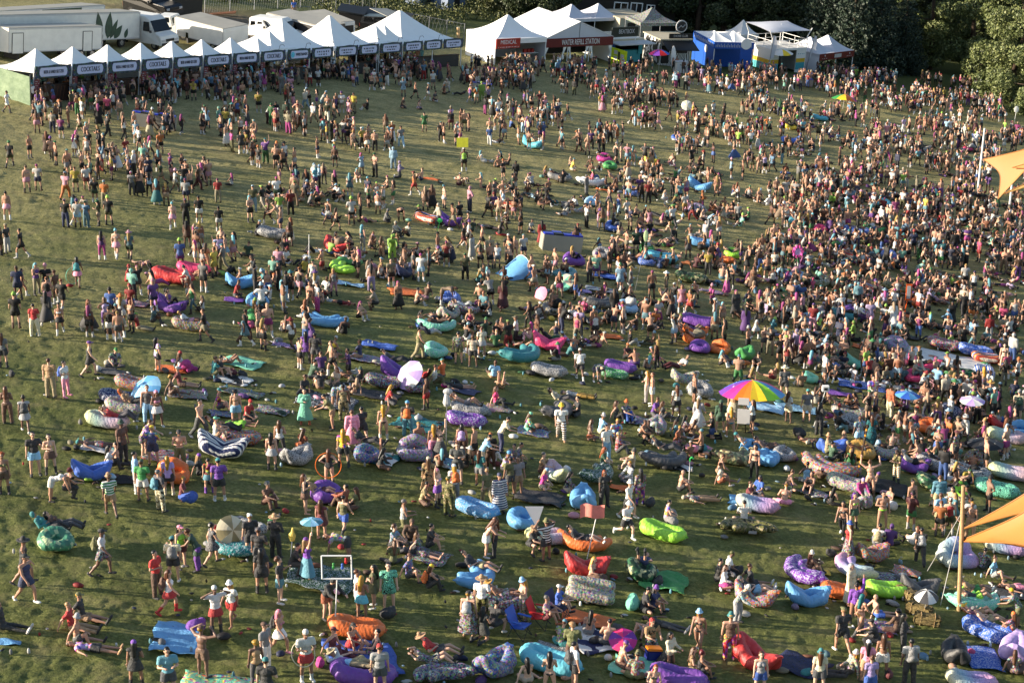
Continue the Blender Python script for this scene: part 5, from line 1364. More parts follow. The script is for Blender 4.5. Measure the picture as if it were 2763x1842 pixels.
# ------------------------------------------------------------------ stalls and tents
plain('vinyl', (.93, .93, .92), .5, .03, .8); plain('vinyl_grey', (.78, .79, .82), .55, .05, .8); plain('steel', (.55, .56, .58), .4, .08, 2, .6)
plain('darkwood', (.24, .14, .08), .7, .3, 5, 0, .3, 12); plain('black', (.035, .035, .04), .5, .1); plain('charcoal', (.14, .14, .15), .6, .15)
plain('panelblue', (.80, .82, .93), .5, .04); plain('ink', (.10, .12, .20), .6, .02); plain('signred', (.66, .17, .11), .5, .05); plain('maroon', (.40, .08, .08), .55, .06)
plain('white', (.90, .90, .89), .45, .03); plain('rubber', (.05, .05, .05), .8, .1); plain('royal', (.06, .31, .66), .55, .06); plain('glass_dark', (.03, .04, .05), .12, .1)
plain('chrome', (.7, .7, .7), .25, .05, 2, .8); plain('lime', (.72, .80, .10), .5, .05); plain('teal', (.25, .62, .66), .5, .05); plain('gold', (.82, .66, .12), .5, .08); plain('lightgrey', (.72, .72, .72), .5, .05)
plain('bone', (.70, .67, .58), .6, .1, 1.5); plain('mast_wood', (.68, .57, .41), .7, .18, 6, 0, .3, 20); plain('sail', (.68, .42, .17), .6, .05, .6); plain('sail_pale', (.74, .63, .40), .6, .04, .6)
def foliage_frame():
    m, nt, b = newmat('garland'); v = texco(nt)
    t = nt.nodes.new('ShaderNodeTexVoronoi'); t.inputs['Scale'].default_value = 9; nt.links.new(v, t.inputs['Vector'])
    nt.links.new(ramp(nt, t.outputs['Color'], [(0, lin((.15, .20, .24))), (.35, lin((.20, .33, .27))), (.58, lin((.28, .28, .44))), (.74, lin((.16, .20, .22))), (.88, lin((.50, .38, .18))), (.94, lin((.30, .38, .30)))], 'CONSTANT'), b.inputs['Base Color']); b.inputs['Roughness'].default_value = .7
foliage_frame()
def zebra_wall():
    m, nt, b = newmat('zebra_wall'); v = texco(nt)
    w = nt.nodes.new('ShaderNodeTexWave'); w.inputs['Scale'].default_value = 1.6; w.inputs['Distortion'].default_value = 9; w.inputs['Detail'].default_value = 1; w.inputs['Detail Scale'].default_value = .7; nt.links.new(v, w.inputs['Vector'])
    nt.links.new(ramp(nt, w.outputs['Fac'], [(.47, (.02, .02, .02)), (.53, (.75, .75, .73))]), b.inputs['Base Color'])
zebra_wall()
def scrim():
    m, nt, b = newmat('scrim'); v = texco(nt)
    nt.links.new(ramp(nt, noise(nt, .7, 5, .65, v), [(.3, lin((.30, .40, .30))), (.7, lin((.50, .58, .46)))]), b.inputs['Base Color']); b.inputs['Roughness'].default_value = .6; bump(nt, b, noise(nt, 2.2, 4, .6, v), .6, .08)
scrim()
LEAN = 0.0
def front_root(name, A, B):
    """empty at A with x along the front A-B and y running back into the stall"""
    x = Vector((B.x - A.x, B.y - A.y, 0 if LEAN else B.z - A.z)).normalized(); y = Vector((-x.y, x.x, 0)).normalized(); M = Matrix((x, y, x.cross(y))).transposed().to_4x4(); M = Matrix.Rotation(R(LEAN), 4, 'Y') @ M; M.translation = A
    o = bpy.data.objects.new(name, None); COL.objects.link(o); o.matrix_world = M; return o
def canopy(w, d, he, hp, val=.22, x0=0, y0=0, k=5, power=1.75):
    """peaked marquee roof, a thin closed skin with a valance"""
    vs = []; fs = []
    def shell(dz, sh):
        base = len(vs); n = 4 * k
        def ringpts(s, z):
            for i in range(n):
                e, t = divmod(i, k); t = t / k; c = [(-1, -1), (1, -1), (1, 1), (-1, 1)]; a, b = c[e], c[(e + 1) % 4]
                x = a[0] + (b[0] - a[0]) * t; y = a[1] + (b[1] - a[1]) * t; vs.append((x0 + w / 2 + x * s * (w / 2 - sh), y0 + d / 2 + y * s * (d / 2 - sh), z - .10 * s * math.sin(t * math.pi) * (1 if s < 1 else .0)))
        ringpts(1, he - val + dz * 0); 
        for s in (1.0, .82, .64, .48, .34, .2, .1, .03): ringpts(s, he + (hp - he) * (1 - s) ** power + dz)
        return base, n
    b0, n = shell(0, 0); b1, _ = shell(-.03, .02); R_ = 9
    for b, rev in ((b0, 0), (b1, 1)):
        for r in range(R_ - 1):
            for i in range(n): q = (b + r * n + i, b + r * n + (i + 1) % n, b + (r + 1) * n + (i + 1) % n, b + (r + 1) * n + i); fs.append(q[::-1] if rev else q)
        t = tuple(b + (R_ - 1) * n + i for i in range(n)); fs.append(t[::-1] if rev else t)
    for i in range(n): fs.append((b0 + i, b1 + i, b1 + (i + 1) % n, b0 + (i + 1) % n))
    me = bpy.data.meshes.new('canopy'); me.from_pydata(vs, [], fs); me.update()
    return me
def letters(txt, size, m, parent, loc, rot=(math.pi / 2, 0, 0), sx=1.0, depth=.012, sp=1.0, thin=0.0):
    o = obj('lettering', text_mesh(txt, size, depth, sx, sp, 'CENTER', thin), m, parent); o.location = loc; o.rotation_euler = rot; return o
def scribble(seed, w, size, m, parent, loc):
    """a line of writing too small to be read in the photograph: word-long strokes"""
    r = random.Random(seed); b = MB(); x = -w / 2
    while x < w / 2 - .08:
        L = r.uniform(.16, .34); n = max(2, int(L / .07))
        for i in range(n):
            if x + i * .07 < w / 2: b.box((x + i * .07, 0, r.uniform(-.01, .01)), (.022, .02, size * r.uniform(.7, 1))); b.box((x + i * .07 + .025, 0, r.choice((-1, 0, 1)) * size * .38), (.05, .02, .022))
        x += L + .09
    o = b.obj('lettering', m, parent); o.location = loc; return o
def banner(parent, x0, x1, z0, z1, y, txt, seed=0):
    w = x1 - x0; n = 24; top = []; bot = []
    for i in range(n + 1):
        t = i / n; top.append((x0 + w * t, z1 + .07 * math.sin(t * math.pi * 2.0 - .4) * math.cos(t * 5) + .10 * math.exp(-((t - .5) / .18) ** 2) + (.05 if t < .08 or t > .92 else 0))); bot.append((x0 + w * t, z0 - .05 * math.exp(-((t - .5) / .12) ** 2) + .02 * math.sin(t * 40)))
    b = MB(); out = top + bot[::-1]; N = len(out)
    b.add([(p[0], y, p[1]) for p in out] + [(p[0], y + .05, p[1]) for p in out], [tuple(range(N))[::-1], tuple(range(N, 2 * N))] + [(i, (i + 1) % N, N + (i + 1) % N, N + i) for i in range(N)])
    o = b.obj('banner', 'garland', parent)
    a, c = x0 + w * .11, x1 - w * .11; za, zc = z0 + .11, z1 - .10; h = zc - za; e = w * .045
    pts = [(a + e, za), (c - e, za), (c - .3 * e, za + h * .18), (c, za + h * .5), (c - .3 * e, zc - h * .18), (c - e, zc), (a + e, zc), (a + .3 * e, zc - h * .18), (a, za + h * .5), (a + .3 * e, za + h * .18)]
    p = MB(); m = len(pts); p.add([(q[0], y - .02, q[1]) for q in pts] + [(q[0], y - .003, q[1]) for q in pts], [tuple(range(m)), tuple(range(m, 2 * m))[::-1]] + [(i, m + i, m + (i + 1) % m, (i + 1) % m) for i in range(m)])
    p.obj('sign_panel', 'panelblue', o)
    mid = ((a + c) / 2, y - .035, (za + zc) / 2)
    if txt == 'WRISTBANDS':
        MB().bar((a + .30, y - .021, mid[2]), (a + .30, y - .04, mid[2]), .26, 12).obj('emblem', plain('emblem_cyan', (.35, .75, .85), .5, .3, 8), o)
        letters(txt, .34, 'ink', o, (mid[0] + .30, mid[1], mid[2]), sx=.80)
    elif txt: letters(txt, .50 if len(txt) < 10 else .34, 'ink', o, mid, sx=(c - a) * .80 / (len(txt) * (.50 * .66 if len(txt) < 10 else .34 * .60)), thin=-.006)
    else: scribble(seed, (c - a) * .72, .15, 'ink', o, (mid[0], mid[1], mid[2] + .10)); scribble(seed + 50, (c - a) * .5, .12, 'ink', o, (mid[0], mid[1], mid[2] - .14))
    return o
RS, RE = Gd(73, 240), Gd(1062, 152)
RD = Vector((RE.x - RS.x, RE.y - RS.y, 0)); RL = RD.length; RD.normalize(); RB = Vector((-RD.y, RD.x, 0))
def along(dx):
    """metres along the stall row at which display column dx is met"""
    lo, hi = 0.0, RL + 8
    for _ in range(40):
        m = (lo + hi) / 2; p = RS + RD * m; p.z = float(gz(p.x, p.y)) + 2.5
        if proj(p)[0] / D < dx: lo = m
        else: hi = m
    return lo
def row_root(name, s):
    p = RS + RD * s; p.z = float(gz(p.x, p.y)); q = p + RD; q.z = float(gz(q.x, q.y)); return front_root(name, p, q)
small = [(73, 156, 'BEER & HARD SELTZER'), (160, 238, 'COCKTAILS'), (242, 315, 'BEER & HARD SELTZER'), (320, 389, 'COCKTAILS'), (393, 459, 'BEER & HARD SELTZER'), (463, 526, 'COCKTAILS'), (530, 590, 'BEER & HARD SELTZER'), (594, 650, 'COCKTAILS')]
ordn = ['first', 'second', 'third', 'fourth', 'fifth', 'sixth', 'seventh', 'eighth', 'ninth', 'tenth', 'eleventh']
for i, (a, b, t) in enumerate(small):
    s0, s1 = along(a), along(b); w = s1 - s0; r = row_root('vendor_tent', s0 - .08); W_ = w + .16
    tag(r, '%s white stall tent from the left, peaked, with a %s banner' % (ordn[i], t.lower().replace('& ', 'and ')), 'tent', 'white stall tents in a row')
    me = canopy(W_, 3.4, 2.5, 3.85 if i < 7 else 3.7, .25); obj('canopy', me, 'vinyl', r)
    for x in (.05, W_ - .05):
        for y in (.06, 3.34): MB().bar((x, y, -.6), (x, y, 2.5), .045).obj('leg', 'white' if y < 1 else 'steel', r)
    MB().box((W_ / 2, 3.30, 1.15), (W_ - .14, .03, 2.5)).obj('back_wall', 'vinyl_grey', r)
    banner(r, .08, W_ - .08, 1.84, 2.70, -.07, t, i)
    MB().path([(W_ * .7, -.05, 2.7), (W_ * .7, -.2, 3.2), (W_ * .74, -.42, 3.25), (W_ * .76, -.5, 3.1)], .018, 5).obj('lamp_arm', 'charcoal', r)
    c = row_root('bar_counter', s0 + .05); tag(c, 'dark wooden bar counter under the %s stall tent' % ordn[i], 'counter', 'bar counters of the stalls')
    f = MB().box((w / 2, .25, .5), (w - .1, .08, 1.5)); 
    f.obj('front_panel', 'darkwood', c); MB().box((w / 2, .38, 1.28), (w - .05, .5, .06)).obj('counter_top', 'darkwood', c)
    for q in range(9):
        x = .2 + (w - .5) * q / 9; MB().bar((x, .20, .02), (x + .28, .20, 1.15), .016, 4).obj('lattice_slat', plain('slat', (.46, .28, .12), .6, .2), c)
    if i < 8:
        mb = row_root('menu_board', s0 - .05); tag(mb, 'tall reddish menu board hung at the front corner of the %s stall tent' % ordn[i], 'sign', 'menu boards')
        MB().box((0, -.28, 1.35), (.55, .03, .95)).obj('board', plain('menu_red', (.42, .16, .20), .5, .35, 7), mb); MB().bar((0, -.24, -.3), (0, -.24, 1.1), .02).obj('pole', 'steel', mb)
        for q in range(5): scribble(i * 9 + q, .38, .05, 'lightgrey', mb, (0, -.30, 1.68 - q * .16))
big = [(((655, 708), (711, 761)), 5.4), (((767, 818), (820, 866)), 5.5), (((868, 919),), 4.5), (((922, 967), (970, 1012), (1015, 1060)), 5.6)]
for i, (ps, hp) in enumerate(big):
    s0, s1 = along(ps[0][0]), along(ps[-1][1]); W_ = s1 - s0; r = row_root('vendor_tent', s0)
    tag(r, 'large white stall tent with two line banners, %s from the right end of the row' % ordn[3 - i], 'tent', 'white stall tents in a row')
    dd = max(3.5, min(W_ * .95, 8.0)); obj('canopy', canopy(W_ + .1, dd, 2.55, hp - .3, .25, 0, .05, 6, 1.6), 'vinyl', r)
    for x in (.06, W_ - .06, W_ / 2):
        for y in (.1, dd - .1): MB().bar((x, y, -.8), (x, y, 2.55), .05).obj('leg', 'white', r)
    MB().box((W_ / 2, dd - .15, 1.15), (W_ * .94, .03, 2.4)).obj('back_wall', 'vinyl_grey' if i % 2 else 'charcoal', r)
    for q, (a, b) in enumerate(ps):
        x0, x1 = along(a) - s0, along(b) - s0; banner(r, x0 + .04, x1 - .04, 1.84, 2.70, -.07, 'WRISTBANDS' if a == 655 else '', i * 4 + q)
        MB().path([(x1 - .8, -.05, 2.7), (x1 - .8, -.2, 3.2), (x1 - .7, -.45, 3.25), (x1 - .68, -.52, 3.1)], .02, 5).obj('lamp_arm', 'charcoal', r)
    c = row_root('bar_counter', s0 + .1); tag(c, 'dark counter under the large stall tent %s from the right end' % ordn[3 - i], 'counter', 'bar counters of the stalls')
    MB().box((W_ / 2, .35, .4), (W_ - .3, .08, 1.4)).obj('front_panel', 'charcoal', c); MB().box((W_ / 2, .5, 1.12), (W_ - .25, .5, .06)).obj('counter_top', 'darkwood', c)
for x, y, L_, hp, nm in ((650, 0, 3.4, 4.3, 'small white peaked canopy wedged behind the wristbands stall'), (914, 0, 3.4, 4.3, 'small white peaked canopy wedged behind the two line banners')):
    r = row_root('canopy_tent', along(x) - 1.2); tag(r, nm, 'tent', 'white stall tents in a row'); obj('canopy', canopy(3.4, 3.4, 2.8, 4.2, .25, 0, .45), 'vinyl', r)
    for a in (.1, 3.3): MB().bar((a, 3.7, -.5), (a, 3.7, 2.8), .04).obj('leg', 'steel', r)
# green scrim fence closing the row
A_, B_ = Gd(-80, 196), Gd(70, 243); r = front_root('scrim_fence', A_, B_); Lf = (B_ - A_).length
tag(r, 'green fabric covered fence beside the first stall tent', 'fence'); MB().box((Lf / 2, 0, 1.05), (Lf, .03, 2.2)).obj('scrim_panel', 'scrim', r)
for i in range(4): MB().bar((Lf * i / 3, .05, -.3), (Lf * i / 3, .05, 2.3), .03).obj('post', 'steel', r)

def quad_wall(b, A, B, z0, z1, t=.05):
    A, B = Vector(A), Vector(B); d = (B - A).normalized(); n = Vector((-d.y, d.x, 0)) * t / 2
    v = [A - n, B - n, B + n, A + n]; b.add([(p.x, p.y, p.z + z0) for p in v] + [(p.x, p.y, p.z + z1) for p in v], [(0, 3, 2, 1), (4, 5, 6, 7), (0, 1, 5, 4), (1, 2, 6, 5), (2, 3, 7, 6), (3, 0, 4, 7)])
def local(r, P): return r.matrix_world.inverted() @ Vector(P)
# medical tent
LEAN = 4.0
A_ = Gd(1135, 149); w = 135 * A_.y / cp / 4573; B_ = A_ + Vector((w * math.cos(R(33)), w * math.sin(R(33)), 0)); r = front_root('medical_tent', A_, B_); w = (B_ - A_).length; dd = w * .9
tag(r, 'white medical tent with a tall peak and a red sign over its open front', 'tent')
he = hgt(A_, 97 * D); hp = hgt(A_ + (r.matrix_world.to_3x3() @ Vector((w / 2, dd / 2, 0))), 32 * D)
obj('canopy', canopy(w, dd, he + .25, hp, .5, 0, 0, 8, 1.7), 'vinyl', r)
for a in (.06, w - .06):
    for b in (.06, dd - .06): MB().bar((a, b, -1), (a, b, he), .06).obj('leg', 'white', r)
MB().box((.04, dd / 2, he / 2 - .3), (.04, dd - .1, he + .4)).obj('side_wall', 'vinyl', r); MB().box((w / 2, dd - .1, he / 2 - .3), (w - .1, .04, he + .4)).obj('back_wall', 'vinyl_grey', r); MB().box((w - .04, dd / 2, he / 2 - .3), (.04, dd - .1, he + .4)).obj('side_wall', 'vinyl_grey', r)
sg = MB().box((w * .24, -.08, he - .18), (w * .46, .05, 1.0)).obj('sign_board', 'signred', r); letters('MEDICAL', .58, 'white', sg, (w * .24, -.115, he - .06), sx=w * .36 / (7 * .58 * .68)); scribble(3, w * .4, .10, 'white', sg, (w * .24, -.115, he - .55))
t = front_root('folding_table', A_ + (r.matrix_world.to_3x3() @ Vector((w * .66, 1.2, 0))), A_ + (r.matrix_world.to_3x3() @ Vector((w, 1.2, 0)))); tag(t, 'white folding table with red boxes inside the medical tent', 'table')
MB().box((.7, 0, .78), (2.2, .75, .05)).obj('table_top', 'white', t); [MB().bar((x, y, -.2), (x, y, .76), .02, 6).obj('leg', 'steel', t) for x in (-.3, 1.7) for y in (-.3, .3)]
for i in range(3): q = MB().box((0, 0, .16), (.34, .3, .32)).box((0, 0, .34), (.36, .32, .04)).obj('supply_box', 'signred', None, bevel=.02); q.matrix_world = t.matrix_world @ Matrix.Translation((.3 + i * .45, 0, .81)); tag(q, ['first', 'middle', 'last'][i] + ' red supply box on the table in the medical tent', 'box', 'red boxes in the medical tent')
# water refill station
A_, B_ = Gd(1249, 138), Gd(1402, 147); r = front_root('water_station_tent', A_, B_); w = (B_ - A_).length; dd = 8.5
tag(r, 'long white gabled tent with a dark red water refill station fascia', 'tent')
zt = hgt(A_, 90 * D); zb = hgt(A_, 110 * D); zr = hgt((A_ + B_) / 2, 58 * D)
b = MB(); e = .12
b.add([(-e, -.02, zt), (w / 2, -.02, zr), (w / 2, dd, zr), (-e, dd, zt), (-e, -.02, zt - .06), (w / 2, -.02, zr - .06), (w / 2, dd, zr - .06), (-e, dd, zt - .06)], [(0, 1, 2, 3), (7, 6, 5, 4), (0, 4, 5, 1), (3, 2, 6, 7), (0, 3, 7, 4), (1, 5, 6, 2)])
b.add([(w / 2, -.02, zr), (w + e, -.02, zt), (w + e, dd, zt), (w / 2, dd, zr), (w / 2, -.02, zr - .06), (w + e, -.02, zt - .06), (w + e, dd, zt - .06), (w / 2, dd, zr - .06)], [(0, 1, 2, 3), (7, 6, 5, 4), (0, 4, 5, 1), (3, 2, 6, 7), (0, 3, 7, 4), (1, 5, 6, 2)])
rf = b.obj('roof', 'vinyl', r)
for q in (.33, .66):
    for s in (0, 1):
        x0, x1 = (-e, w / 2) if s == 0 else (w / 2, w + e); z0, z1 = (zt, zr) if s == 0 else (zr, zt); MB().bar((x0, dd * q, z0 + .01), (x1, dd * q, z1 + .01), .03, 5).obj('seam', 'vinyl_grey', rf)
MB().add([(0, .05, zt), (w, .05, zt), (w / 2, .05, zr - .08), (0, .09, zt), (w, .09, zt), (w / 2, .09, zr - .08)], [(0, 1, 2), (5, 4, 3), (0, 3, 4, 1), (1, 4, 5, 2), (2, 5, 3, 0)]).obj('gable', 'vinyl_grey', r)
MB().bar((w / 2, .03, zt), (w / 2, .03, zr), .03, 6).obj('gable_pole', 'steel', r)
fa = MB().box((w / 2, -.05, (zt + zb) / 2), (w + .1, .06, zt - zb)).obj('fascia', 'maroon', r); letters('WATER REFILL STATION', .82, 'white', fa, (w * .52, -.09, (zt + zb) / 2), sx=w * .60 / (20 * .82 * .585))
for x in (.05, w * .34, w * .66, w - .05): MB().bar((x, .02, -.4), (x, .02, zb), .05, 8).obj('leg', 'white', r)
for x, k in ((.3, 1), (w * .30, 1), (w * .36, -1), (w * .635, 1), (w * .685, -1), (w - .3, -1)):
    c = Prims(); c.cap((x, .12, zb), (x - .1 * k, .12, zb * .62), .22, .12, 8); c.cap((x - .1 * k, .12, zb * .62), (x - .22 * k, .12, zb * .40), .12, .07, 8); c.cap((x - .22 * k, .12, zb * .40), (x - .2 * k, .12, .1), .07, .20, 8)
    me = c.mesh('curtain'); me.transform(Matrix.Diagonal((1, .55, 1, 1))); obj('curtain', me, 'vinyl', r); me.polygons.foreach_set('use_smooth', [True] * len(me.polygons))
MB().box((w / 2, dd * .5, zt / 2 - .3), (w - .2, .05, zt)).obj('back_wall', 'charcoal', r)
for x in (0, w): MB().box((x, dd / 2, zt / 2 - .4), (.05, dd, zt + .4)).obj('side_wall', 'vinyl', r)
# twin peak tent behind
def twin(name, A_, B_, lab, he_px, hp_px, col='vinyl_grey', dscale=.62, walls=True):
    r = front_root(name, A_, B_); w = (B_ - A_).length; dd = w * dscale; he = hgt(A_, he_px * D); hp = hgt(A_, hp_px * D) + .2; tag(r, lab, 'tent', 'twin peaked tents')
    for q in (0, 1): obj('canopy', canopy(w / 2, dd, he, hp, .35, q * w / 2, 0, 6, 1.6), col, r)
    for x in (.05, w / 2, w - .05):
        for y in (.05, dd - .05): MB().bar((x, y, -.8), (x, y, he), .05).obj('leg', 'white', r)
    if walls:
        MB().box((.02, dd / 2, he / 2 - .4), (.04, dd, he + .6)).obj('side_wall', 'vinyl_grey', r); MB().box((w / 2, dd - .02, he / 2 - .4), (w, .04, he + .6)).obj('back_wall', 'charcoal', r)
    return r, w, dd, he
twin('twin_peak_tent', Gd(1302, 84), Gd(1424, 92), 'pale twin peaked tent behind the water refill station', 45, 22)
r, w, dd, he = twin('twin_peak_tent', Gd(1877, 171), Gd(1955, 172), 'white twin peaked tent with a dark red fascia beside the two storey bar', 125, 100, 'vinyl_grey', .9)
fa = MB().box((w / 2, -.06, he - .38), (w, .05, .75)).obj('fascia', 'maroon', r); MB().box((w * .52, -.10, he - .38), (w * .2, .02, .42)).obj('emblem', 'lightgrey', fa)
for x in (.15, .86): MB().bar((w * x, -.09, he - .25), (w * x, -.105, he - .25), .1, 8).obj('emblem', 'lightgrey', fa); scribble(int(x * 90), w * .16, .07, 'lightgrey', fa, (w * x, -.1, he - .55))
A_ = Gd(1697, 118); r = front_root('peaked_tent', A_, Gd(1748, 121)); w = 2.9; tag(r, 'small white peaked tent behind the railing of the two storey bar', 'tent'); obj('canopy', canopy(w, w, 2.0, 3.6, .4), 'vinyl', r)
for x in (.05, w - .05): MB().bar((x, .05, -.6), (x, .05, 2), .04).obj('leg', 'steel', r); MB().bar((x, w - .05, -.6), (x, w - .05, 2), .04).obj('leg', 'steel', r)
MB().box((w / 2, .04, .8), (w, .03, 2.2)).obj('wall', 'vinyl_grey', r)

def hut(name, A, B, C, h, mats, label, cat, roofm, over=.15):
    """box on ground corners A-B (front) and A-C (left side); returns root and frame data"""
    r = front_root(name, A, B); b = local(r, B); c = local(r, C); d = c + b; tag(r, label, cat)
    w, dp = b.x, c.y; sk = 0.0
    return r, w, dp
# drink stand with awning, sign BEATBOX
A_, B_ = Gd(1400, 142), Gd(1474, 146); r, w, dp = hut('drinks_stand', A_, B_, Gd(1372, 128), 3, None, 'dark drinks stand with a flat awning and a beatbox sign on its roof', 'stall', None); dp = 4.5
h = hgt(A_, 92 * D); MB().box((w / 2, dp / 2, h - .12), (w + .3, dp, .2)).obj('roof', 'bone', r); MB().box((w / 2, -1.0, h - .22), (w + .5, 2.0, .10)).obj('awning', 'lightgrey', r)
MB().box((w / 2, dp - .1, h / 2 - .4), (w, .1, h + .4)).obj('back_wall', 'charcoal', r); [MB().box((x, dp / 2, h / 2 - .4), (.1, dp - .1, h + .4)).obj('side_wall', 'charcoal', r) for x in (.05, w - .05)]
MB().box((w / 2, .4, .45), (w * .9, .6, 1.3)).obj('counter', 'teal', r)
for x, m in ((.3, 'royal'), (w - .4, 'teal')): MB().box((x, -.05, h - 1.0), (.5, .06, 1.3)).obj('side_panel', m, r)
sg = MB().box((w * .36, -.2, h + .85), (w * .80, .12, 1.05)).obj('sign_board', plain('sign_dark', (.10, .14, .10), .5, .3, 4), r); letters('BEATBOX', .66, 'lightgrey', sg, (w * .40, -.28, h + .88), sx=.72); MB().box((w * .36, -.2, h + .2), (w * .9, .12, .12)).obj('sign_rail', 'white', sg)
for x in (w * .02, w * .7): MB().bar((x, -.2, h - .1), (x, -.2, h + 1.3), .04).obj('sign_post', 'white', sg)
# beige shipping container behind
A_, B_ = Gd(1420, 95), Gd(1494, 101); r, w, dp = hut('shipping_container', A_, B_, Gd(1400, 84), 2.6, None, 'beige shipping container with an open doorway behind the drinks stand', 'container', None); dp = 6
b = MB(); h = 2.7; b.box((w / 2, dp / 2, h / 2 - .2), (w, dp, h + .4)); b.obj('body', 'bone', r); MB().box((w * .36, -.03, 1.1), (w * .24, .06, 2.1)).obj('doorway', 'black', r)
for i in range(9): MB().box((w * (.56 + .05 * i), -.03, h / 2), (.06, .05, h - .2)).obj('rib', 'bone', r)
# zebra striped booth, sign SHORE CLUB
A_, B_, C_ = Gd(1513, 150), Gd(1582, 156), Gd(1482, 138); r, w, dp = hut('zebra_booth', A_, B_, C_, 3, None, 'booth painted in black and white zebra waves with a shore club sign on its roof', 'stall', None); dp = 4.2; h = hgt(A_, 92 * D)
MB().box((.05, dp / 2, h / 2 - .3), (.1, dp, h + .6)).obj('side_wall', 'zebra_wall', r); MB().box((w * .5, .06, h / 2 - .3), (w, .1, h + .6)).obj('front_wall', 'zebra_wall', r); MB().box((w - .05, dp / 2, h / 2 - .3), (.1, dp, h + .6)).obj('side_wall', 'zebra_wall', r)
MB().box((w * .5, dp / 2, h + .04), (w + .3, dp + .3, .12)).obj('roof', 'bone', r)
MB().slab([(0, -1.9, h - .75), (w * 1.02, -2.0, h - .80), (w * 1.02, -.15, h - .05), (0, -.15, h - .05)], .06).obj('awning', 'black', r)
MB().box((w * .18, -.01, h * .42), (w * .24, .06, h * .7)).obj('doorway', 'black', r); MB().box((w * .72, -.01, h * .62), (w * .36, .06, h * .3)).obj('hatch', 'charcoal', r)
sg = MB().box((w * .62, -.05, h + .42), (w * .75, .08, .55)).obj('sign_board', 'black', r); letters('SHORE CLUB', .36, 'lightgrey', sg, (w * .62, -.1, h + .42), sx=.82); MB().bar((w * .62, -.02, h + 1.5), (w * .62, -.12, h + 1.5), .68, 20).obj('emblem_disc', 'lightgrey', sg); MB().bar((w * .62, -.121, h + 1.5), (w * .62, -.135, h + 1.5), .56, 20).obj('emblem_disc', 'charcoal', sg)
MB().path([(w * .62 - .4, -.15, h + 1.3), (w * .62 - .1, -.15, h + 1.6), (w * .62 + .1, -.15, h + 1.4), (w * .62 + .4, -.15, h + 1.7)], .04, 5).obj('emblem_wave', 'lightgrey', sg)
q = front_root('canopy_tent', A_ + r.matrix_world.to_3x3() @ Vector((-.4, 4.6, 0)), A_ + r.matrix_world.to_3x3() @ Vector((4, 4.6, 0))); tag(q, 'printed canopy tent with a checkered edge behind the zebra booth', 'tent'); me = canopy(4.6, 4.2, h + 1.0, h + 2.4, .35); obj('canopy', me, 'cloth_floral', q).color = lin((.35, .38, .22)) + (1,)
for x in (.1, 4.5):
    for y in (.1, 4.1): MB().bar((x, y, -.5), (x, y, h + 1), .04).obj('leg', 'steel', q)
umbrella(Gd(1513, 166), 1.15, ['hp', 'pu', 'rd', 'bl', 'hp', 'pu', 'rd', 'bl'], 'pink and purple parasol in front of the zebra booth', 2.1, name='parasol')
P_ = Gd(1546, 163); b = Prims(); b.ell((0, 0, 1.35), (1, 0, 0), (0, 1, 0), (0, 0, 1), .30, .05, 1.4); o = obj('surfboard', remesh(b.mesh('s'), .03, .6), 'white'); o.matrix_world = ground_matrix(P_, 15, False); tag(o, 'white surfboard standing upright before the zebra booth', 'surfboard')
r = front_root('counter_desk', Gd(1553, 168), Gd(1582, 170)); tag(r, 'white counter desk in front of the zebra booth', 'counter'); MB().box((.75, .4, .5), (1.5, .8, 1.3)).obj('body', 'white', r, bevel=.02); scribble(5, .7, .12, 'charcoal', r, (.75, -.01, .85)); MB().box((.75, .4, 1.17), (1.6, .9, .05)).obj('counter_top', 'lightgrey', r)
# lime photo wall
A_, B_ = Gd(1403, 147), Gd(1437, 157); r = front_root('photo_wall', A_, B_); w = (B_ - A_).length; tag(r, 'lime green photo wall beside the water refill station', 'sign'); MB().box((w / 2, 0, .7), (w, .12, 2.2)).obj('board', 'lime', r)
for x, z in ((.3, 1.4), (.75, 1.15), (.3, .8)): MB().box((w * x, -.075, z), (w * .22, .03, .4)).obj('picture', 'lightgrey', r)
MB().box((w * .52, -.075, 1.1), (w * .12, .03, .9)).obj('picture', 'charcoal', r)
# blue tent
A_, B_, C_ = Gd(1636, 158), Gd(1724, 167), Gd(1577, 146); r = front_root('blue_tent', A_, B_); w = (B_ - A_).length; c = local(r, C_); dp = 6.5; h = hgt(A_, 98 * D)
tag(r, 'royal blue tent with white peaked roof and blue fascia', 'tent')
for q in range(2): obj('canopy', canopy(w / 2, dp, h + .05, h + .75, .0, q * w / 2, 0, 5, 1.5), 'vinyl', r)
for nm, cc, ss in (('fascia', (w / 2, -.05, h - .3), (w + .1, .05, .75)), ('fascia', (-.05, dp / 2, h - .3), (.05, dp, .75))): MB().box(cc, ss).obj(nm, 'royal', r)
for i in range(22): MB().box((w * (.03 + .043 * i), -.085, h - .38 + .07 * (i % 2)), (.07, .02, .25 + .14 * (i % 2))).obj('fascia_mark', 'lightgrey', r); MB().box((-.085, dp * (.03 + .043 * i), h - .38 + .07 * (i % 2)), (.02, .08, .25 + .14 * (i % 2))).obj('fascia_mark', 'lightgrey', r)
MB().box((-.02, dp / 2, h / 2 - .5), (.05, dp - .1, h)).obj('side_wall', 'royal', r); MB().box((w / 2, dp * .45, h / 2 - .5), (w, .05, h)).obj('back_wall', 'royal', r); MB().box((w * .82, -.02, h / 2 - .5), (w * .30, .05, h)).obj('front_panel', 'royal', r)
e = MB(); e.bar((-.06, dp * .35, h * .62), (-.075, dp * .35, h * .62), .45, 14); e.obj('emblem', 'lightgrey', r); MB().bar((w * .8, -.06, h - .1), (w * .8, -.12, h - .1), .62, 16).obj('emblem', 'white', r)
for x in (.03, w - .03):
    for y in (.03, dp): MB().bar((x, y, -.8), (x, y, h), .05).obj('leg', 'white', r)
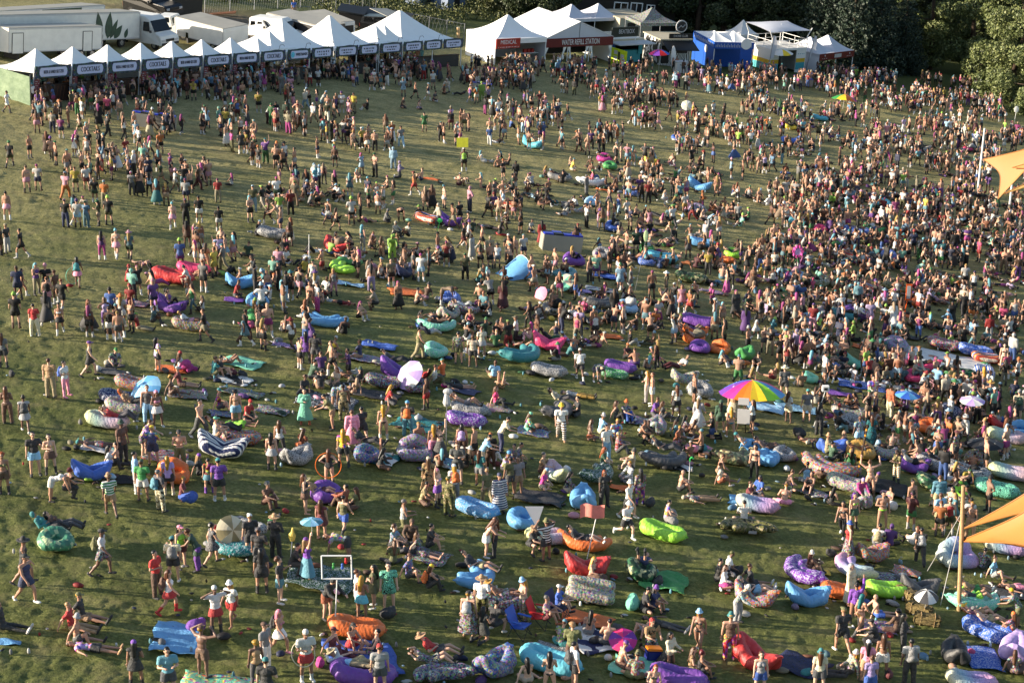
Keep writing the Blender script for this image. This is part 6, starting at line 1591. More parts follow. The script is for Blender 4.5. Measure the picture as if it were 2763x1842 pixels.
# two storey bar
M_, R_, L_ = Gd(1766, 163), Gd(1845, 167), Gd(1717, 149); r = front_root('deck_bar', M_, R_); w = (R_ - M_).length; lp = local(r, L_); dp = abs(lp.y) + .5; hz = hgt(M_, 116 * D)
tag(r, 'two storey white bar container with a railed roof deck under a white shade sail', 'bar')
cw = 'white'
MB().box((.06, dp / 2, hz / 2 - .4), (.12, dp, hz + .8)).obj('side_wall', cw, r); MB().box((w * .12, .06, hz / 2 - .4), (w * .24, .12, hz + .8)).obj('front_wall', cw, r); MB().box((w * .87, .06, hz / 2 - .4), (w * .26, .12, hz + .8)).obj('front_wall', cw, r); MB().box((w / 2, dp, hz / 2 - .4), (w, .12, hz + .8)).obj('back_wall', 'charcoal', r); MB().box((w - .06, dp / 2, hz / 2 - .4), (.12, dp - .2, hz + .8)).obj('side_wall', cw, r)
MB().box((w / 2, dp / 2, hz), (w + .1, dp + .1, .25)).obj('deck', cw, r)
for y0 in (.02,):
    MB().box((-.01, dp / 2, .35), (.04, dp * .98, .8)).obj('painted_band', 'teal', r); MB().box((-.012, dp / 2, 1.0), (.04, dp * .98, .45)).obj('painted_band', 'gold', r)
    for x, ww in ((.12, .24), (.87, .26)): MB().box((w * x, -.015, .35), (w * ww * .96, .04, .8)).obj('painted_band', 'teal', r); MB().box((w * x, -.017, 1.0), (w * ww * .96, .04, .45)).obj('painted_band', 'gold', r)
r_ = r; scribble(8, w * .18, .12, 'teal', r, (w * .87, -.04, hz - .6)); MB().box((-.05, dp * .78, hz * .55), (.05, dp * .13, hz * .62)).obj('painted_bottle', plain('amber', (.62, .36, .08), .4, .1), r)
for z in (.55, 1.05):
    MB().path([(0, 0, hz + z), (w, 0, hz + z), (w, dp, hz + z), (0, dp, hz + z), (0, 0, hz + z)], .03, 6).obj('rail', 'white', r)
for x, y in ((0, 0), (w * .25, 0), (w * .5, 0), (w * .75, 0), (w, 0), (0, dp * .33), (0, dp * .66), (0, dp), (w, dp * .5), (w, dp), (w * .5, dp)): MB().bar((x, y, hz), (x, y, hz + 1.08), .035, 6).obj('rail_post', 'white', r)
for x, y, k in ((0, 0, -.5), (w, 0, .6), (0, dp, -.5), (w, dp, .6)): MB().path([(x, y, -.8), (x, y, hz + 1.4), (x + k, y, hz + 2.3)], .06, 6).obj('mast', 'white', r)
MB().bar((w * .5, dp * .4, hz), (w * .5, dp * .4, hz + 2.6), .05, 6).obj('mast', 'white', r)
b = MB(); n = 8; cor = [(-.5, -.2, hz + 2.1), (w + .4, -.1, hz + 2.05), (w + .4, dp, hz + 2.4), (-.6, dp, hz + 2.5)]; g = []
for i in range(n + 1):
    for j in range(n + 1):
        s, t = i / n, j / n; p = [(1 - s) * (1 - t) * cor[0][k] + s * (1 - t) * cor[1][k] + s * t * cor[2][k] + (1 - s) * t * cor[3][k] for k in range(3)]; pin = (math.sin(s * math.pi) * math.sin(t * math.pi)); p[2] += .35 * pin ** .7
        p[1] += .5 * math.sin(s * math.pi) * (.5 - t) * .9; p[0] += .5 * math.sin(t * math.pi) * (.5 - s); g.append(p)
N = len(g); b.add([tuple(p) for p in g] + [(p[0], p[1], p[2] - .03) for p in g], [(i * (n + 1) + j, (i + 1) * (n + 1) + j, (i + 1) * (n + 1) + j + 1, i * (n + 1) + j + 1) for i in range(n) for j in range(n)] + [(N + i * (n + 1) + j, N + i * (n + 1) + j + 1, N + (i + 1) * (n + 1) + j + 1, N + (i + 1) * (n + 1) + j) for i in range(n) for j in range(n)])
b.obj('shade_sail', 'vinyl_grey', r, smooth=True)
um = umbrella(Gd(1794, 167), 1.3, ['wh', 'wh', 'tl', 'wh', 'wh', 'wh', 'yl', 'wh'], 'white and teal parasol at the entrance of the two storey bar', 2.3)
for x0, y0, x1, y1, nm in ((1849, 165, 1868, 82, 'tall white feather flag leaning beside the twin peaked tent'), (1763, 166, 1774, 82, 'tall white feather flag at the corner of the two storey bar')):
    P_ = Gd(x0, y0); o = empty('feather_flag', P_); tag(o, nm, 'flag', 'feather flags'); h = hgt(P_, y1 * D); dx = (x1 - x0) / 4573 * 225
    MB().bar((0, 0, -.2), (dx, 0, h), .03, 6).obj('pole', 'steel', o); pts = [(dx * .35, 0, h * .35), (dx * .35 + .45, 0, h * .40), (dx * .75 + .55, 0, h * .75), (dx + .25, 0, h * .97), (dx, 0, h)]
    MB().add([(p[0], -.012, p[2]) for p in pts] + [(p[0], .012, p[2]) for p in pts], [(0, 1, 2, 3, 4), (9, 8, 7, 6, 5)] + [(i, 5 + i, 5 + (i + 1) % 5, (i + 1) % 5) for i in range(5)]).obj('cloth', 'vinyl_grey', o)
LEAN = 0.0
# ------------------------------------------------------------------ vehicles and trailers behind the stalls
plain('truckwhite', (.84, .84, .82), .45, .09, 1.1, 0, .05, 3); plain('trailer_roof', (.60, .59, .55), .55, .12, .7); plain('leafgreen', (.10, .24, .17), .5, .35, 3)
def wheel(parent, x, y, z=.42, rr=.42):
    o = MB().bar((x, y - .12, z), (x, y + .12, z), rr, 14).obj('wheel', 'rubber', parent); MB().bar((x, y - .135, z), (x, y + .135, z), rr * .55, 10).obj('rim', 'chrome', o); return o
def trailer(A, B, depth, h, lab, m='truckwhite', roofm='trailer_roof', name='box_trailer', group='trailers parked behind the stalls', clear=.75):
    r = front_root(name, A, B); L = (Vector((B.x, B.y, 0)) - Vector((A.x, A.y, 0))).length; tag(r, lab, 'trailer', group)
    MB().box((L / 2, depth / 2, clear + (h - clear) / 2), (L, depth, h - clear)).obj('body', m, r, bevel=.04)
    MB().box((L / 2, depth / 2, h + .03), (L - .1, depth - .1, .06)).obj('roof', roofm, r)
    for z in (h - .06, clear + .05): MB().box((L / 2, -.012, z), (L, .03, .10)).obj('edge_rail', 'lightgrey', r)
    for x in (.03, L - .03): MB().box((x, -.012, (h + clear) / 2), (.09, .035, h - clear)).obj('corner_post', 'lightgrey', r)
    for x in (L * .78, L * .9):
        for y in (.2, depth - .2): wheel(r, x, y)
    MB().box((L * .15, depth / 2, clear / 2), (.2, depth * .6, clear)).obj('landing_gear', 'charcoal', r)
    return r, L
r, L = trailer(Gd(19, 143), Gd(235, 134), 2.7, hgt(Gd(19, 143), 67 * D), 'white box trailer directly behind the first stalls with two side doors')
h = hgt(Gd(19, 143), 67 * D)
for x, w_ in ((.65, .115), (L * .785, .10 * 1)):
    ww = L * w_; x0 = x if x > 2 else .35
    d = MB().box((x0 + ww / 2, -.02, h * .55), (ww, .04, h * .62)).obj('door', 'truckwhite', r)
    for zz in (h * .86, h * .24): MB().box((x0 + ww / 2, -.045, zz), (ww, .02, .05)).obj('door_trim', 'charcoal', d)
    for xx in (x0, x0 + ww): MB().box((xx, -.045, h * .55), (.05, .02, h * .62)).obj('door_trim', 'charcoal', d)
A_, B_ = Gd(-110, 128), Gd(323, 108); h = hgt(B_, 29 * D); r, L = trailer(A_, B_, 2.7, h, 'long white trailer with dark green leaf mural at its end')
def leaf(cx, cz, L_, w_, a, parent):
    n = 9; pts = []
    for i in range(n + 1): t = i / n; pts.append((t * L_, w_ * math.sin(math.pi * t ** .8)))
    pts += [(p[0], -p[1]) for p in pts[::-1][1:-1]]; ca, sa = math.cos(a), math.sin(a); P3 = [(cx + p[0] * ca - p[1] * sa, cz + p[0] * sa + p[1] * ca) for p in pts]; m = len(P3)
    MB().add([(p[0], -.035, p[1]) for p in P3] + [(p[0], -.01, p[1]) for p in P3], [tuple(range(m)), tuple(range(m, 2 * m))[::-1]] + [(i, m + i, m + (i + 1) % m, (i + 1) % m) for i in range(m)]).obj('painted_leaf', 'leafgreen', parent)
kk = L / 433
for u, ln, w_, a in ((335, 2.4, .42, 1.75), (352, 2.35, .45, 1.45), (358, 1.9, .28, 1.05), (368, 1.5, .34, .85), (395, .9, .22, 1.2), (340, 1.6, .3, 2.2)): leaf(u * kk, .85, ln, w_, a, r)
A_, B_ = Gd(-140, 116), Gd(243, 84); r, L = trailer(A_, B_, 2.7, hgt(B_, 13 * D), 'farthest of the long white trailers, a green stripe on its side'); MB().box((L * .72, -.02, 2.6), (L * .25, .03, .3)).obj('painted_stripe', 'leafgreen', r)
A_, B_ = Gd(402, 97), Gd(512, 127); r, L = trailer(A_, B_, 3.2, hgt(A_, 39 * D), 'white enclosed trailer standing slantwise, rear doors in shade'); h = hgt(A_, 39 * D)
MB().box((L + .02, 1.6, h * .55), (.04, 3.0, h * .7)).obj('rear_door', 'truckwhite', r); MB().box((L * .13, -.02, .95), (L * .16, .04, .5)).obj('lower_panel', 'lightgrey', r); MB().box((L * .26, -.04, .95), (.3, .05, .5)).obj('window', 'glass_dark', r)
A_, B_ = Gd(612, 85), Gd(742, 120); r, L = trailer(A_, B_, 3.0, hgt(A_, 30 * D), 'black trailer with a grey roof and a pale trim line', 'charcoal')
A_, B_ = Gd(688, 72), Gd(756, 100); h = hgt(A_, 28 * D); r, L = trailer(A_, B_, 2.9, h, 'white rental trailer with an orange stripe and dark open rear')
MB().box((L * .55, -.02, h * .52), (L * .6, .03, .12)).obj('painted_stripe', 'signred', r); letters('U-HAUL', .6, plain('text_orange', (.75, .35, .1), .5, .05), r, (L * .35, -.05, h * .78), sx=1.0); MB().box((L + .02, 1.45, h * .48), (.05, 2.5, h * .66)).obj('rear_opening', 'black', r); MB().box((L * .8, -.025, h * .42), (L * .25, .03, .6)).obj('painted_picture', plain('pic_blue', (.35, .55, .62), .5, .5, 4), r)
def vehicle(P_, rot, kind, m, lab, cat, s=1.0):
    r = empty({'van': 'parked_van', 'pickup': 'pickup_truck', 'suv': 'parked_car'}[kind], P_, rot); tag(r, lab, cat, 'vehicles parked behind the stalls')
    # profile in x (front = +x) and z
    prof = dict(van=[(-2.9, .45), (-2.9, 2.55), (-2.6, 2.72), (1.0, 2.72), (1.55, 2.45), (2.15, 1.45), (2.95, 1.20), (3.05, .9), (3.05, .45)],
        pickup=[(-2.8, .5), (-2.8, 1.15), (-.9, 1.15), (-.75, 1.85), (.55, 1.88), (1.15, 1.25), (2.6, 1.12), (2.75, .95), (2.75, .5)],
        suv=[(-2.4, .45), (-2.4, 1.2), (-2.1, 1.8), (.3, 1.85), (.95, 1.25), (2.2, 1.1), (2.4, .9), (2.4, .45)])[kind]
    W2 = .98 if kind != 'van' else 1.02; n = len(prof); b = MB()
    b.add([(x, -W2 if z < 1.3 else -W2 * .88, z) for x, z in prof] + [(x, W2 if z < 1.3 else W2 * .88, z) for x, z in prof], [tuple(range(n)), tuple(range(n, 2 * n))[::-1]] + [(i, n + i, n + (i + 1) % n, (i + 1) % n) for i in range(n)])
    b.obj('body', m, r, bevel=.05)
    def pane(nm, pts, t=.015):
        a, bb, c = [Vector(p) for p in pts[:3]]; nn = (bb - a).cross(c - a).normalized() * t; k = len(pts)
        MB().add([Vector(p) + nn for p in pts] + [Vector(p) - nn for p in pts], [tuple(range(k)), tuple(range(k, 2 * k))[::-1]] + [(i, k + i, k + (i + 1) % k, (i + 1) % k) for i in range(k)]).obj(nm, 'glass_dark', r)
    if kind == 'van': ws = [(1.58, 2.40), (2.14, 1.50)]; side = [(.75, 1.5, 1.6, 2.3)]
    elif kind == 'pickup': ws = [(.60, 1.84), (1.12, 1.30)]; side = [(-.68, 1.3, -.1, 1.78), (0, 1.3, .62, 1.76)]
    else: ws = [(.34, 1.80), (.92, 1.30)]; side = [(-1.95, 1.28, -.95, 1.74), (-.85, 1.28, .32, 1.76)]
    (x0, z0), (x1, z1) = ws; k = .02; pane('windscreen', [(x0 + k, -W2 * .8, z0), (x0 + k, W2 * .8, z0), (x1 + k, W2 * .86, z1), (x1 + k, -W2 * .86, z1)])
    for xa, za, xb, zb in side:
        for s_ in (-1, 1): y0, y1 = s_ * W2 * 1.0, s_ * (W2 * .885 + .012); y0 = s_ * (W2 * .90 + .02); pane('side_window', [(xa, y0 + s_ * .035, za), (xb, y0 + s_ * .035, za), (xb - .1, y1, zb), (xa + .08, y1, zb)])
    if kind == 'pickup': MB().box((-1.85, 0, 1.16), (1.75, 1.6, .04)).obj('truck_bed', 'charcoal', r); pane('rear_window', [(-.80, -.7, 1.72), (-.80, .7, 1.72), (-.91, .75, 1.28), (-.91, -.75, 1.28)])
    if kind == 'suv': pane('rear_window', [(-2.16, -.7, 1.72), (-2.16, .7, 1.72), (-2.40, .8, 1.3), (-2.40, -.8, 1.3)])
    fx = prof[-1][0]
    for y in (-.7, .7): MB().box((fx + .01, y, .85), (.05, .32, .16)).obj('headlight', 'lightgrey', r); MB().box((prof[0][0] - .01, y * 1.2, .95), (.04, .14, .3)).obj('tail_light', 'signred', r); MB().box((x1 - .25, y * 1.6, z1 + .05), (.12, .16, .2)).obj('mirror', 'charcoal', r)
    MB().box((fx + .03, 0, .55), (.12, 1.8, .2)).obj('bumper', 'charcoal', r); MB().box((fx + .01, 0, .85), (.05, .9, .22)).obj('grille', 'black', r)
    for x in (prof[0][0] + .95, fx - .95):
        for y in (-.88, .88): wheel(r, x, y, .38, .38)
    r.scale = (s, s, s); return r
vehicle(Gd(338, 105), -40, 'van', 'truckwhite', 'white high roofed van beside the leaf mural trailer', 'van', 1.05)
vehicle(Gd(385, 86), 165, 'pickup', 'truckwhite', 'white pickup truck half hidden by the slanting trailer', 'truck', 1.15)
plain('carblack', (.05, .055, .065), .25, .05); vehicle(Gd(352, 38), -35, 'suv', 'carblack', 'black car parked beyond the trailers', 'car', 1.25)
vehicle(Gd(604, 92), -25, 'pickup', 'truckwhite', 'white pickup truck behind the cocktails stall', 'truck', 1.1); vehicle(Gd(636, 98), -28, 'van', 'truckwhite', 'white van parked beside the black trailer', 'van', .9)
vehicle(Gd(885, 78), -20, 'suv', 'carblack', 'dark car parked behind the tall marquee', 'car', 1.05)
r = front_root('stage_box', Gd(396, 36), Gd(470, 37)); tag(r, 'tall black equipment box standing on the grass bank', 'box'); MB().box((2.0, 1.2, 1.9), (3.9, 2.2, 4.2)).obj('body', 'black', r, bevel=.03); MB().box((.02, -.01, 1.9), (.25, .1, 4.1)).obj('edge_trim', 'charcoal', r)
for (x, y, w_, hh, lab, m) in ((775, 62, 2.6, 1.3, 'black covered cart behind the marquees, nearest the white rental trailer', 'black'), (830, 66, 2.4, 1.2, 'black covered cart with a pale roof next to the lattice cabins', 'charcoal')):
    r = front_root('covered_cart', Gd(x, y), Gd(x + 40, y + 6)); tag(r, lab, 'cart', 'carts behind the marquees'); MB().box((w_ / 2, 1, hh / 2 + .3), (w_, 2, hh)).obj('body', m, r); MB().slab([(-.2, -.3, hh + .5), (w_ + .2, -.3, hh + .45), (w_ + .2, 2.2, hh + .8), (-.2, 2.2, hh + .85)], .06).obj('cover', 'black', r)
    for xx in (.6, w_ - .6): wheel(r, xx, .05, .32, .32)
for (x, y, n_, lab) in ((863, 68, 2, 'weathered cabin with cut out windows, left of the pair'), (888, 70, 4, 'weathered cabin with a row of cut out windows and a tin roof')):
    r = front_root('timber_cabin', Gd(x, y), Gd(x + 11 * n_ * .7, y + 6)); tag(r, lab, 'cabin', 'timber cabins behind the marquees'); r.scale = (.52, .52, .62); w_ = 1.1 * n_; MB().box((w_ / 2, 1.5, 1.2), (w_, 3, 2.8)).obj('wall', 'bone', r); MB().slab([(-.2, -.3, 2.75), (w_ + .2, -.3, 2.75), (w_ + .2, 3.3, 3.1), (-.2, 3.3, 3.1)], .1).obj('roof', 'charcoal', r)
    for i in range(n_): MB().box((.55 + 1.1 * i, -.02, 1.6), (.5, .05, .9)).obj('window', 'charcoal', r)
r = front_root('low_tarp_roof', Gd(885, 86), Gd(925, 86)); tag(r, 'low grey tarpaulin roof between two marquees', 'shelter'); MB().slab([(0, 0, 2.2), (3.4, 0, 2.2), (3.0, 3, 2.7), (.4, 3, 2.7)], .05).obj('cover', 'trailer_roof', r); [MB().bar((x, .1, -.4), (x, .1, 2.2), .04).obj('leg', 'steel', r) for x in (.1, 3.3)]
o = empty('plank_pile', Gd(500, 33), 20); tag(o, 'small pile of orange brown planks on the bank', 'planks')
for i in range(4): MB().box((.1 * i, .22 * i - .4, .06 + .03 * (i % 2)), (3.6, .2, .06), .06 * i).obj('plank', plain('plank', (.58, .38, .24), .7, .2), o)
# chain link fences on the bank
def wire_fence(x0, y0, x1, y1, n, h, lab):
    A_, B_ = Gd(x0, y0), Gd(x1, y1); r = front_root('wire_fence', A_, B_); L = (B_ - A_).length; sl = 0.0; tag(r, lab, 'fence', 'wire fences on the bank')
    for i in range(n + 1): t = i / n; MB().bar((L * t, 0, sl * t - .2), (L * t, 0, sl * t + h), .045, 6).obj('post', 'steel', r)
    b = MB(); k = int(L / .45)
    for i in range(k): t = i / k; b.bar((L * t, 0, sl * t), (L * (t + 1 / k), 0, sl * t + h - .1), .008, 3); b.bar((L * t, 0, sl * t + h - .1), (L * (t + 1 / k), 0, sl * t), .008, 3)
    b.bar((0, 0, h - .08), (L, 0, sl + h - .08), .02, 4); b.obj('mesh', 'steel', r)
wire_fence(470, 30, 740, 14, 5, 2.2, 'wire fence across the grass bank above the service track')
wire_fence(738, 32, 860, 42, 4, 2.2, 'wire fence running down beside the marquees')
wire_fence(905, 60, 1065, 92, 4, 1.8, 'wire fence behind the last stall tents')
o = empty('wooden_post', Gd(1053, 98)); tag(o, 'thick wooden post beside the medical tent', 'post'); MB().bar((0, 0, -.3), (0, 0, 1.6), .18, 10).obj('trunk', 'mast_wood', o); MB().bar((0, 0, 1.6), (0, 0, 1.64), .19, 10).obj('top', 'bone', o)
r = front_root('crowd_barrier', Gd(666, 36), Gd(712, 40)); tag(r, 'steel barrier behind the person in blue on the service track', 'barrier'); L = 2.2
MB().path([(0, 0, .1), (0, 0, 1.1), (L, 0, 1.1), (L, 0, .1), (0, 0, .2)], .025, 6).obj('frame', 'steel', r); [MB().bar((L * i / 14, 0, .2), (L * i / 14, 0, 1.1), .010, 4).obj('bar', 'steel', r) for i in range(1, 14)]
# ------------------------------------------------------------------ dark shingled house and sheds at the wood's edge
def brickish():
    m, nt, b = newmat('shingle'); w = nt.nodes.new('ShaderNodeTexBrick'); w.inputs['Scale'].default_value = 2.2; w.inputs['Color1'].default_value = lin((.24, .19, .15)) + (1,); w.inputs['Color2'].default_value = lin((.30, .24, .19)) + (1,); w.inputs['Mortar'].default_value = lin((.13, .11, .09)) + (1,)
    nt.links.new(texco(nt), w.inputs['Vector']); nt.links.new(w.outputs['Color'], b.inputs['Base Color']); b.inputs['Roughness'].default_value = .8
brickish()
A_, B_ = Gd(1268, 62), Gd(1545, 78); r = front_root('dark_house', A_, B_); w = (B_ - A_).length; tag(r, 'dark shingled house with white framed windows at the edge of the wood', 'house')
MB().box((w / 2, 4, 3.0), (w, 8, 7.5)).obj('wall', 'shingle', r)
MB().add([(-.6, -.6, 6.7), (w + .6, -.6, 6.7), (w + .6, 4, 9.5), (-.6, 4, 9.5), (-.6, 8.6, 6.7), (w + .6, 8.6, 6.7), (-.6, -.6, 6.5), (w + .6, -.6, 6.5), (w + .6, 8.6, 6.5), (-.6, 8.6, 6.5)], [(0, 1, 2, 3), (3, 2, 5, 4), (6, 9, 8, 7), (0, 6, 7, 1), (4, 5, 8, 9), (0, 3, 4, 9, 6), (1, 7, 8, 5, 2)]).obj('roof', 'charcoal', r)
for xd, wd, hd, zy in ((1298, 26, 34, 44), (1451, 26, 26, 42), (1484, 18, 22, 42), (1415, 30, 24, 36)):
    t = (xd - 1268) / 277 * w; sc = w / 277; zc = 2.6; f = MB(); ww, hh = wd * sc, hd * sc
    for dx in (-ww / 2, 0, ww / 2): f.box((t + dx, -.05, zc), (.12, .1, hh))
    for dz in (-hh / 2, hh / 2): f.box((t, -.05, zc + dz), (ww + .12, .1, .12))
    q = f.obj('window', 'white', r); MB().box((t, -.02, zc), (ww, .05, hh)).obj('pane', 'glass_dark', q)
for x, y, lab in ((1027, 24, 'pale blue grey shed at the wood edge'), (962, 14, 'dark blue shed beyond the weeds')):
    r = front_root('shed', Gd(x, y), Gd(x + 44, y + 1)); tag(r, lab, 'shed', 'sheds beyond the weeds'); MB().box((1.5, 1.2, 1.2), (3.0, 2.4, 2.8)).obj('wall', plain('shed_blue', (.38, .45, .55), .6, .1), r); MB().box((1.55, -.03, 1.0), (.9, .06, 2.2)).obj('door', 'charcoal', r); MB().slab([(-.2, -.2, 2.7), (3.2, -.2, 2.7), (3.2, 2.6, 2.9), (-.2, 2.6, 2.9)], .1).obj('roof', 'carblack', r)
# ------------------------------------------------------------------ trees
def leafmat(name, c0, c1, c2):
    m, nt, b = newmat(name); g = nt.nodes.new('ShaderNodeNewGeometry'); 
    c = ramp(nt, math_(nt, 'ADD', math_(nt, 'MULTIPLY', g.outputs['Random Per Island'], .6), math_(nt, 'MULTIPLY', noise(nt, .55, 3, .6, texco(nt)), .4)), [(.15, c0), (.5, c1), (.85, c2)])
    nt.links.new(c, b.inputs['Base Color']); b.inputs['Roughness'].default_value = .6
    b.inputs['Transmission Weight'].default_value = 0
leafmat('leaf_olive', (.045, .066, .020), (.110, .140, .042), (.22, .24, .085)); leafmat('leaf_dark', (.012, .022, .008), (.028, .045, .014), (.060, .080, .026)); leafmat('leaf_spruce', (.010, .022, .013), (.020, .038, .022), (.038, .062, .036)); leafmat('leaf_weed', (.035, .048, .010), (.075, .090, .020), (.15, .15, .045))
plain('bark', (.26, .20, .15), .85, .3, 4, 0, .5, 6); plain('bark_dark', (.13, .11, .09), .9, .3, 4)
def leaf_cloud(centres, n, size, seed, name, flat=.0):
    """n small leaf sprays scattered through ellipsoidal clumps"""
    rg = np.random.default_rng(seed); C_ = np.array([c[:3] for c in centres]); Rr = np.array([c[3] for c in centres]); pw = Rr ** 2; pw /= pw.sum()
    k = rg.choice(len(centres), n, p=pw); d = rg.normal(size=(n, 3)); d /= np.linalg.norm(d, axis=1)[:, None]; rad = rg.uniform(.55, 1.05, n) ** .6
    p = C_[k] + d * (Rr[k] * rad)[:, None] * np.array([1, 1, .72]); a = rg.normal(size=(n, 3)) + d * .8; a[:, 2] *= (1 - flat); a /= np.linalg.norm(a, axis=1)[:, None]
    t = rg.normal(size=(n, 3)); u = np.cross(a, t); u /= np.linalg.norm(u, axis=1)[:, None]; w = np.cross(a, u); s = size * rg.uniform(.5, 1.3, n)[:, None]
    q = np.stack([p - u * s, p - w * s * .55 + a * s * .12, p + u * s, p + w * s * .55 + a * s * .12], 1).reshape(-1, 3)
    me = bpy.data.meshes.new(name); me.vertices.add(4 * n); me.vertices.foreach_set('co', q.ravel()); me.loops.add(4 * n); me.loops.foreach_set('vertex_index', np.arange(4 * n, dtype=np.int32)); me.polygons.add(n); me.polygons.foreach_set('loop_start', np.arange(0, 4 * n, 4, dtype=np.int32)); me.update(calc_edges=True); return me
TREE = {}
def tree_meshes(kind, seed):
    if (kind, seed) in TREE: return TREE[(kind, seed)]
    r = random.Random(seed); tr = MB()
    if kind == 'broad':
        H = 15.0; pts = [Vector((0, 0, -1)), Vector((r.uniform(-.4, .4), r.uniform(-.4, .4), 4)), Vector((r.uniform(-.9, .9), r.uniform(-.9, .9), 9)), Vector((r.uniform(-1, 1), r.uniform(-1, 1), 13))]
        for i in range(3): tr.bar(pts[i], pts[i + 1], .42 - .12 * i, 9, .30 - .12 * i + .02)
        cl = []
        for i in range(26):
            a = r.uniform(0, 6.28); z = r.uniform(1.2, 14); mx = 5.2 * math.sin(math.pi * min(.97, (z + 1.5) / 16.5)) ** .7; d = mx * r.uniform(.25, 1); c = Vector((d * math.cos(a), d * math.sin(a), z)); cl.append((*c, r.uniform(1.1, 2.1)))
            if i % 2 == 0: s = pts[1].lerp(pts[3], min(1, max(0, (z - 4.5) / 9))); tr.bar(s, c, .12, 5, .03)
        cr = leaf_cloud(cl, 19000, .19, seed, 'crown')
    else:
        H = 17.0; tr.bar((0, 0, -1), (0, 0, H), .30, 8, .04); cl = []
        for i in range(15):
            z = .8 + i * 1.08; rr = 4.0 * (1 - z / (H + .8)); k = max(4, int(rr * 3.2))
            for j in range(k): a = 6.28 * j / k + i * .7 + r.uniform(-.2, .2); d = rr * r.uniform(.72, 1.02); cl.append((d * math.cos(a), d * math.sin(a), z - d * .22 + r.uniform(-.2, .2), .30 + rr * .17)); cl.append((d * .55 * math.cos(a), d * .55 * math.sin(a), z - d * .05, .28 + rr * .17))
        cr = leaf_cloud(cl, 12000, .20, seed, 'crown', .3)
    TREE[(kind, seed)] = (tr.mesh('trunk', True), cr); return TREE[(kind, seed)]
def tree(x, y, kind, seed, s, lab, lm, rot=0, sink=0.0, grp='trees at the edge of the field', back=0.0):
    P_ = Gd(x, y); P_.y += back; P_.z = float(gz(P_.x, P_.y)); o = empty({'broad': 'leafy_tree', 'fir': 'spruce_tree'}[kind], P_ - Vector((0, 0, sink)), rot); o.scale = (s, s, s); tm, cm = tree_meshes(kind, seed)
    obj('trunk', tm, 'bark', o); c = obj('crown', cm, lm, o); osetmat(c, lm); tag(o, lab, 'tree', grp); return o
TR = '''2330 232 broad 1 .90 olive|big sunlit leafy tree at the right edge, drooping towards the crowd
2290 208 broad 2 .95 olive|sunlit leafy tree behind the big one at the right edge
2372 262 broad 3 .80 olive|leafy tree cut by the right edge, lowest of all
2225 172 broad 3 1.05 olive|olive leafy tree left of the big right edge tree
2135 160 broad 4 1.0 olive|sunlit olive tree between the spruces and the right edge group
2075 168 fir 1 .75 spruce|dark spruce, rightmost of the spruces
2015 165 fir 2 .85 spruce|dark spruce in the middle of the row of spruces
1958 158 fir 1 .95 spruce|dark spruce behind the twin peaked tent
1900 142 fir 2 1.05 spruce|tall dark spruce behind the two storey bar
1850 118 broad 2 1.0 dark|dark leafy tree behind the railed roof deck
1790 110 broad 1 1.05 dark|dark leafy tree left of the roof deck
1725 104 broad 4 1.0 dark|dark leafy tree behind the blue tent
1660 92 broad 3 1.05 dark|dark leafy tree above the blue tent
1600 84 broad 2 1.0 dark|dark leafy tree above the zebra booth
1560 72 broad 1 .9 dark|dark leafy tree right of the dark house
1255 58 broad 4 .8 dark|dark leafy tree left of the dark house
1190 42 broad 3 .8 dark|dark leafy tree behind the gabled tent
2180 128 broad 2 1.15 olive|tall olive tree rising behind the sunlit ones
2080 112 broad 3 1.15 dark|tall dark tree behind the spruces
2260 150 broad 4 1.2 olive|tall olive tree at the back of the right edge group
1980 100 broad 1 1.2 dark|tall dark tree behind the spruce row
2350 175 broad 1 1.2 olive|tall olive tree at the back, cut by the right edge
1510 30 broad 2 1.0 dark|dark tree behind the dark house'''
for i, row in enumerate(TR.split('\n')):
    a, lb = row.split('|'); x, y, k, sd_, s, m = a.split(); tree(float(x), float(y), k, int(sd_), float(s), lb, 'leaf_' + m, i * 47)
# wood behind: a mass of dark crowns nobody would count
cl = []; rr = random.Random(5)
for i in range(260):
    x = rr.uniform(1120, 2480); P_ = Gd(x, 60); bk = rr.uniform(6, 55); P_.y += bk; P_.x += bk * (x - 1176) / 4573; P_.z = float(gz(P_.x, P_.y)); cl.append((P_.x, P_.y, P_.z + rr.uniform(1, 15), rr.uniform(2.2, 4.2)))
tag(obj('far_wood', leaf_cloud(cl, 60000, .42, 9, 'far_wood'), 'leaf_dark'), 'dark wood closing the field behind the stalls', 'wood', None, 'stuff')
cl = []
for i in range(260):
    x = rr.uniform(735, 1260); y = rr.uniform(-6, 62) if x < 1060 else rr.uniform(-8, 50); P_ = Gd(x, y); cl.append((P_.x, P_.y, P_.z + rr.uniform(.1, .7), rr.uniform(.5, 1.3)))
for i in range(60): P_ = Gd(rr.uniform(330, 740), rr.uniform(-20, 6)); cl.append((P_.x, P_.y, P_.z + .3, rr.uniform(.5, 1.1)))
tag(obj('tall_weeds', leaf_cloud(cl, 26000, .16, 12, 'tall_weeds'), 'leaf_weed'), 'tall green weeds covering the bank behind the tents', 'weeds', None, 'stuff')
# shrubs at the foot of the trees on the right
for i, (x, y) in enumerate(((2300, 235), (2345, 262), (2240, 205), (2275, 226))):
    P_ = Gd(x, y); o = empty('shrub', P_, 40 * i); c = obj('foliage', leaf_cloud([(rr.uniform(-1.5, 1.5), rr.uniform(-1, 1), rr.uniform(.3, 1.6), rr.uniform(.7, 1.2)) for _ in range(9)], 2200, .17, 30 + i, 'foliage'), 'leaf_olive', o); MB().bar((0, 0, -.3), (0, 0, 1), .05, 6).obj('stem', 'bark', o); tag(o, ['shrub under the big right edge tree', 'shrub lowest at the right edge', 'shrub at the far end of the tree line, beside the crowd', 'shrub between two others beneath the leaning tree'][i], 'shrub', 'shrubs under the trees')
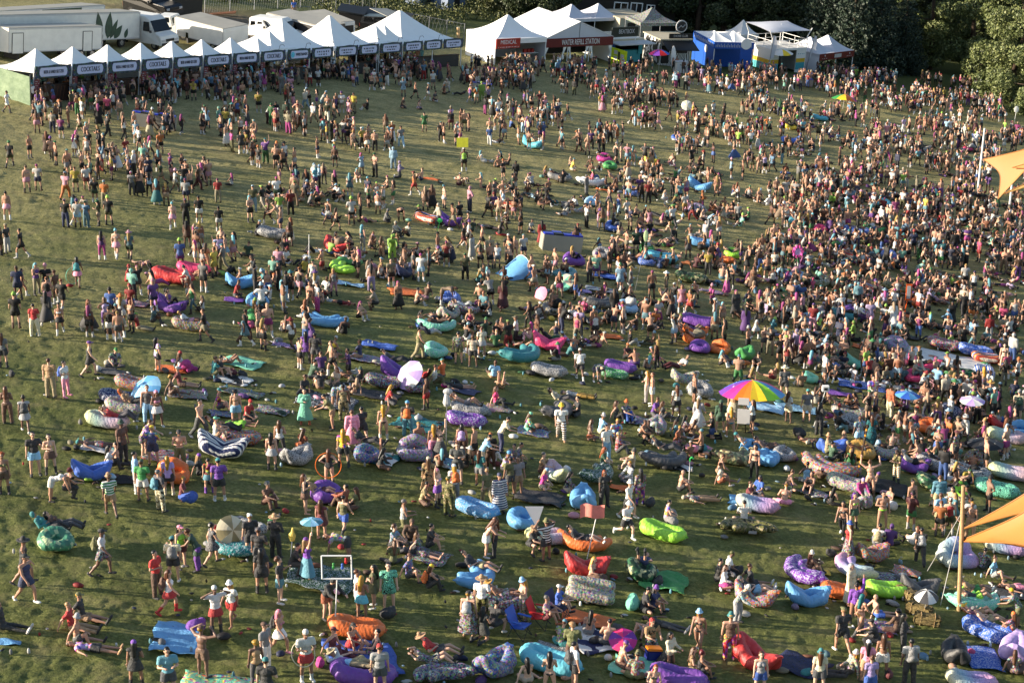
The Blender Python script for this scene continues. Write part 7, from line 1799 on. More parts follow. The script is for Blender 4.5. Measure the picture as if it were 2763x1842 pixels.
# ------------------------------------------------------------------ shade sails and masts
def sail(cor, lab, m, sag=.5, split=None):
    n = 12; g = []; c = [Vector(p) for p in cor]; cen = sum(c, Vector()) / len(c)
    for i in range(n + 1):
        for j in range(n + 1 - i):
            a, b = i / n, j / n; w3 = (1 - a - b, a, b); p = c[0] * w3[0] + c[1] * w3[1] + c[2] * w3[2]; pull = 1 - 27 * w3[0] * w3[1] * w3[2]
            e = [w3[0] * w3[1], w3[1] * w3[2], w3[0] * w3[2]]; mm = min(w3); p = p + (cen - p) * .30 * (1 - 3 * mm) * 4 * max(e) * 1.0; p.z -= sag * 9 * max(0, w3[0] * w3[1] * w3[2]) ** .8; g.append(p)
    idx = {}; q = 0
    for i in range(n + 1):
        for j in range(n + 1 - i): idx[(i, j)] = q; q += 1
    fs = []
    for i in range(n):
        for j in range(n - i):
            fs.append((idx[(i, j)], idx[(i + 1, j)], idx[(i, j + 1)]))
            if i + j < n - 1: fs.append((idx[(i + 1, j)], idx[(i + 1, j + 1)], idx[(i, j + 1)]))
    N = len(g); b = MB(); b.add([tuple(p) for p in g] + [(p.x, p.y, p.z - .02) for p in g], fs + [tuple(N + k for k in f[::-1]) for f in fs])
    r = bpy.data.objects.new('shade_sail', None); COL.objects.link(r); o = b.obj('cloth', m, r, smooth=True); tag(r, lab, 'shade sail', 'shade sails at the right edge')
    for k in range(3):
        pp = [g[idx[v]] for v in ([(t, 0) for t in range(n + 1)], [(t, n - t) for t in range(n + 1)], [(0, t) for t in range(n + 1)])[k]]; MB().path([(p.x, p.y, p.z + .005) for p in pp], .03, 5).obj('hem', plain('sail_hem', (.55, .36, .12), .6), r)
    return r
def lift(x, y, Y):
    """point on the sight line of display pixel (x, y) at distance Y from the camera"""
    d = ray(x * D, y * D); t = Y / d.y; return Vector((0, 0, CAMH)) + d * t
def mast(x0, y0, x1, y1, rad, lab, m, guys=()):
    P_ = Gd(x0, y0); h = hgt(P_, y1 * D); o = empty('mast', P_); tag(o, lab, 'mast', 'masts holding the shade sails'); zc = P_.y / cp; dx = (x1 - x0) / 4573 * zc
    MB().bar((0, 0, -.3), (dx, 0, h), rad, 10, rad * .85).obj('pole', m, o)
    for gx, gy in guys: q = Gd(gx, gy) - P_; MB().bar((dx * .8, 0, h * .8), tuple(q), .014, 4).obj('guy_rope', 'lightgrey', o)
    return P_, h
mast(2203, 1403, 2189, 1115, .085, 'thick pale wooden mast with guy ropes beside the mint lounger', 'mast_wood', ((2160, 1390), (2130, 1310)))
mast(2245, 442, 2250, 295, .09, 'slender white mast in front of the upper yellow sail', 'white')
mast(2318, 480, 2320, 405, .09, 'short white post beneath the upper yellow sail', 'white')
Yb = Gd(2205, 1403).y
sail([lift(2203, 1243, Yb + .2), lift(2470, 1085, Yb - 2.5), lift(2490, 1300, Yb - 7)], 'large golden shade sail pointing to the wooden mast', 'sail', .5)
sail([lift(2215, 1213, Yb + 5), lift(2480, 1040, Yb + 3), lift(2470, 1170, Yb - 1)], 'golden shade sail behind the large one, seen edge on', 'sail', .3)
Yu = Gd(2260, 520).y
sail([lift(2258, 366, Yu), lift(2490, 285, Yu - 6), lift(2292, 458, Yu - 2)], 'upper golden shade sail tied down to a point', 'sail', .5)
sail([lift(2325, 385, Yu - 2.5), lift(2500, 310, Yu - 8), lift(2500, 420, Yu - 6)], 'pale yellow shade sail beside the upper golden one', 'sail_pale', .4)
sail([lift(2296, 448, Yu), lift(2490, 355, Yu - 5), lift(2480, 405, Yu - 4)], 'pale yellow shade sail below the upper golden one', 'sail_pale', .3)
# ------------------------------------------------------------------ totems, flags, parasols and other things on the field
def pole_at(c, x, y, xt, yt, name, lab, cat, rad=.018, m='white'):
    P_ = G(*px(c, x, y)); tx, ty = px(c, xt, yt); h = hgt(P_, ty); zc = P_.y / cp; dx = (tx - px(c, x, y)[0]) / F * zc; o = empty(name, P_); tag(o, lab, cat, 'totems and flags held up over the crowd')
    MB().bar((0, 0, 0), (dx, 0, h), rad, 6).obj('pole', m, o); return o, Vector((dx, 0, h)), h
o, t, h = pole_at('B', 715, 1090, 755, 600, 'totem', 'white pole with an open white square frame and small figures hanging in it', 'totem', .022)
s = .95; MB().path([t + Vector((-s / 2, 0, 0)), t + Vector((s / 2, 0, 0)), t + Vector((s / 2, 0, s * .85)), t + Vector((-s / 2, 0, s * .85)), t + Vector((-s / 2, 0, 0))], .028, 6).obj('frame', 'white', o)
for dx, dz, c in ((-.1, .42, 'gr'), (.18, .40, 'bl'), (.30, .60, 'rd')): b = Prims(); b.ell(t + Vector((dx, 0, dz)), (1, 0, 0), (0, 1, 0), (0, 0, 1), .05, .04, .08); b.ell(t + Vector((dx, 0, dz + .10)), (1, 0, 0), (0, 1, 0), (0, 0, 1), .045, .045, .045); obj('ornament', b.mesh('orn'), plain('orn_' + c, PAL[c], .5), o)
o, t, h = pole_at('B', 305, 560, 345, 235, 'totem', 'pale pole topped with a yellow pointed figure', 'totem'); b = Prims(); b.cap(t, t + Vector((.03, 0, .38)), .11, .03); b.ell(t + Vector((0, 0, .1)), (1, 0, 0), (0, 1, 0), (0, 0, 1), .13, .1, .14); obj('topper', b.mesh('t'), plain('topper_y', (.85, .75, .35), .5, .2, 9), o)
o, t, h = pole_at('C', 685, 420, 762, 60, 'flag', 'red flag on a slanting pole over the orange lounger', 'flag', .02)
b = MB(); n = 10; vs = [(t.x + .02 - (i / n) * .9 + (.3 if True else 0), .06 * math.sin(i * .9), t.z + .05 + j * .52 - .05 * math.sin(i * .7)) for i in range(n + 1) for j in (0, 1)]; N = len(vs); b.add(vs + [(x, y + .012, z) for x, y, z in vs], [(2 * i, 2 * i + 2, 2 * i + 3, 2 * i + 1) for i in range(n)] + [(N + 2 * i, N + 2 * i + 1, N + 2 * i + 3, N + 2 * i + 2) for i in range(n)]); b.obj('cloth', plain('flag_red', (.93, .55, .50), .6, .2, 3), o, smooth=True)
o, t, h = pole_at('C', 228, 400, 225, 110, 'flag', 'grey triangular pennant on a thin pole beside the looped blue lounger', 'flag', .012, 'charcoal'); MB().add([(t.x, -.01, t.z - .1), (t.x - .42, -.01, t.z + .72), (t.x + .26, -.01, t.z + .72), (t.x, .01, t.z - .1), (t.x - .42, .01, t.z + .72), (t.x + .26, .01, t.z + .72)], [(0, 2, 1), (3, 4, 5), (0, 1, 4, 3), (1, 2, 5, 4), (2, 0, 3, 5)]).obj('cloth', 'vinyl_grey', o)
o, t, h = pole_at('F', 1725, 1060, 1738, 560, 'totem', 'tall grey pole with a draped pale topper held by people by the purple lounger', 'totem', .02, 'steel'); b = Prims(); b.cap(t, t + Vector((0, 0, .35)), .17, .10); b.ell(t + Vector((.05, 0, .5)), (1, 0, 0), (0, 1, 0), (0, 0, 1), .2, .12, .14); obj('topper', b.mesh('t'), 'lightgrey', o)
o, t, h = pole_at('F', 1130, 1130, 1140, 880, 'totem', 'short pole wrapped in peach garlands beside the royal blue lounger', 'totem', .05, plain('peach', (.85, .6, .5), .7, .4, 12))
o, t, h = pole_at('G', 1608, 1275, 1612, 1090, 'totem', 'pale pole with a bright green crook on top', 'totem', .018); MB().path([t, t + Vector((0, 0, .12)), t + Vector((.08, 0, .2)), t + Vector((.14, 0, .12))], .035, 6).obj('topper', plain('neon_green', (.25, .80, .40), .5), o)
o, t, h = pole_at('H', 835, 1260, 905, 760, 'totem', 'dark decorated pole with yellow stripes near the golden lounger', 'totem', .045, plain('pole_dark', (.22, .14, .08), .7, .4, 6)); [MB().bar(t * k, t * (k + .03), .055, 6).obj('stripe', plain('pole_yellow', (.8, .55, .1), .6), o) for k in (.08, .16, .24, .32, .4, .8, .9)]
o, t, h = pole_at('H', 445, 775, 535, 450, 'totem', 'white pole topped with a small white cube sign', 'totem', .018); MB().box(t + Vector((0, 0, .12)), (.34, .2, .3)).obj('topper', 'white', o, bevel=.03); MB().box(t + Vector((0, -.11, .12)), (.16, .02, .13)).obj('mark', 'charcoal', o)
o, t, h = pole_at('L', 265, 950, 292, 775, 'totem', 'thin pole with a square sign framed in pink tufts', 'totem', .015, plain('pole_pink', (.8, .65, .6), .6)); MB().box(t + Vector((0, 0, .3)), (.42, .05, .5)).obj('sign_board', plain('lilac', (.78, .68, .85), .5), o); [MB().box(t + Vector((.27 * math.cos(a), -.01, .3 + .32 * math.sin(a))), (.16, .09, .16), a).obj('tuft', plain('tuft_pink', (.85, .3, .62), .6), o) for a in [i * .628 for i in range(10)]]
o, t, h = pole_at('L', 1265, 1310, 1285, 1175, 'sign', 'orange pole carrying a tall orange framed sign', 'sign', .03, plain('orange_paint', (.88, .36, .10), .5)); MB().box(t + Vector((.05, 0, .5)), (.34, .05, 1.0)).obj('sign_board', 'orange_paint', o); MB().box(t + Vector((.05, -.035, .5)), (.22, .02, .8)).obj('picture', 'lightgrey', o)
o, t, h = pole_at('J', 482, 930, 495, 580, 'pole', 'slim white pole standing alone up the field', 'pole', .022)
o, t, h = pole_at('K', 1120, 1090, 1205, 640, 'totem', 'long grey pole tipped with a pale leaf shape', 'totem', .016, 'steel'); b = Prims(); b.ell(t + Vector((.02, 0, .3)), (1, 0, 0), (0, 1, 0), (0, 0, 1), .14, .03, .36); obj('topper', b.mesh('t'), plain('palegreen', (.78, .88, .66), .5), o)
o, t, h = pole_at('N', 1860, 1470, 1875, 1335, 'sign', 'square lime yellow sign on a pole far up the field', 'sign', .018); MB().box(t + Vector((0, 0, .35)), (.85, .04, .7)).obj('sign_board', plain('sign_yellow', (.85, .85, .25), .5), o)
o, t, h = pole_at('Q', 2255, 1150, 2270, 1010, 'totem', 'white paddle shaped totem at the right of the field', 'totem', .02); b = Prims(); b.ell(t + Vector((0, 0, .2)), (1, 0, 0), (0, 1, 0), (0, 0, 1), .25, .04, .35); obj('topper', b.mesh('t'), 'white', o)
o, t, h = pole_at('J', 1640, 580, 1668, 470, 'totem', 'bright green spear shaped totem near a purple lounger', 'totem', .02, plain('neon_green', (.2, .75, .3), .5)); b = Prims(); b.ell(t + Vector((.02, 0, .12)), (1, 0, 0), (0, 1, 0), (0, 0, 1), .16, .08, .14); obj('topper', b.mesh('t'), MATS['neon_green'], o)
RB = ['rd', 'or', 'yl', 'gr', 'bl', 'pu', 'hp', 'rd', 'or', 'yl', 'gr', 'sb', 'bl', 'pu', 'mg', 'hp']
P_ = G(*px('G', 2170, 740)); umbrella(P_, 1.55, ['rd', 'or', 'yl', 'gr', 'bl', 'pu', 'mg', 'or', 'yl', 'lm', 'sb', 'hp'], 'large rainbow beach parasol planted beside the white easel', hgt(P_, 350 / 3.36 + 920) - .55, (-6, 3), rise=.62, rot=20, name='beach_umbrella')
P_ = G(*px('Q', 708, 990)); umbrella(P_, 1.35, ['hp', 'sb', 'bl', 'tl', 'gr', 'yl', 'or', 'mg'], 'rainbow parasol far up the field among standing people', hgt(P_, 850 / 3.36) - .5, (-10, 8), rise=.55, name='beach_umbrella')
def small_parasol(c, x, y, zoff, cols, tilt, lab, rad=.42, rise=None, rot=0):
    P_ = G(*px(c, x, y)); umbrella(P_ + Vector((0, 0, zoff)), rad, cols, lab, .55, tilt, rise=rise, rot=rot)
small_parasol('A', 2050, 300, .55, ['kh', 'cr'], (62, 30), 'beige parasol standing on edge beside the turquoise lounger', .55)
small_parasol('B', 525, 600, 1.62, ['lb', 'ts'], (0, 0), 'teal paper fan parasol held overhead by a person in purple', .40, .10)
small_parasol('C', 1005, 1230, .0, ['pu', 'mg', 'hp'], (30, 0), 'small purple and pink parasol lying open on the grass', .48, .12)
small_parasol('D', 1445, 985, .55, ['wh', 'dg'], (10, 0), 'black and white striped parasol on a straw bale', .45, .3)
small_parasol('E', 1385, 590, .45, ['lb', 'sb'], (35, -25), 'pale blue parasol between the floral lounger and people standing', .75)
small_parasol('F', 1455, 440, .5, ['wh', 'lv'], (40, -35), 'white parasol over the red and green lounger', .75)
small_parasol('H', 1270, 780, 1.15, ['sb', 'bl'], (0, 4), 'flat blue parasol held over seated friends', .62, .16)
small_parasol('H', 1860, 820, 1.1, ['wh', 'lv'], (4, 0), 'flat white parasol held over people by the navy lounger', .62, .12)
small_parasol('H', 1990, 1090, .4, ['bk', 'dg'], (0, 0), 'black parasol spread over a floral lounger', .85, .22)
small_parasol('K', 500, 1080, .15, ['mt', 'cr'], (38, -20), 'pale green paper parasol resting open on the grass', .60, .14)
small_parasol('K', 320, 1160, .1, ['pk'], (50, -40), 'pink parasol lying beside a person in a red hat', .45, .12)
small_parasol('O', 1580, 1100, 1.3, ['cr', 'wh'], (60, 0), 'cream parasol far up the field behind two people', .5, .15)
# blue pop-up beach shelter
P_ = G(*px('K', 10, 960)); o = empty('beach_shelter', P_, 125); tag(o, 'sky blue pop up beach shelter in the middle of the field', 'tent'); o.scale = (.8, .8, .8); b = MB(); n = 8; g = []
for i in range(n + 1):
    for j in range(n + 1): s, t = i / n, j / n; a = math.pi * s; g.append((-1.25 * math.cos(a) * (1 - .15 * t), -.9 + 1.8 * t, .08 + 1.35 * math.sin(a) * (1 - t * .9)))
N = len(g); q = lambda i, j: i * (n + 1) + j; b.add(g + [(x * .985, y, z * .985 - .005) for x, y, z in g], [(q(i, j), q(i, j + 1), q(i + 1, j + 1), q(i + 1, j)) for i in range(n) for j in range(n)] + [(N + q(i, j), N + q(i + 1, j), N + q(i + 1, j + 1), N + q(i, j + 1)) for i in range(n) for j in range(n)]); c = b.obj('fabric', 'nylon_plain', o, smooth=True); c.color = rgb('sb'); osetmat(c, 'nylon_plain')
MB().path([(x, y - .01, z + .01) for x, y, z in [g[q(i, 0)] for i in range(n + 1)]], .018, 5).obj('hoop_rod', 'white', o)
# hula hoops
def hoop(c, x, y, z, tilt, col, lab, rad=.45, rot=0):
    b = MB(); n = 28; b.path([(rad * math.cos(i * 2 * math.pi / n), rad * math.sin(i * 2 * math.pi / n), 0) for i in range(n + 1)], .016, 6); o = b.obj('hula_hoop', plain('hoop_' + col, PAL[col], .4)); P_ = G(*px(c, x, y)); o.matrix_world = Matrix.Translation(P_ + Vector((0, 0, z))) @ Matrix.Rotation(R(rot), 4, 'Z') @ Matrix.Rotation(R(tilt), 4, 'X'); tag(o, lab, 'hoop', 'hula hoops')
hoop('F', 665, 1330, .95, 82, 'or', 'orange hula hoop round a dancer in black', .50); hoop('I', 665, 1030, .45, 85, 'mt', 'mint hula hoop carried by a walker in black and pink', .42, 50); hoop('B', 440, 1545, 1.0, 60, 'cr', 'cream hula hoop slung behind a person in a red skirt', .40, 40)
# bins in fabric corrals
def bins(P_, rot, lab, n=4, s=1.0):
    r = empty('recycling_bins', P_, rot, True); r.scale = (s, s, s); tag(r, lab, 'bins', 'bin corrals with blue lids'); w = n * .62
    b = MB(); b.box((0, -.45, .5), (w, .05, 1.0)).box((0, .45, .5), (w, .05, 1.0)).box((-w / 2, 0, .5), (.05, .85, 1.0)).box((w / 2, 0, .5), (.05, .85, 1.0)); b.obj('fabric_skirt', 'trailer_roof', r)
    for i in range(n):
        for k, y in enumerate((-.22, .22)): q = MB().box((-w / 2 + .31 + i * .62, y, .52), (.56, .42, 1.0)).obj('bin', 'charcoal', r); MB().box((-w / 2 + .31 + i * .62, y, 1.05), (.58, .43, .08)).obj('lid', plain('lid_blue', (.12, .20, .72), .35) if (i + k) % 2 == 0 or k == 0 and i in (0, n - 1) else 'black', q)
bins(G(*px('M', 1390, 1160)), 2, 'row of blue and black lidded bins in a grey skirt near the stalls', 5); bins(G(*px('K', 440, 720)), 12, 'blue and black lidded bins behind a person in orange', 4); bins(G(*px('N', 2040, 830)), 0, 'blue lidded bins near the medical tent', 4, .75); bins(G(*px('Q', 352, 775)), 0, 'blue lidded bins with a grey skirt near the twin peaked tent', 4, .75); bins(G(*px('Q', 1955, 960)), -8, 'blue lidded bins beneath the right edge trees', 4, .75)
# straw bales, easel, chair, cooler, bags
def strawmat():
    m, nt, b = newmat('straw'); v = texco(nt); nt.links.new(ramp(nt, noise(nt, 24, 4, .7, v), [(.3, lin((.30, .26, .15))), (.55, lin((.52, .45, .28))), (.75, lin((.72, .66, .45)))]), b.inputs['Base Color']); b.inputs['Roughness'].default_value = .9; bump(nt, b, noise(nt, 40, 3, .7, v), 1, .05)
strawmat()
for i, (x, y, rot, lab) in enumerate(((1275, 790, -55, 'straw bale beside the black lounger'), (1390, 930, -30, 'straw bale in the middle of the three'), (1465, 1020, -10, 'straw bale under the striped parasol'))):
    B = Prims(); rr_ = random.Random(i); me = MB().box((0, 0, .24), (.95, .46, .40)).mesh('bale', bevel=.06); bm = bmesh.new(); bm.from_mesh(me); bmesh.ops.subdivide_edges(bm, edges=bm.edges, cuts=4, use_grid_fill=True)
    for v in bm.verts: v.co += Vector((rr_.uniform(-.03, .03), rr_.uniform(-.03, .03), rr_.uniform(-.03, .03)))
    bm.to_mesh(me); bm.free(); o = obj('straw_bale', me, 'straw'); o.matrix_world = ground_matrix(G(*px('D', x, y)), rot); tag(o, lab, 'straw bale', 'straw bales'); [MB().box((q, 0, .245), (.015, .49, .44)).obj('twine', 'mast_wood', o) for q in (-.25, .25)]
o = empty('easel', G(*px('G', 2110, 870)), -12); tag(o, 'wooden easel with two white boards in front of the rainbow parasol', 'easel'); [MB().bar((x, y, 0), (0, .05, 1.75), .025, 6).obj('leg', 'darkwood', o) for x, y in ((-.45, -.1), (.45, -.1), (0, .6))]; MB().box((-.05, -.12, 1.05), (.58, .04, .72)).obj('board', 'lightgrey', o, bevel=.01); MB().box((-.08, -.05, 1.75), (.5, .04, .34)).obj('board', 'lightgrey', o, bevel=.01)  # white boards coloured grey: the shade on them is put into the colour
def camp_chair(c, x, y, rot, col, lab):
    o = empty('camp_chair', G(*px(c, x, y)), rot); tag(o, lab, 'chair', 'camp chairs'); k = plain('chair_' + col, PAL[col], .6, .1)
    MB().slab([(-.27, -.3, .46), (.27, -.3, .46), (.25, .22, .36), (-.25, .22, .36)], .03).obj('seat', k, o); MB().slab([(-.25, .20, .40), (.25, .20, .40), (.28, .42, .98), (-.28, .42, .98)], .03).obj('backrest', k, o)
    for a, b in (((-.28, -.3, 0), (.28, -.25, .5)), ((.28, -.3, 0), (-.28, -.25, .5)), ((-.28, .32, 0), (.28, .22, .5)), ((.28, .32, 0), (-.28, .22, .5)), ((-.3, -.3, 0), (-.3, .35, .7)), ((.3, -.3, 0), (.3, .35, .7))): MB().bar(a, b, .013, 5).obj('leg', 'charcoal', o)
    for s_ in (-1, 1): MB().box((s_ * .32, 0, .64), (.08, .5, .03)).obj('armrest', k, o)
camp_chair('C', 75, 1120, 60, 'bl', 'empty bright blue camp chair beside a seated group'); camp_chair('C', 255, 1030, 70, 'rd', 'red camp chair behind a person in a flowered pink shirt'); camp_chair('C', 430, 960, 60, 'nv', 'navy camp chair under a person in a white cap')
o = MB().box((0, 0, .2), (.5, .34, .38)).obj('cooler', plain('cooler_blue', (.12, .16, .45), .4), None, bevel=.04); o.matrix_world = ground_matrix(G(*px('C', 1275, 1345)), 15, True, 1, .04); q = MB().box((0, 0, .42), (.52, .36, .08)).obj('lid', plain('cooler_orange', (.85, .5, .12), .4), o, bevel=.02); tag(o, 'blue cooler with an orange lid on the mint sheet', 'cooler')
for c, x, y, col, s, lab in (('B', 580, 1400, 'mg', .85, 'magenta bag on the grass by the person in a red skirt'), ('B', 1190, 960, 'bk', 1.2, 'heap of black bags at the feet of the man in mint print'), ('A', 1770, 1080, 'pu', 1.3, 'round purple ruffled bundle on the corner of the sky blue tarp'), ('C', 2040, 560, 'bk', 1.0, 'black bag beside the seated trio'), ('C', 970, 1100, 'dg', 1.0, 'dark backpack shaped bag beside a shirtless back'), ('C', 745, 1190, 'bk', .8, 'black bag on the striped picnic rug'), ('C', 1320, 660, 'bk', 1.0, 'dark bag on the green tarp'), ('C', 1090, 880, 'mt', 1.5, 'pale mint bundle beside two people in dark clothes'), ('D', 600, 400, 'bk', .9, 'black bag lying alone above the dotted lounger'), ('D', 370, 1480, 'tl', .8, 'teal netted bag on the navy starry blanket'), ('D', 1120, 1500, 'mr', .9, 'maroon bag behind a person in white shorts'), ('E', 105, 325, 'bk', .8, 'small black bag at the left edge'), ('E', 1500, 290, 'dg', .7, 'dark bag on the orange mat'), ('E', 2110, 310, 'mr', .9, 'maroon backpack shaped bag on the striped blanket'), ('E', 2200, 330, 'bk', .9, 'black bag on the striped blanket'), ('G', 1250, 1500, 'bk', 1.1, 'black bag beside a person in tie dye leggings'), ('G', 1660, 1010, 'pk', .9, 'pink bag on the tie dye towel'), ('G', 1740, 1000, 'tl', .9, 'teal backpack shaped bag on the tie dye towel'), ('H', 310, 870, 'bk', 1.3, 'pair of black bags on the grass'), ('G', 180, 815, 'br', .8, 'brown bag on the blue rug'), ('H', 1420, 330, 'bk', .8, 'black bag between pink loungers'), ('I', 990, 1480, 'bk', 1.0, 'black bag behind a person in a straw hat'), ('F', 2100, 680, 'gy', .8, 'grey bag beside the tan mat')):
    bag(*px(c, x, y), col, lab, s, random.uniform(0, 180))
# ------------------------------------------------------------------ the far crowd, more people than anyone would count: one mesh
def low(prims, vox, ratio):
    me = remesh(prims.mesh('x'), vox, ratio, 1); n = len(me.vertices); v = np.empty(n * 3); me.vertices.foreach_get('co', v); me.calc_loop_triangles(); t = np.empty(len(me.loop_triangles) * 3, dtype=np.int64); me.loop_triangles.foreach_get('vertices', t); bpy.data.meshes.remove(me); return v.reshape(-1, 3), t.reshape(-1, 3)
OUT = [('t_shirt', 'shorts', 'hair_short', 'm'), ('tank_top', 'shorts', 'cap', 'm'), ('-', 'shorts', 'hair_short', 'm'), ('t_shirt', 'trousers', 'cap', 'm'), ('-', 'shorts', 'cap', 'm'), ('jersey', 'shorts', 'bucket_hat', 'm'), ('hoodie', 'trousers', '-', 'm'),
       ('bikini_top', 'briefs', 'hair_long', 'f'), ('crop_top', 'shorts', 'hair_long', 'f'), ('crop_top', 'skirt', 'hair_bun', 'f'), ('dress', '-', 'hair_long', 'f'), ('bikini_top', 'trousers', 'bucket_hat', 'f'), ('tank_top', 'leggings', 'hair_long', 'f'), ('crop_top', 'long_skirt', 'hair_long', 'f'), ('t_shirt', 'shorts', 'sun_hat', 'f'), ('robe', 'briefs', 'hair_long', 'f')]
TPL = {}
def template(pose, oi):
    k = (pose, oi)
    if k in TPL: return TPL[k]
    top, bot, hat, sex = OUT[oi]; J = skeleton(pose, sex); f = sex == 'f'; parts = []
    bk = ('b', pose, sex)
    if bk not in TPL: TPL[bk] = low(body_prims(J, f, False), .032, .06)
    parts.append((TPL[bk], 0))
    for i, (g, vx, rt) in enumerate(((top, .036, .08), (bot, .036, .09), (hat, .032, .11))):
        if g == '-': continue
        gk = (g, pose, sex)
        if gk not in TPL: TPL[gk] = low(garment_prims(g, J, f), vx, rt)
        parts.append((TPL[gk], i + 1))
    if hat in ('cap', 'bucket_hat', 'sun_hat'):
        gk = ('hair_short' if not f else 'hair_long', pose, sex)
        if gk not in TPL: TPL[gk] = low(garment_prims(gk[0], J, f), .034, .12)
        parts.append((TPL[gk], 4))
    for s in 'LR':
        gk = ('boot ' + s, pose, sex)
        if gk not in TPL: TPL[gk] = low(garment_prims('boot ' + s, J, f), .032, .12)
        parts.append((TPL[gk], 5))
    V = np.concatenate([p[0][0] for p in parts]); off = 0; T_ = []; I = []
    for (v, t), pid in parts: T_.append(t + off); I.append(np.full(len(v), pid)); off += len(v)
    V = V - np.array((0, 0, V[:, 2].min())); TPL[k] = (V, np.concatenate(T_), np.concatenate(I)); return TPL[k]
cr = random.Random(23)
TOPC = ['bk'] * 19 + ['wh'] * 9 + ['sk'] * 2 + ['dg', 'gy', 'lg', 'nv', 'nv', 'bl', 'sb', 'lb', 'pu', 'pu', 'lv', 'mg', 'pk', 'hp', 'rd', 'mr', 'or', 'yl', 'lm', 'gr', 'dgn', 'ol', 'mt', 'tl', 'cy', 'br', 'tn', 'kh', 'cr', 'be', 'ts', 'ru']
BOTC = ['bk'] * 15 + ['dg', 'dg', 'gy', 'nv', 'nv', 'bl', 'ol', 'kh', 'kh', 'tn', 'br', 'wh', 'wh', 'lb', 'pu', 'mg', 'pk', 'cr', 'be', 'mr', 'rd', 'gr', 'ts']
HATC = ['bk', 'bk', 'dg', 'wh', 'wh', 'lb', 'br', 'tn', 'kh', 'rd', 'gr', 'or', 'pu', 'pk', 'lm', 'tl']; HAIRC = ['bk', 'bk', 'bk', 'br', 'br', 'br', 'gd', 'tn', 'ru', 'mg', 'cy']
KEEP = {}
def keep(p, r):
    for i in (-1, 0, 1):
        for j in (-1, 0, 1): KEEP.setdefault((int(p.x // 4) + i, int(p.y // 4) + j), []).append((p.x, p.y, r))
for l in LOUNGERS: keep(l[0], .72)
for o in COL.objects:
    if o.name.startswith('blanket'): keep(o.matrix_world.translation, 3.0 if 'very large' in o['label'] else .6)
CV, CT, CC, NV = [], [], [], [0]
GRID = {}
def free(x, y, d):
    for i in (-1, 0, 1):
        for j in (-1, 0, 1):
            for (a, b) in GRID.get((int(x // 1) + i, int(y // 1) + j), ()):
                if (a - x) ** 2 + (b - y) ** 2 < d * d: return False
    return True
def occupy(x, y): GRID.setdefault((int(x // 1), int(y // 1)), []).append((x, y))
for p in PEOPLE: occupy(p['Pt'].x, p['Pt'].y)
def cj(k): c = np.array(PAL[k]); c = c * .66 + c.mean() * .34; c = c * cr.uniform(.75, 1.12) + cr.uniform(-.02, .02); return lin(tuple(np.clip(c, .01, .97)))
STANDS = ['stand', 'stand2', 'phone', 'drink', 'cross', 'hips', 'stand', 'stand2', 'walk', 'walk', 'stand', 'lean', 'point', 'walk', 'cross']
SITS = ['cross_sit', 'knees', 'legs', 'legs2', 'side_sit', 'cross_sit', 'knees', 'recline', 'lie_knees', 'lie', 'crouch', 'kneel']
def crowd_person(x, y, rot, pose, z=0.0, d=.42, oi=None, tc=None, bc=None):
    if not free(x, y, d): return False
    if z == 0 and oi is None and any((x - a) ** 2 + (y - b) ** 2 < r * r for a, b, r in KEEP.get((int(x // 4), int(y // 4)), ())): return False
    occupy(x, y); oi = oi if oi is not None else cr.choice((0, 0, 0, 1, 1, 2, 3, 3, 4, 5, 5, 6, 6, 7, 8, 8, 9, 10, 11, 12, 12, 13, 14, 14, 7, 2, 2)); V, T_, I = template(pose, oi)
    P_ = Vector((x, y, float(gz(x, y)))); s = cr.uniform(.87, 1.01) * (1 if OUT[oi][3] == 'm' else .955)
    M = np.array(ground_matrix(P_, rot, pose in SEATED and z == 0, s, z + .02))
    flip = cr.random() < .5; wd_ = 1.10 if pose not in SEATED else 1.0; W_ = V * np.array((-wd_ if flip else wd_, wd_, 1)); W_ = W_ @ M[:3, :3].T + M[:3, 3]
    cols = np.array([lin(cr.choice(SKINS)), cj(tc or cr.choice(TOPC)), cj(bc or cr.choice(BOTC)), cj(cr.choice(HAIRC) if 'hair' in OUT[oi][2] else cr.choice(HATC)), cj(cr.choice(HAIRC)), cj(cr.choice(['bk', 'bk', 'wh', 'dg', 'br', 'wh']))])
    CV.append(W_); CT.append((T_[:, ::-1] if flip else T_) + NV[0]); CC.append(cols[I]); NV[0] += len(V); return True
def cluster(x0, y0, x1, y1, n, sit, face=None, gmax=6, walkp=.25):
    """n people in loose groups inside a box of the photograph (display pixels)"""
    made = 0; tries = 0
    while made < n and tries < n * 8:
        tries += 1; c = Gd(cr.uniform(x0, x1), cr.uniform(y0, y1)); k = cr.choice([1, 2, 2, 3, 3, 4, 5, gmax, 7, 8]); seated = cr.random() < sit; walking = not seated and k <= 3 and cr.random() < walkp; wd = cr.choice((75, 95, 255, 280, 180, 0, 150)) + cr.uniform(-20, 20)
        rad = .45 if k == 1 else .28 + .13 * k + (.30 if seated else 0)
        for i in range(k):
            a = 6.283 * i / k + cr.uniform(-.5, .5); x = c.x + rad * math.cos(a) * cr.uniform(.7, 1.2); y = c.y + rad * math.sin(a) * cr.uniform(.7, 1.2); inward = math.degrees(math.atan2(c.y - y, c.x - x)) + 90
            if face is not None: rot = face + cr.uniform(-45, 45)
            elif walking: rot = wd + cr.uniform(-12, 12)
            else: rot = inward + cr.uniform(-40, 40)
            pose = cr.choice(SITS) if seated and cr.random() < .9 else ('walk' if walking else cr.choice(STANDS))
            if crowd_person(x, y, rot, pose, 0, .5 if seated else .40): made += 1
            if made >= n: break
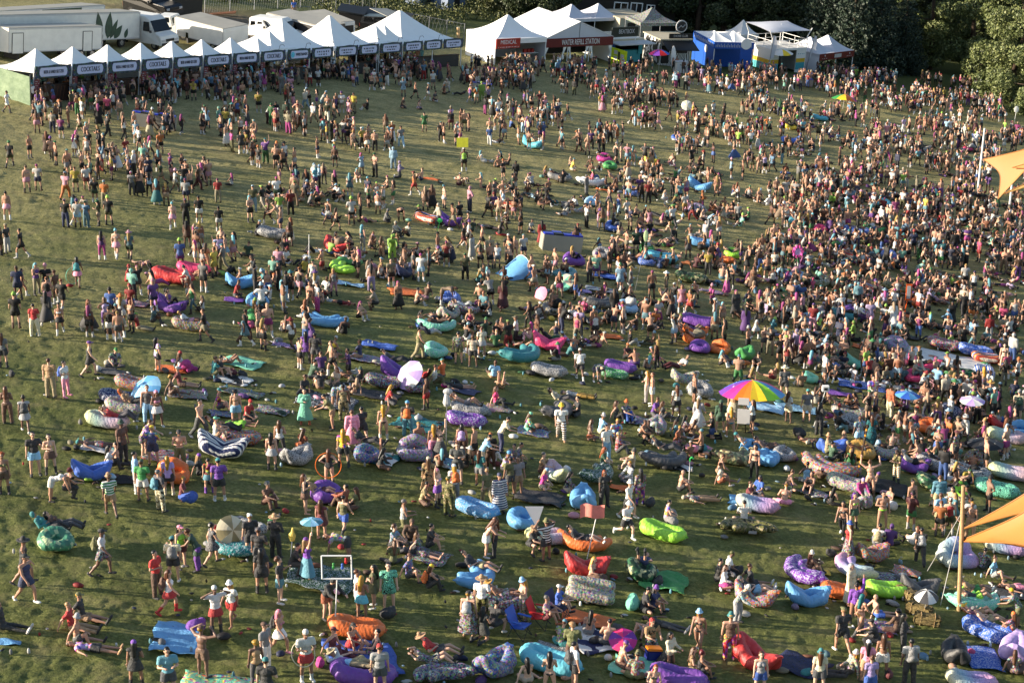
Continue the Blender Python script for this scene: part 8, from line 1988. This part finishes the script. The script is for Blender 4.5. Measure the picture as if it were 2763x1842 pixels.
EX = '''I 250 205 stand 200 i lg pk|350 190 stand2 180 a wh nv|600 265 walk 160 d pk or|690 200 stand 180 a yl ol|790 190 walk 190 a wh mr|865 295 stand 180 a bk dgn|955 330 stand 180 d or kh|600 520 stand 170 d bk nv|710 520 stand 180 e wh lb|70 455 stand 180 i tn pk|70 750 stand 60 d dg lg|15 770 stand 90 a br br|200 800 walk 270 a bk bk|930 815 stand 180 l pu mg|1060 800 walk 170 i wh pk|1180 815 walk 180 n ts dgn|990 500 stand2 180 e bk ol|1200 230 stand 180 d gy dg|1270 235 stand 180 m tn bk|1360 240 stand2 190 l lb bk|1425 315 stand 180 m bk tl|1510 325 stand 200 h lg tn|1690 315 stand 180 a wh nv|1980 295 stand 180 d rd kh|1800 180 walk 90 d br mr|2300 380 stand 180 d ol lb|1570 535 walk 180 i pk pk|1690 500 stand 180 d bk bk|1810 480 stand 180 a bk wh|1990 560 stand 190 a bk wh|1700 700 stand 180 j br mr|1820 710 stand 180 h pk lg|1640 905 stand 180 e bl pu|1770 880 stand 300 h pk wh|1950 975 stand2 250 a yl yl|2030 910 walk 270 d gy kh|1850 1110 stand 160 a gy bk|1720 1210 walk 190 h lg cr|170 1180 stand 190 a nv nv|150 1440 stand 180 e bk bk|430 1400 walk 180 o dg bl|440 1250 stand 185 b bk pk|570 1280 walk 160 a bk bk|1010 1360 stand 180 e bl bk|1190 1320 stand 170 e rd pu|1400 1280 stand 30 e pu nv|1080 1560 stand 180 c tn dg|1110 1420 stand 170 n wh wh|1860 1560 walk 270 a bk kh|2230 1600 walk 250 j ts ts|1150 1020 knees 90 f rd rd|1250 1440 legs 90 d rd kh|1380 1390 knees 90 a ts dg|2130 1150 cross_sit 90 a rd dg|2190 1030 legs 90 b or tn|1520 1230 legs 95 f bk bk|2240 790 cross_sit 180 a dgn dg
J 220 440 stand 190 d lm cr|320 410 stand 190 d rd bk|195 300 walk 200 a wh dgn|350 250 stand 180 c tn kh|460 190 walk 200 o bk bk|620 130 stand 170 l mr bk|720 190 walk 200 l bk bk|855 240 stand 180 j ts gy|1020 290 stand 150 a nv wh|1110 400 stand 170 i pk wh|660 490 walk 160 b dg wh|730 550 walk 110 h bk bk|950 430 stand 90 k tn bk|1320 470 bend 0 c tn bk|1440 230 walk 270 b or rd|1540 370 stand 180 j br bk|1600 350 stand 180 m bk bk|1850 490 walk 200 a bk bk|310 690 stand 180 h pk bk|165 1050 stand 170 d mt bk|210 960 stand 180 a pk dg|400 1150 walk 150 b dg pk|545 1170 stand 170 n wh bk|710 1140 stand 20 l lg pk|1050 1100 stand 180 k tn lv|1230 1060 stand 20 a kh bk|1240 820 lean 0 f lm lm|1430 990 stand 90 a gy bk|1500 1015 stand 170 a wh lb|1295 1260 stand 20 m bk bk|1700 1220 bend 90 a tn tn|2190 890 stand 0 n wh gy|2290 830 stand 10 d bk bk|2240 1270 walk 180 o mr pu|2130 1230 lean 200 e lg bk|1960 810 stand 60 o wh bk|1100 1270 crouch 270 a be bk|930 1350 knees 60 h tn bk|480 320 cross_sit 90 a gy bk|1170 470 cross_sit 90 f gy bk|1250 600 knees 60 f cr dg|1380 610 knees 300 a cr bk|360 330 stand 180 d kh tn|1730 880 stand 180 b rd bk|1900 1000 stand 180 d ol bk|260 1480 knees 200 h pk bk|460 1500 cross_sit 100 o pu bk
K 275 680 stand 200 o rd rd|400 950 walk 300 c tn pk|110 820 stand 30 a wh nv|30 820 stand 20 g tn br|580 740 stand 10 k bk dgn|880 490 stand 270 c tn pk|930 490 stand 250 k tn lg|1250 540 point 0 j pk pk|1130 760 stand 10 a dgn bk|1460 530 walk 200 d wh dg|1600 800 stand 190 j dg lv|985 1110 stand 180 e lb lb|1080 1110 stand 90 a gy gy|580 1170 stand 260 h tl bl|1400 1140 stand 270 n kh kh|1540 970 bend 90 a or bk|1540 1290 stand 0 j pk pk|1780 950 stand 180 d yl dg|2190 1080 stand 0 m tn br|1950 1130 stand 270 m pk mg|2030 1330 stand 10 o dg kh|2120 1480 stand 180 o pu pu|2210 1540 walk 90 j wh wh|1840 1540 stand 180 h tn kh|1910 1420 stand 20 h bk tn|680 230 stand 60 f gy gy|1180 290 stand 200 l bk bk|1570 400 stand 190 a wh gd|1640 460 walk 270 d bk rd|1920 490 walk 250 j cr cr|2050 490 walk 180 d wh bk|1860 240 stand 180 g tn lm|930 1330 stand 180 o bk bk|1270 1170 stand 200 c tn bk|160 560 cross_sit 60 a wh bk|940 710 cross_sit 60 h pk bk|1020 740 cross_sit 280 f bk bk|360 1170 side_sit 100 g pk pk|230 1340 cross_sit 20 b lg dg|470 1330 cross_sit 240 n tn bk|1290 1400 cross_sit 10 a or dg|600 700 stand 20 b bk or|760 1540 stand 180 b wh dg
L 230 790 walk 190 h cr bk|325 700 stand 170 h lb lb|410 760 walk 300 m pk mg|190 280 stand 180 a wh wh|320 430 stand 0 g tn bk|460 450 walk 270 g tn bk|700 560 stand 180 h tn wh|1160 1430 walk 200 o wh bk|330 1270 stand 190 d bl ol|270 1230 stand 180 e bl nv|730 1240 stand 60 a cr dg|840 1240 stand 180 f ts bk|1020 1330 walk 100 h wh wh|1240 900 stand 180 a mt mr|1690 1400 walk 0 o bk bk|1800 1330 walk 180 d bk bk|1870 1380 walk 180 a bk or|2030 1540 stand 180 f rd wh|1810 1540 walk 200 h wh wh|950 1440 stand 170 e lv pk|2100 930 stand 190 d dg kh|1470 640 lean 270 a wh bk|1810 1080 stand 180 a wh bk|1890 1130 stand 180 b wh dg|2020 1200 walk 200 h lb pk|820 1420 stand 100 a wh dg|1290 840 stand 180 c tn bk|2290 990 stand 180 d br pu
M 70 1030 walk 90 a wh wh|350 1010 stand 180 n pu dg|900 1150 stand 180 o bk bk|430 1400 stand 180 o br ol|795 1450 stand 180 b wh gy|1000 1540 stand 180 a bk wh|1140 1450 run 60 d rd lb|1240 1300 stand 10 j lb lb|1300 1520 stand 180 d mt gy|560 1260 stand 180 a mg nv|730 1230 walk 270 h wh ol|1880 1170 stand 180 j lb lb|2050 1190 stand 180 d yl dg|340 1210 stand 180 h pk pk|480 1210 stand 180 d be nv|1090 1090 stand 20 h kh kh|980 1080 stand 180 a hp bk|1440 1560 stand 200 h tn bk|1460 1400 stand 200 a or bk|2190 1400 stand 190 a dg dg
N 30 1030 stand 180 a yl bk|320 870 stand 180 d pk pk|570 790 stand 180 a wh bk|1610 815 stand 30 a wh gy|1340 880 stand 20 e lb lb|890 1030 walk 180 d yl kh|850 1240 walk 200 a wh bk|710 1240 walk 180 h lb dg|1240 1290 walk 200 d or wh|1320 1340 walk 200 d lg lb|1680 1290 stand 180 d bk bk|1530 1200 stand 180 a gr gr|2050 920 stand 20 f lm lm|2140 1040 walk 180 d wh wh|2120 1320 walk 180 d bl wh|2230 1250 stand 180 d bk bk|720 1520 stand 180 c tn bk|400 1200 walk 90 d br br|350 1200 walk 200 h mr tn|1250 1540 stand 180 f lb lb|1890 1560 stand 190 b lm bk|1180 1210 stand 180 j tn br|190 1180 stand 180 h tn bk|650 1110 walk 180 d ol cr|240 860 stand 20 d gy gy|1010 760 stand 190 d kh bk|1470 990 cross_sit 60 h wh lv|1320 980 cross_sit 80 a br dg|1610 920 cross_sit 60 a dg bk'''
for row in EX.split('\n'):
    c, row = row.split(' ', 1)
    for q in row.split('|'):
        x, y, pose, rot, o_, tc, bc = q.split(); P_ = G(*px(c, float(x), float(y))); crowd_person(P_.x, P_.y, float(rot) + cr.uniform(-8, 8), pose, 0, .1, dict(a=0, b=1, c=2, d=3, e=5, f=6, g=7, h=8, i=9, j=10, k=11, l=12, m=13, n=14, o=15)[o_], tc, bc)
# on and beside the loungers of the upper field
for i, (Pt, lab, colr, o) in enumerate(LOUNGERS):
    sx, sy = proj(Pt); sy /= D
    if sy < 800 or (sx / D > 1800 and sy < 1180):
        busy = any((p['Pt'] - Pt).length < 1.2 for p in PEOPLE)
        a = o.matrix_world.to_euler().z
        if not busy and cr.random() < .55: crowd_person(Pt.x, Pt.y, math.degrees(a) + 90 + cr.uniform(-15, 15), cr.choice(['recline', 'recline2', 'legs2', 'knees']), .27, .2)
        for _ in range(cr.choice((0, 1, 2, 2, 3))):
            b = cr.uniform(0, 6.28); d = cr.uniform(.95, 1.7); crowd_person(Pt.x + d * math.cos(b), Pt.y + d * math.sin(b), math.degrees(b) - 90 + cr.uniform(-40, 40), cr.choice(SITS if cr.random() < .75 else STANDS), 0, .5)
STALL = math.degrees(math.atan2(RD.x, -RD.y)) - 90 + 180
for a in '''75 232 300 262 34 0 f|120 215 420 245 60 0 f|330 195 560 232 70 0 f|520 172 720 215 62 0 f|700 148 1060 190 110 0 f|740 165 1062 205 70 0 .|90 255 420 310 62 0 .|400 240 700 305 78 0 .|700 215 1060 300 52 .08 .
1064 158 1400 205 150 0 f|1064 195 1400 300 130 .03 .|1400 165 1740 215 165 0 .|1400 215 1760 310 185 .06 .|1740 172 2000 225 130 0 .|1960 180 2340 250 150 0 .|1760 230 2352 300 175 .1 .|1760 300 2352 345 155 .35 .
0 320 200 395 14 0 .|200 300 500 400 78 0 .|480 310 760 400 70 0 .|740 300 1060 400 52 .1 .|1060 300 1400 400 92 .25 .|1400 310 1780 400 115 .4 .|1780 340 2352 400 150 .4 .
0 400 200 500 13 0 .|210 400 430 500 24 0 .|400 395 720 500 60 .05 .|720 400 1080 500 66 .25 .|1080 400 1420 500 62 .35 .|1420 400 1800 500 112 .5 .|1800 400 2352 460 175 .45 .|1800 455 2352 510 190 .5 .
0 510 340 590 12 0 .|380 500 620 600 32 .1 .|620 500 1080 600 62 .5 .|1080 500 1440 600 48 .35 .|1440 500 1820 600 95 .55 .|1800 510 2352 560 165 .55 .|1800 555 2352 610 135 .55 .
0 610 220 720 11 0 .|240 620 460 720 14 .2 .|460 620 700 720 26 .4 .|680 600 1080 700 58 .5 .|1080 600 1420 700 58 .45 .|1420 600 1820 700 72 .5 .|1800 610 2352 660 105 .55 .|1800 655 2352 710 92 .55 .
0 720 120 790 3 0 .|240 720 620 790 17 .4 .|620 690 1080 790 38 .5 .|1080 700 1440 790 44 .5 .|1440 700 1820 790 74 .5 .|1820 700 2352 790 110 .55 .
1450 790 1800 860 34 .5 .|1800 790 2352 860 66 .55 .|1830 860 2352 930 52 .5 .|1900 930 2352 1010 52 .5 .|2050 1010 2352 1100 34 .5 .|1480 990 1800 1060 12 .8 .|1080 770 1440 850 20 .6 .|640 850 1080 960 20 .6 .|1000 1040 1250 1140 14 .2 .|1920 1130 2352 1240 16 .4 .'''.replace('\n', '|').split('|'):
    x0, y0, x1, y1, n, s, f = a.split(); cluster(float(x0), float(y0), float(x1), float(y1), int(int(n) * (.85 if f == 'f' else .40 if float(x1) < 1100 else .50 if float(x1) < 1450 else .58 if float(x1) < 1830 else .80)), float(s) + (.27 if float(y0) > 390 and float(x1) > 700 else 0), STALL if f == 'f' else None)
# people behind the counters
for i in range(26):
    s = along(cr.uniform(80, 1050)); p = RS + RD * s + Vector((-RD.y, RD.x, 0)) * cr.uniform(.9, 2.2); crowd_person(p.x, p.y, STALL + 180 + cr.uniform(-40, 40), cr.choice(['stand', 'phone', 'drink']))
for x, y in ((1788, 150), (1800, 149), (1815, 148)): pass
V = np.concatenate(CV); T_ = np.concatenate(CT); C_ = np.concatenate(CC); print('CROWD people', len(CV), 'verts', len(V), 'tris', len(T_))
me = bpy.data.meshes.new('crowd'); me.vertices.add(len(V)); me.vertices.foreach_set('co', V.astype(np.float32).ravel()); me.loops.add(T_.size); me.loops.foreach_set('vertex_index', T_.astype(np.int32).ravel()); me.polygons.add(len(T_)); me.polygons.foreach_set('loop_start', np.arange(0, T_.size, 3, dtype=np.int32)); me.update(calc_edges=True)
me.polygons.foreach_set('use_smooth', [True] * len(T_)); at = me.color_attributes.new('tint', 'BYTE_COLOR', 'POINT')
from_lin = np.where(C_ <= .0031308, C_ * 12.92, 1.055 * np.power(np.clip(C_, 1e-6, 1), 1 / 2.4) - .055)
at.data.foreach_set('color_srgb', np.concatenate([from_lin, np.ones((len(C_), 1))], 1).astype(np.float32).ravel())
tag(obj('crowd', me, 'crowd_cloth'), 'dense festival crowd filling the upper field', 'crowd', None, 'stuff')
# ------------------------------------------------------------------ cups, bottles, shoes and clothes lying about: one scatter
CV, CT, CC, NV = [], [], [], [0]; sv, sf = _sphere(7, 5); st = []
for f in sf: st += [f[:3]] + ([(f[0], f[2], f[3])] if len(f) == 4 else [])
st = np.array(st)
def bit(x, y, d, c, z=.03):
    a = cr.uniform(0, 3.14); v = sv * np.array(d); v = np.stack([v[:, 0] * math.cos(a) - v[:, 1] * math.sin(a), v[:, 0] * math.sin(a) + v[:, 1] * math.cos(a), np.maximum(v[:, 2], -d[2] * .6)], 1) + np.array((x, y, float(gz(x, y)) + z + d[2] * .6)); v[:, 2] += (v[:, 0] - x) * GA + (v[:, 1] - y) * GB
    CV.append(v); CT.append(st + NV[0]); CC.append(np.tile(cj(c), (len(v), 1))); NV[0] += len(v)
spots = [l[0] for l in LOUNGERS] + [o.matrix_world.translation for o in COL.objects if o.name.startswith('blanket')]
for P_ in spots:
    for _ in range(cr.choice((2, 3, 4, 6, 8))):
        b = cr.uniform(0, 6.28); d = cr.uniform(.3, 1.5); t = cr.random(); x, y = P_.x + d * math.cos(b), P_.y + d * math.sin(b)
        if t < .35: bit(x, y, (.05, .05, .12), cr.choice(['wh', 'lb', 'cy', 'lg']), .04)
        elif t < .65: bit(x, y, (.14, .05, .05), cr.choice(['bk', 'wh', 'br'])); bit(x + .1, y + .1, (.14, .05, .05), cr.choice(['bk', 'wh', 'br']))
        else: bit(x, y, (cr.uniform(.12, .32), cr.uniform(.1, .22), cr.uniform(.05, .15)), cr.choice(TOPC))
for p_ in PEOPLE:
    for _ in range(cr.choice((0, 0, 1, 1, 2))): bit(p_['Pt'].x + cr.uniform(-1.2, 1.2), p_['Pt'].y + cr.uniform(-1.2, 1.2), cr.choice(((.04, .04, .08), (.12, .05, .04), (.10, .08, .02), (.20, .14, .10))), cr.choice(['wh', 'lg', 'bk', 'bk', 'lb', 'br', 'rd', 'nv']))
for _ in range(60):
    P_ = Gd(cr.uniform(0, 2352), cr.uniform(300, 1560)); bit(P_.x, P_.y, (.06, .05, .03), cr.choice(['wh', 'lg', 'lb', 'cr']))
V = np.concatenate(CV); T_ = np.concatenate(CT); C_ = np.concatenate(CC)
me = bpy.data.meshes.new('picnic_litter'); me.vertices.add(len(V)); me.vertices.foreach_set('co', V.astype(np.float32).ravel()); me.loops.add(T_.size); me.loops.foreach_set('vertex_index', T_.astype(np.int32).ravel()); me.polygons.add(len(T_)); me.polygons.foreach_set('loop_start', np.arange(0, T_.size, 3, dtype=np.int32)); me.update(calc_edges=True)
me.polygons.foreach_set('use_smooth', [True] * len(T_)); at = me.color_attributes.new('tint', 'BYTE_COLOR', 'POINT'); from_lin = np.where(C_ <= .0031308, C_ * 12.92, 1.055 * np.power(np.clip(C_, 1e-6, 1), 1 / 2.4) - .055)
at.data.foreach_set('color_srgb', np.concatenate([from_lin, np.ones((len(C_), 1))], 1).astype(np.float32).ravel())
tag(obj('picnic_litter', me, 'crowd_cloth'), 'cups, shoes and clothes scattered over the grass', 'litter', None, 'stuff')
# one person stands apart behind the tents
person(676 * D, 36 * D, 'stand', 20, 'hs:gd', 'te:bl', 'tr:tn', 's:bk', 'm')
finish_labels()
seen = {}
for o in COL.objects:
    if o.parent is None and 'label' in o:
        k = o['label'].lower()
        if k in seen: print('DUP', o.name, o['label'])
        seen[k] = 1
        n = len(o['label'].replace(',', ' ').split())
        if n < 4 or n > 16: print('LEN', n, o.name, o['label'])
bpy.data.scenes.remove(WORK)
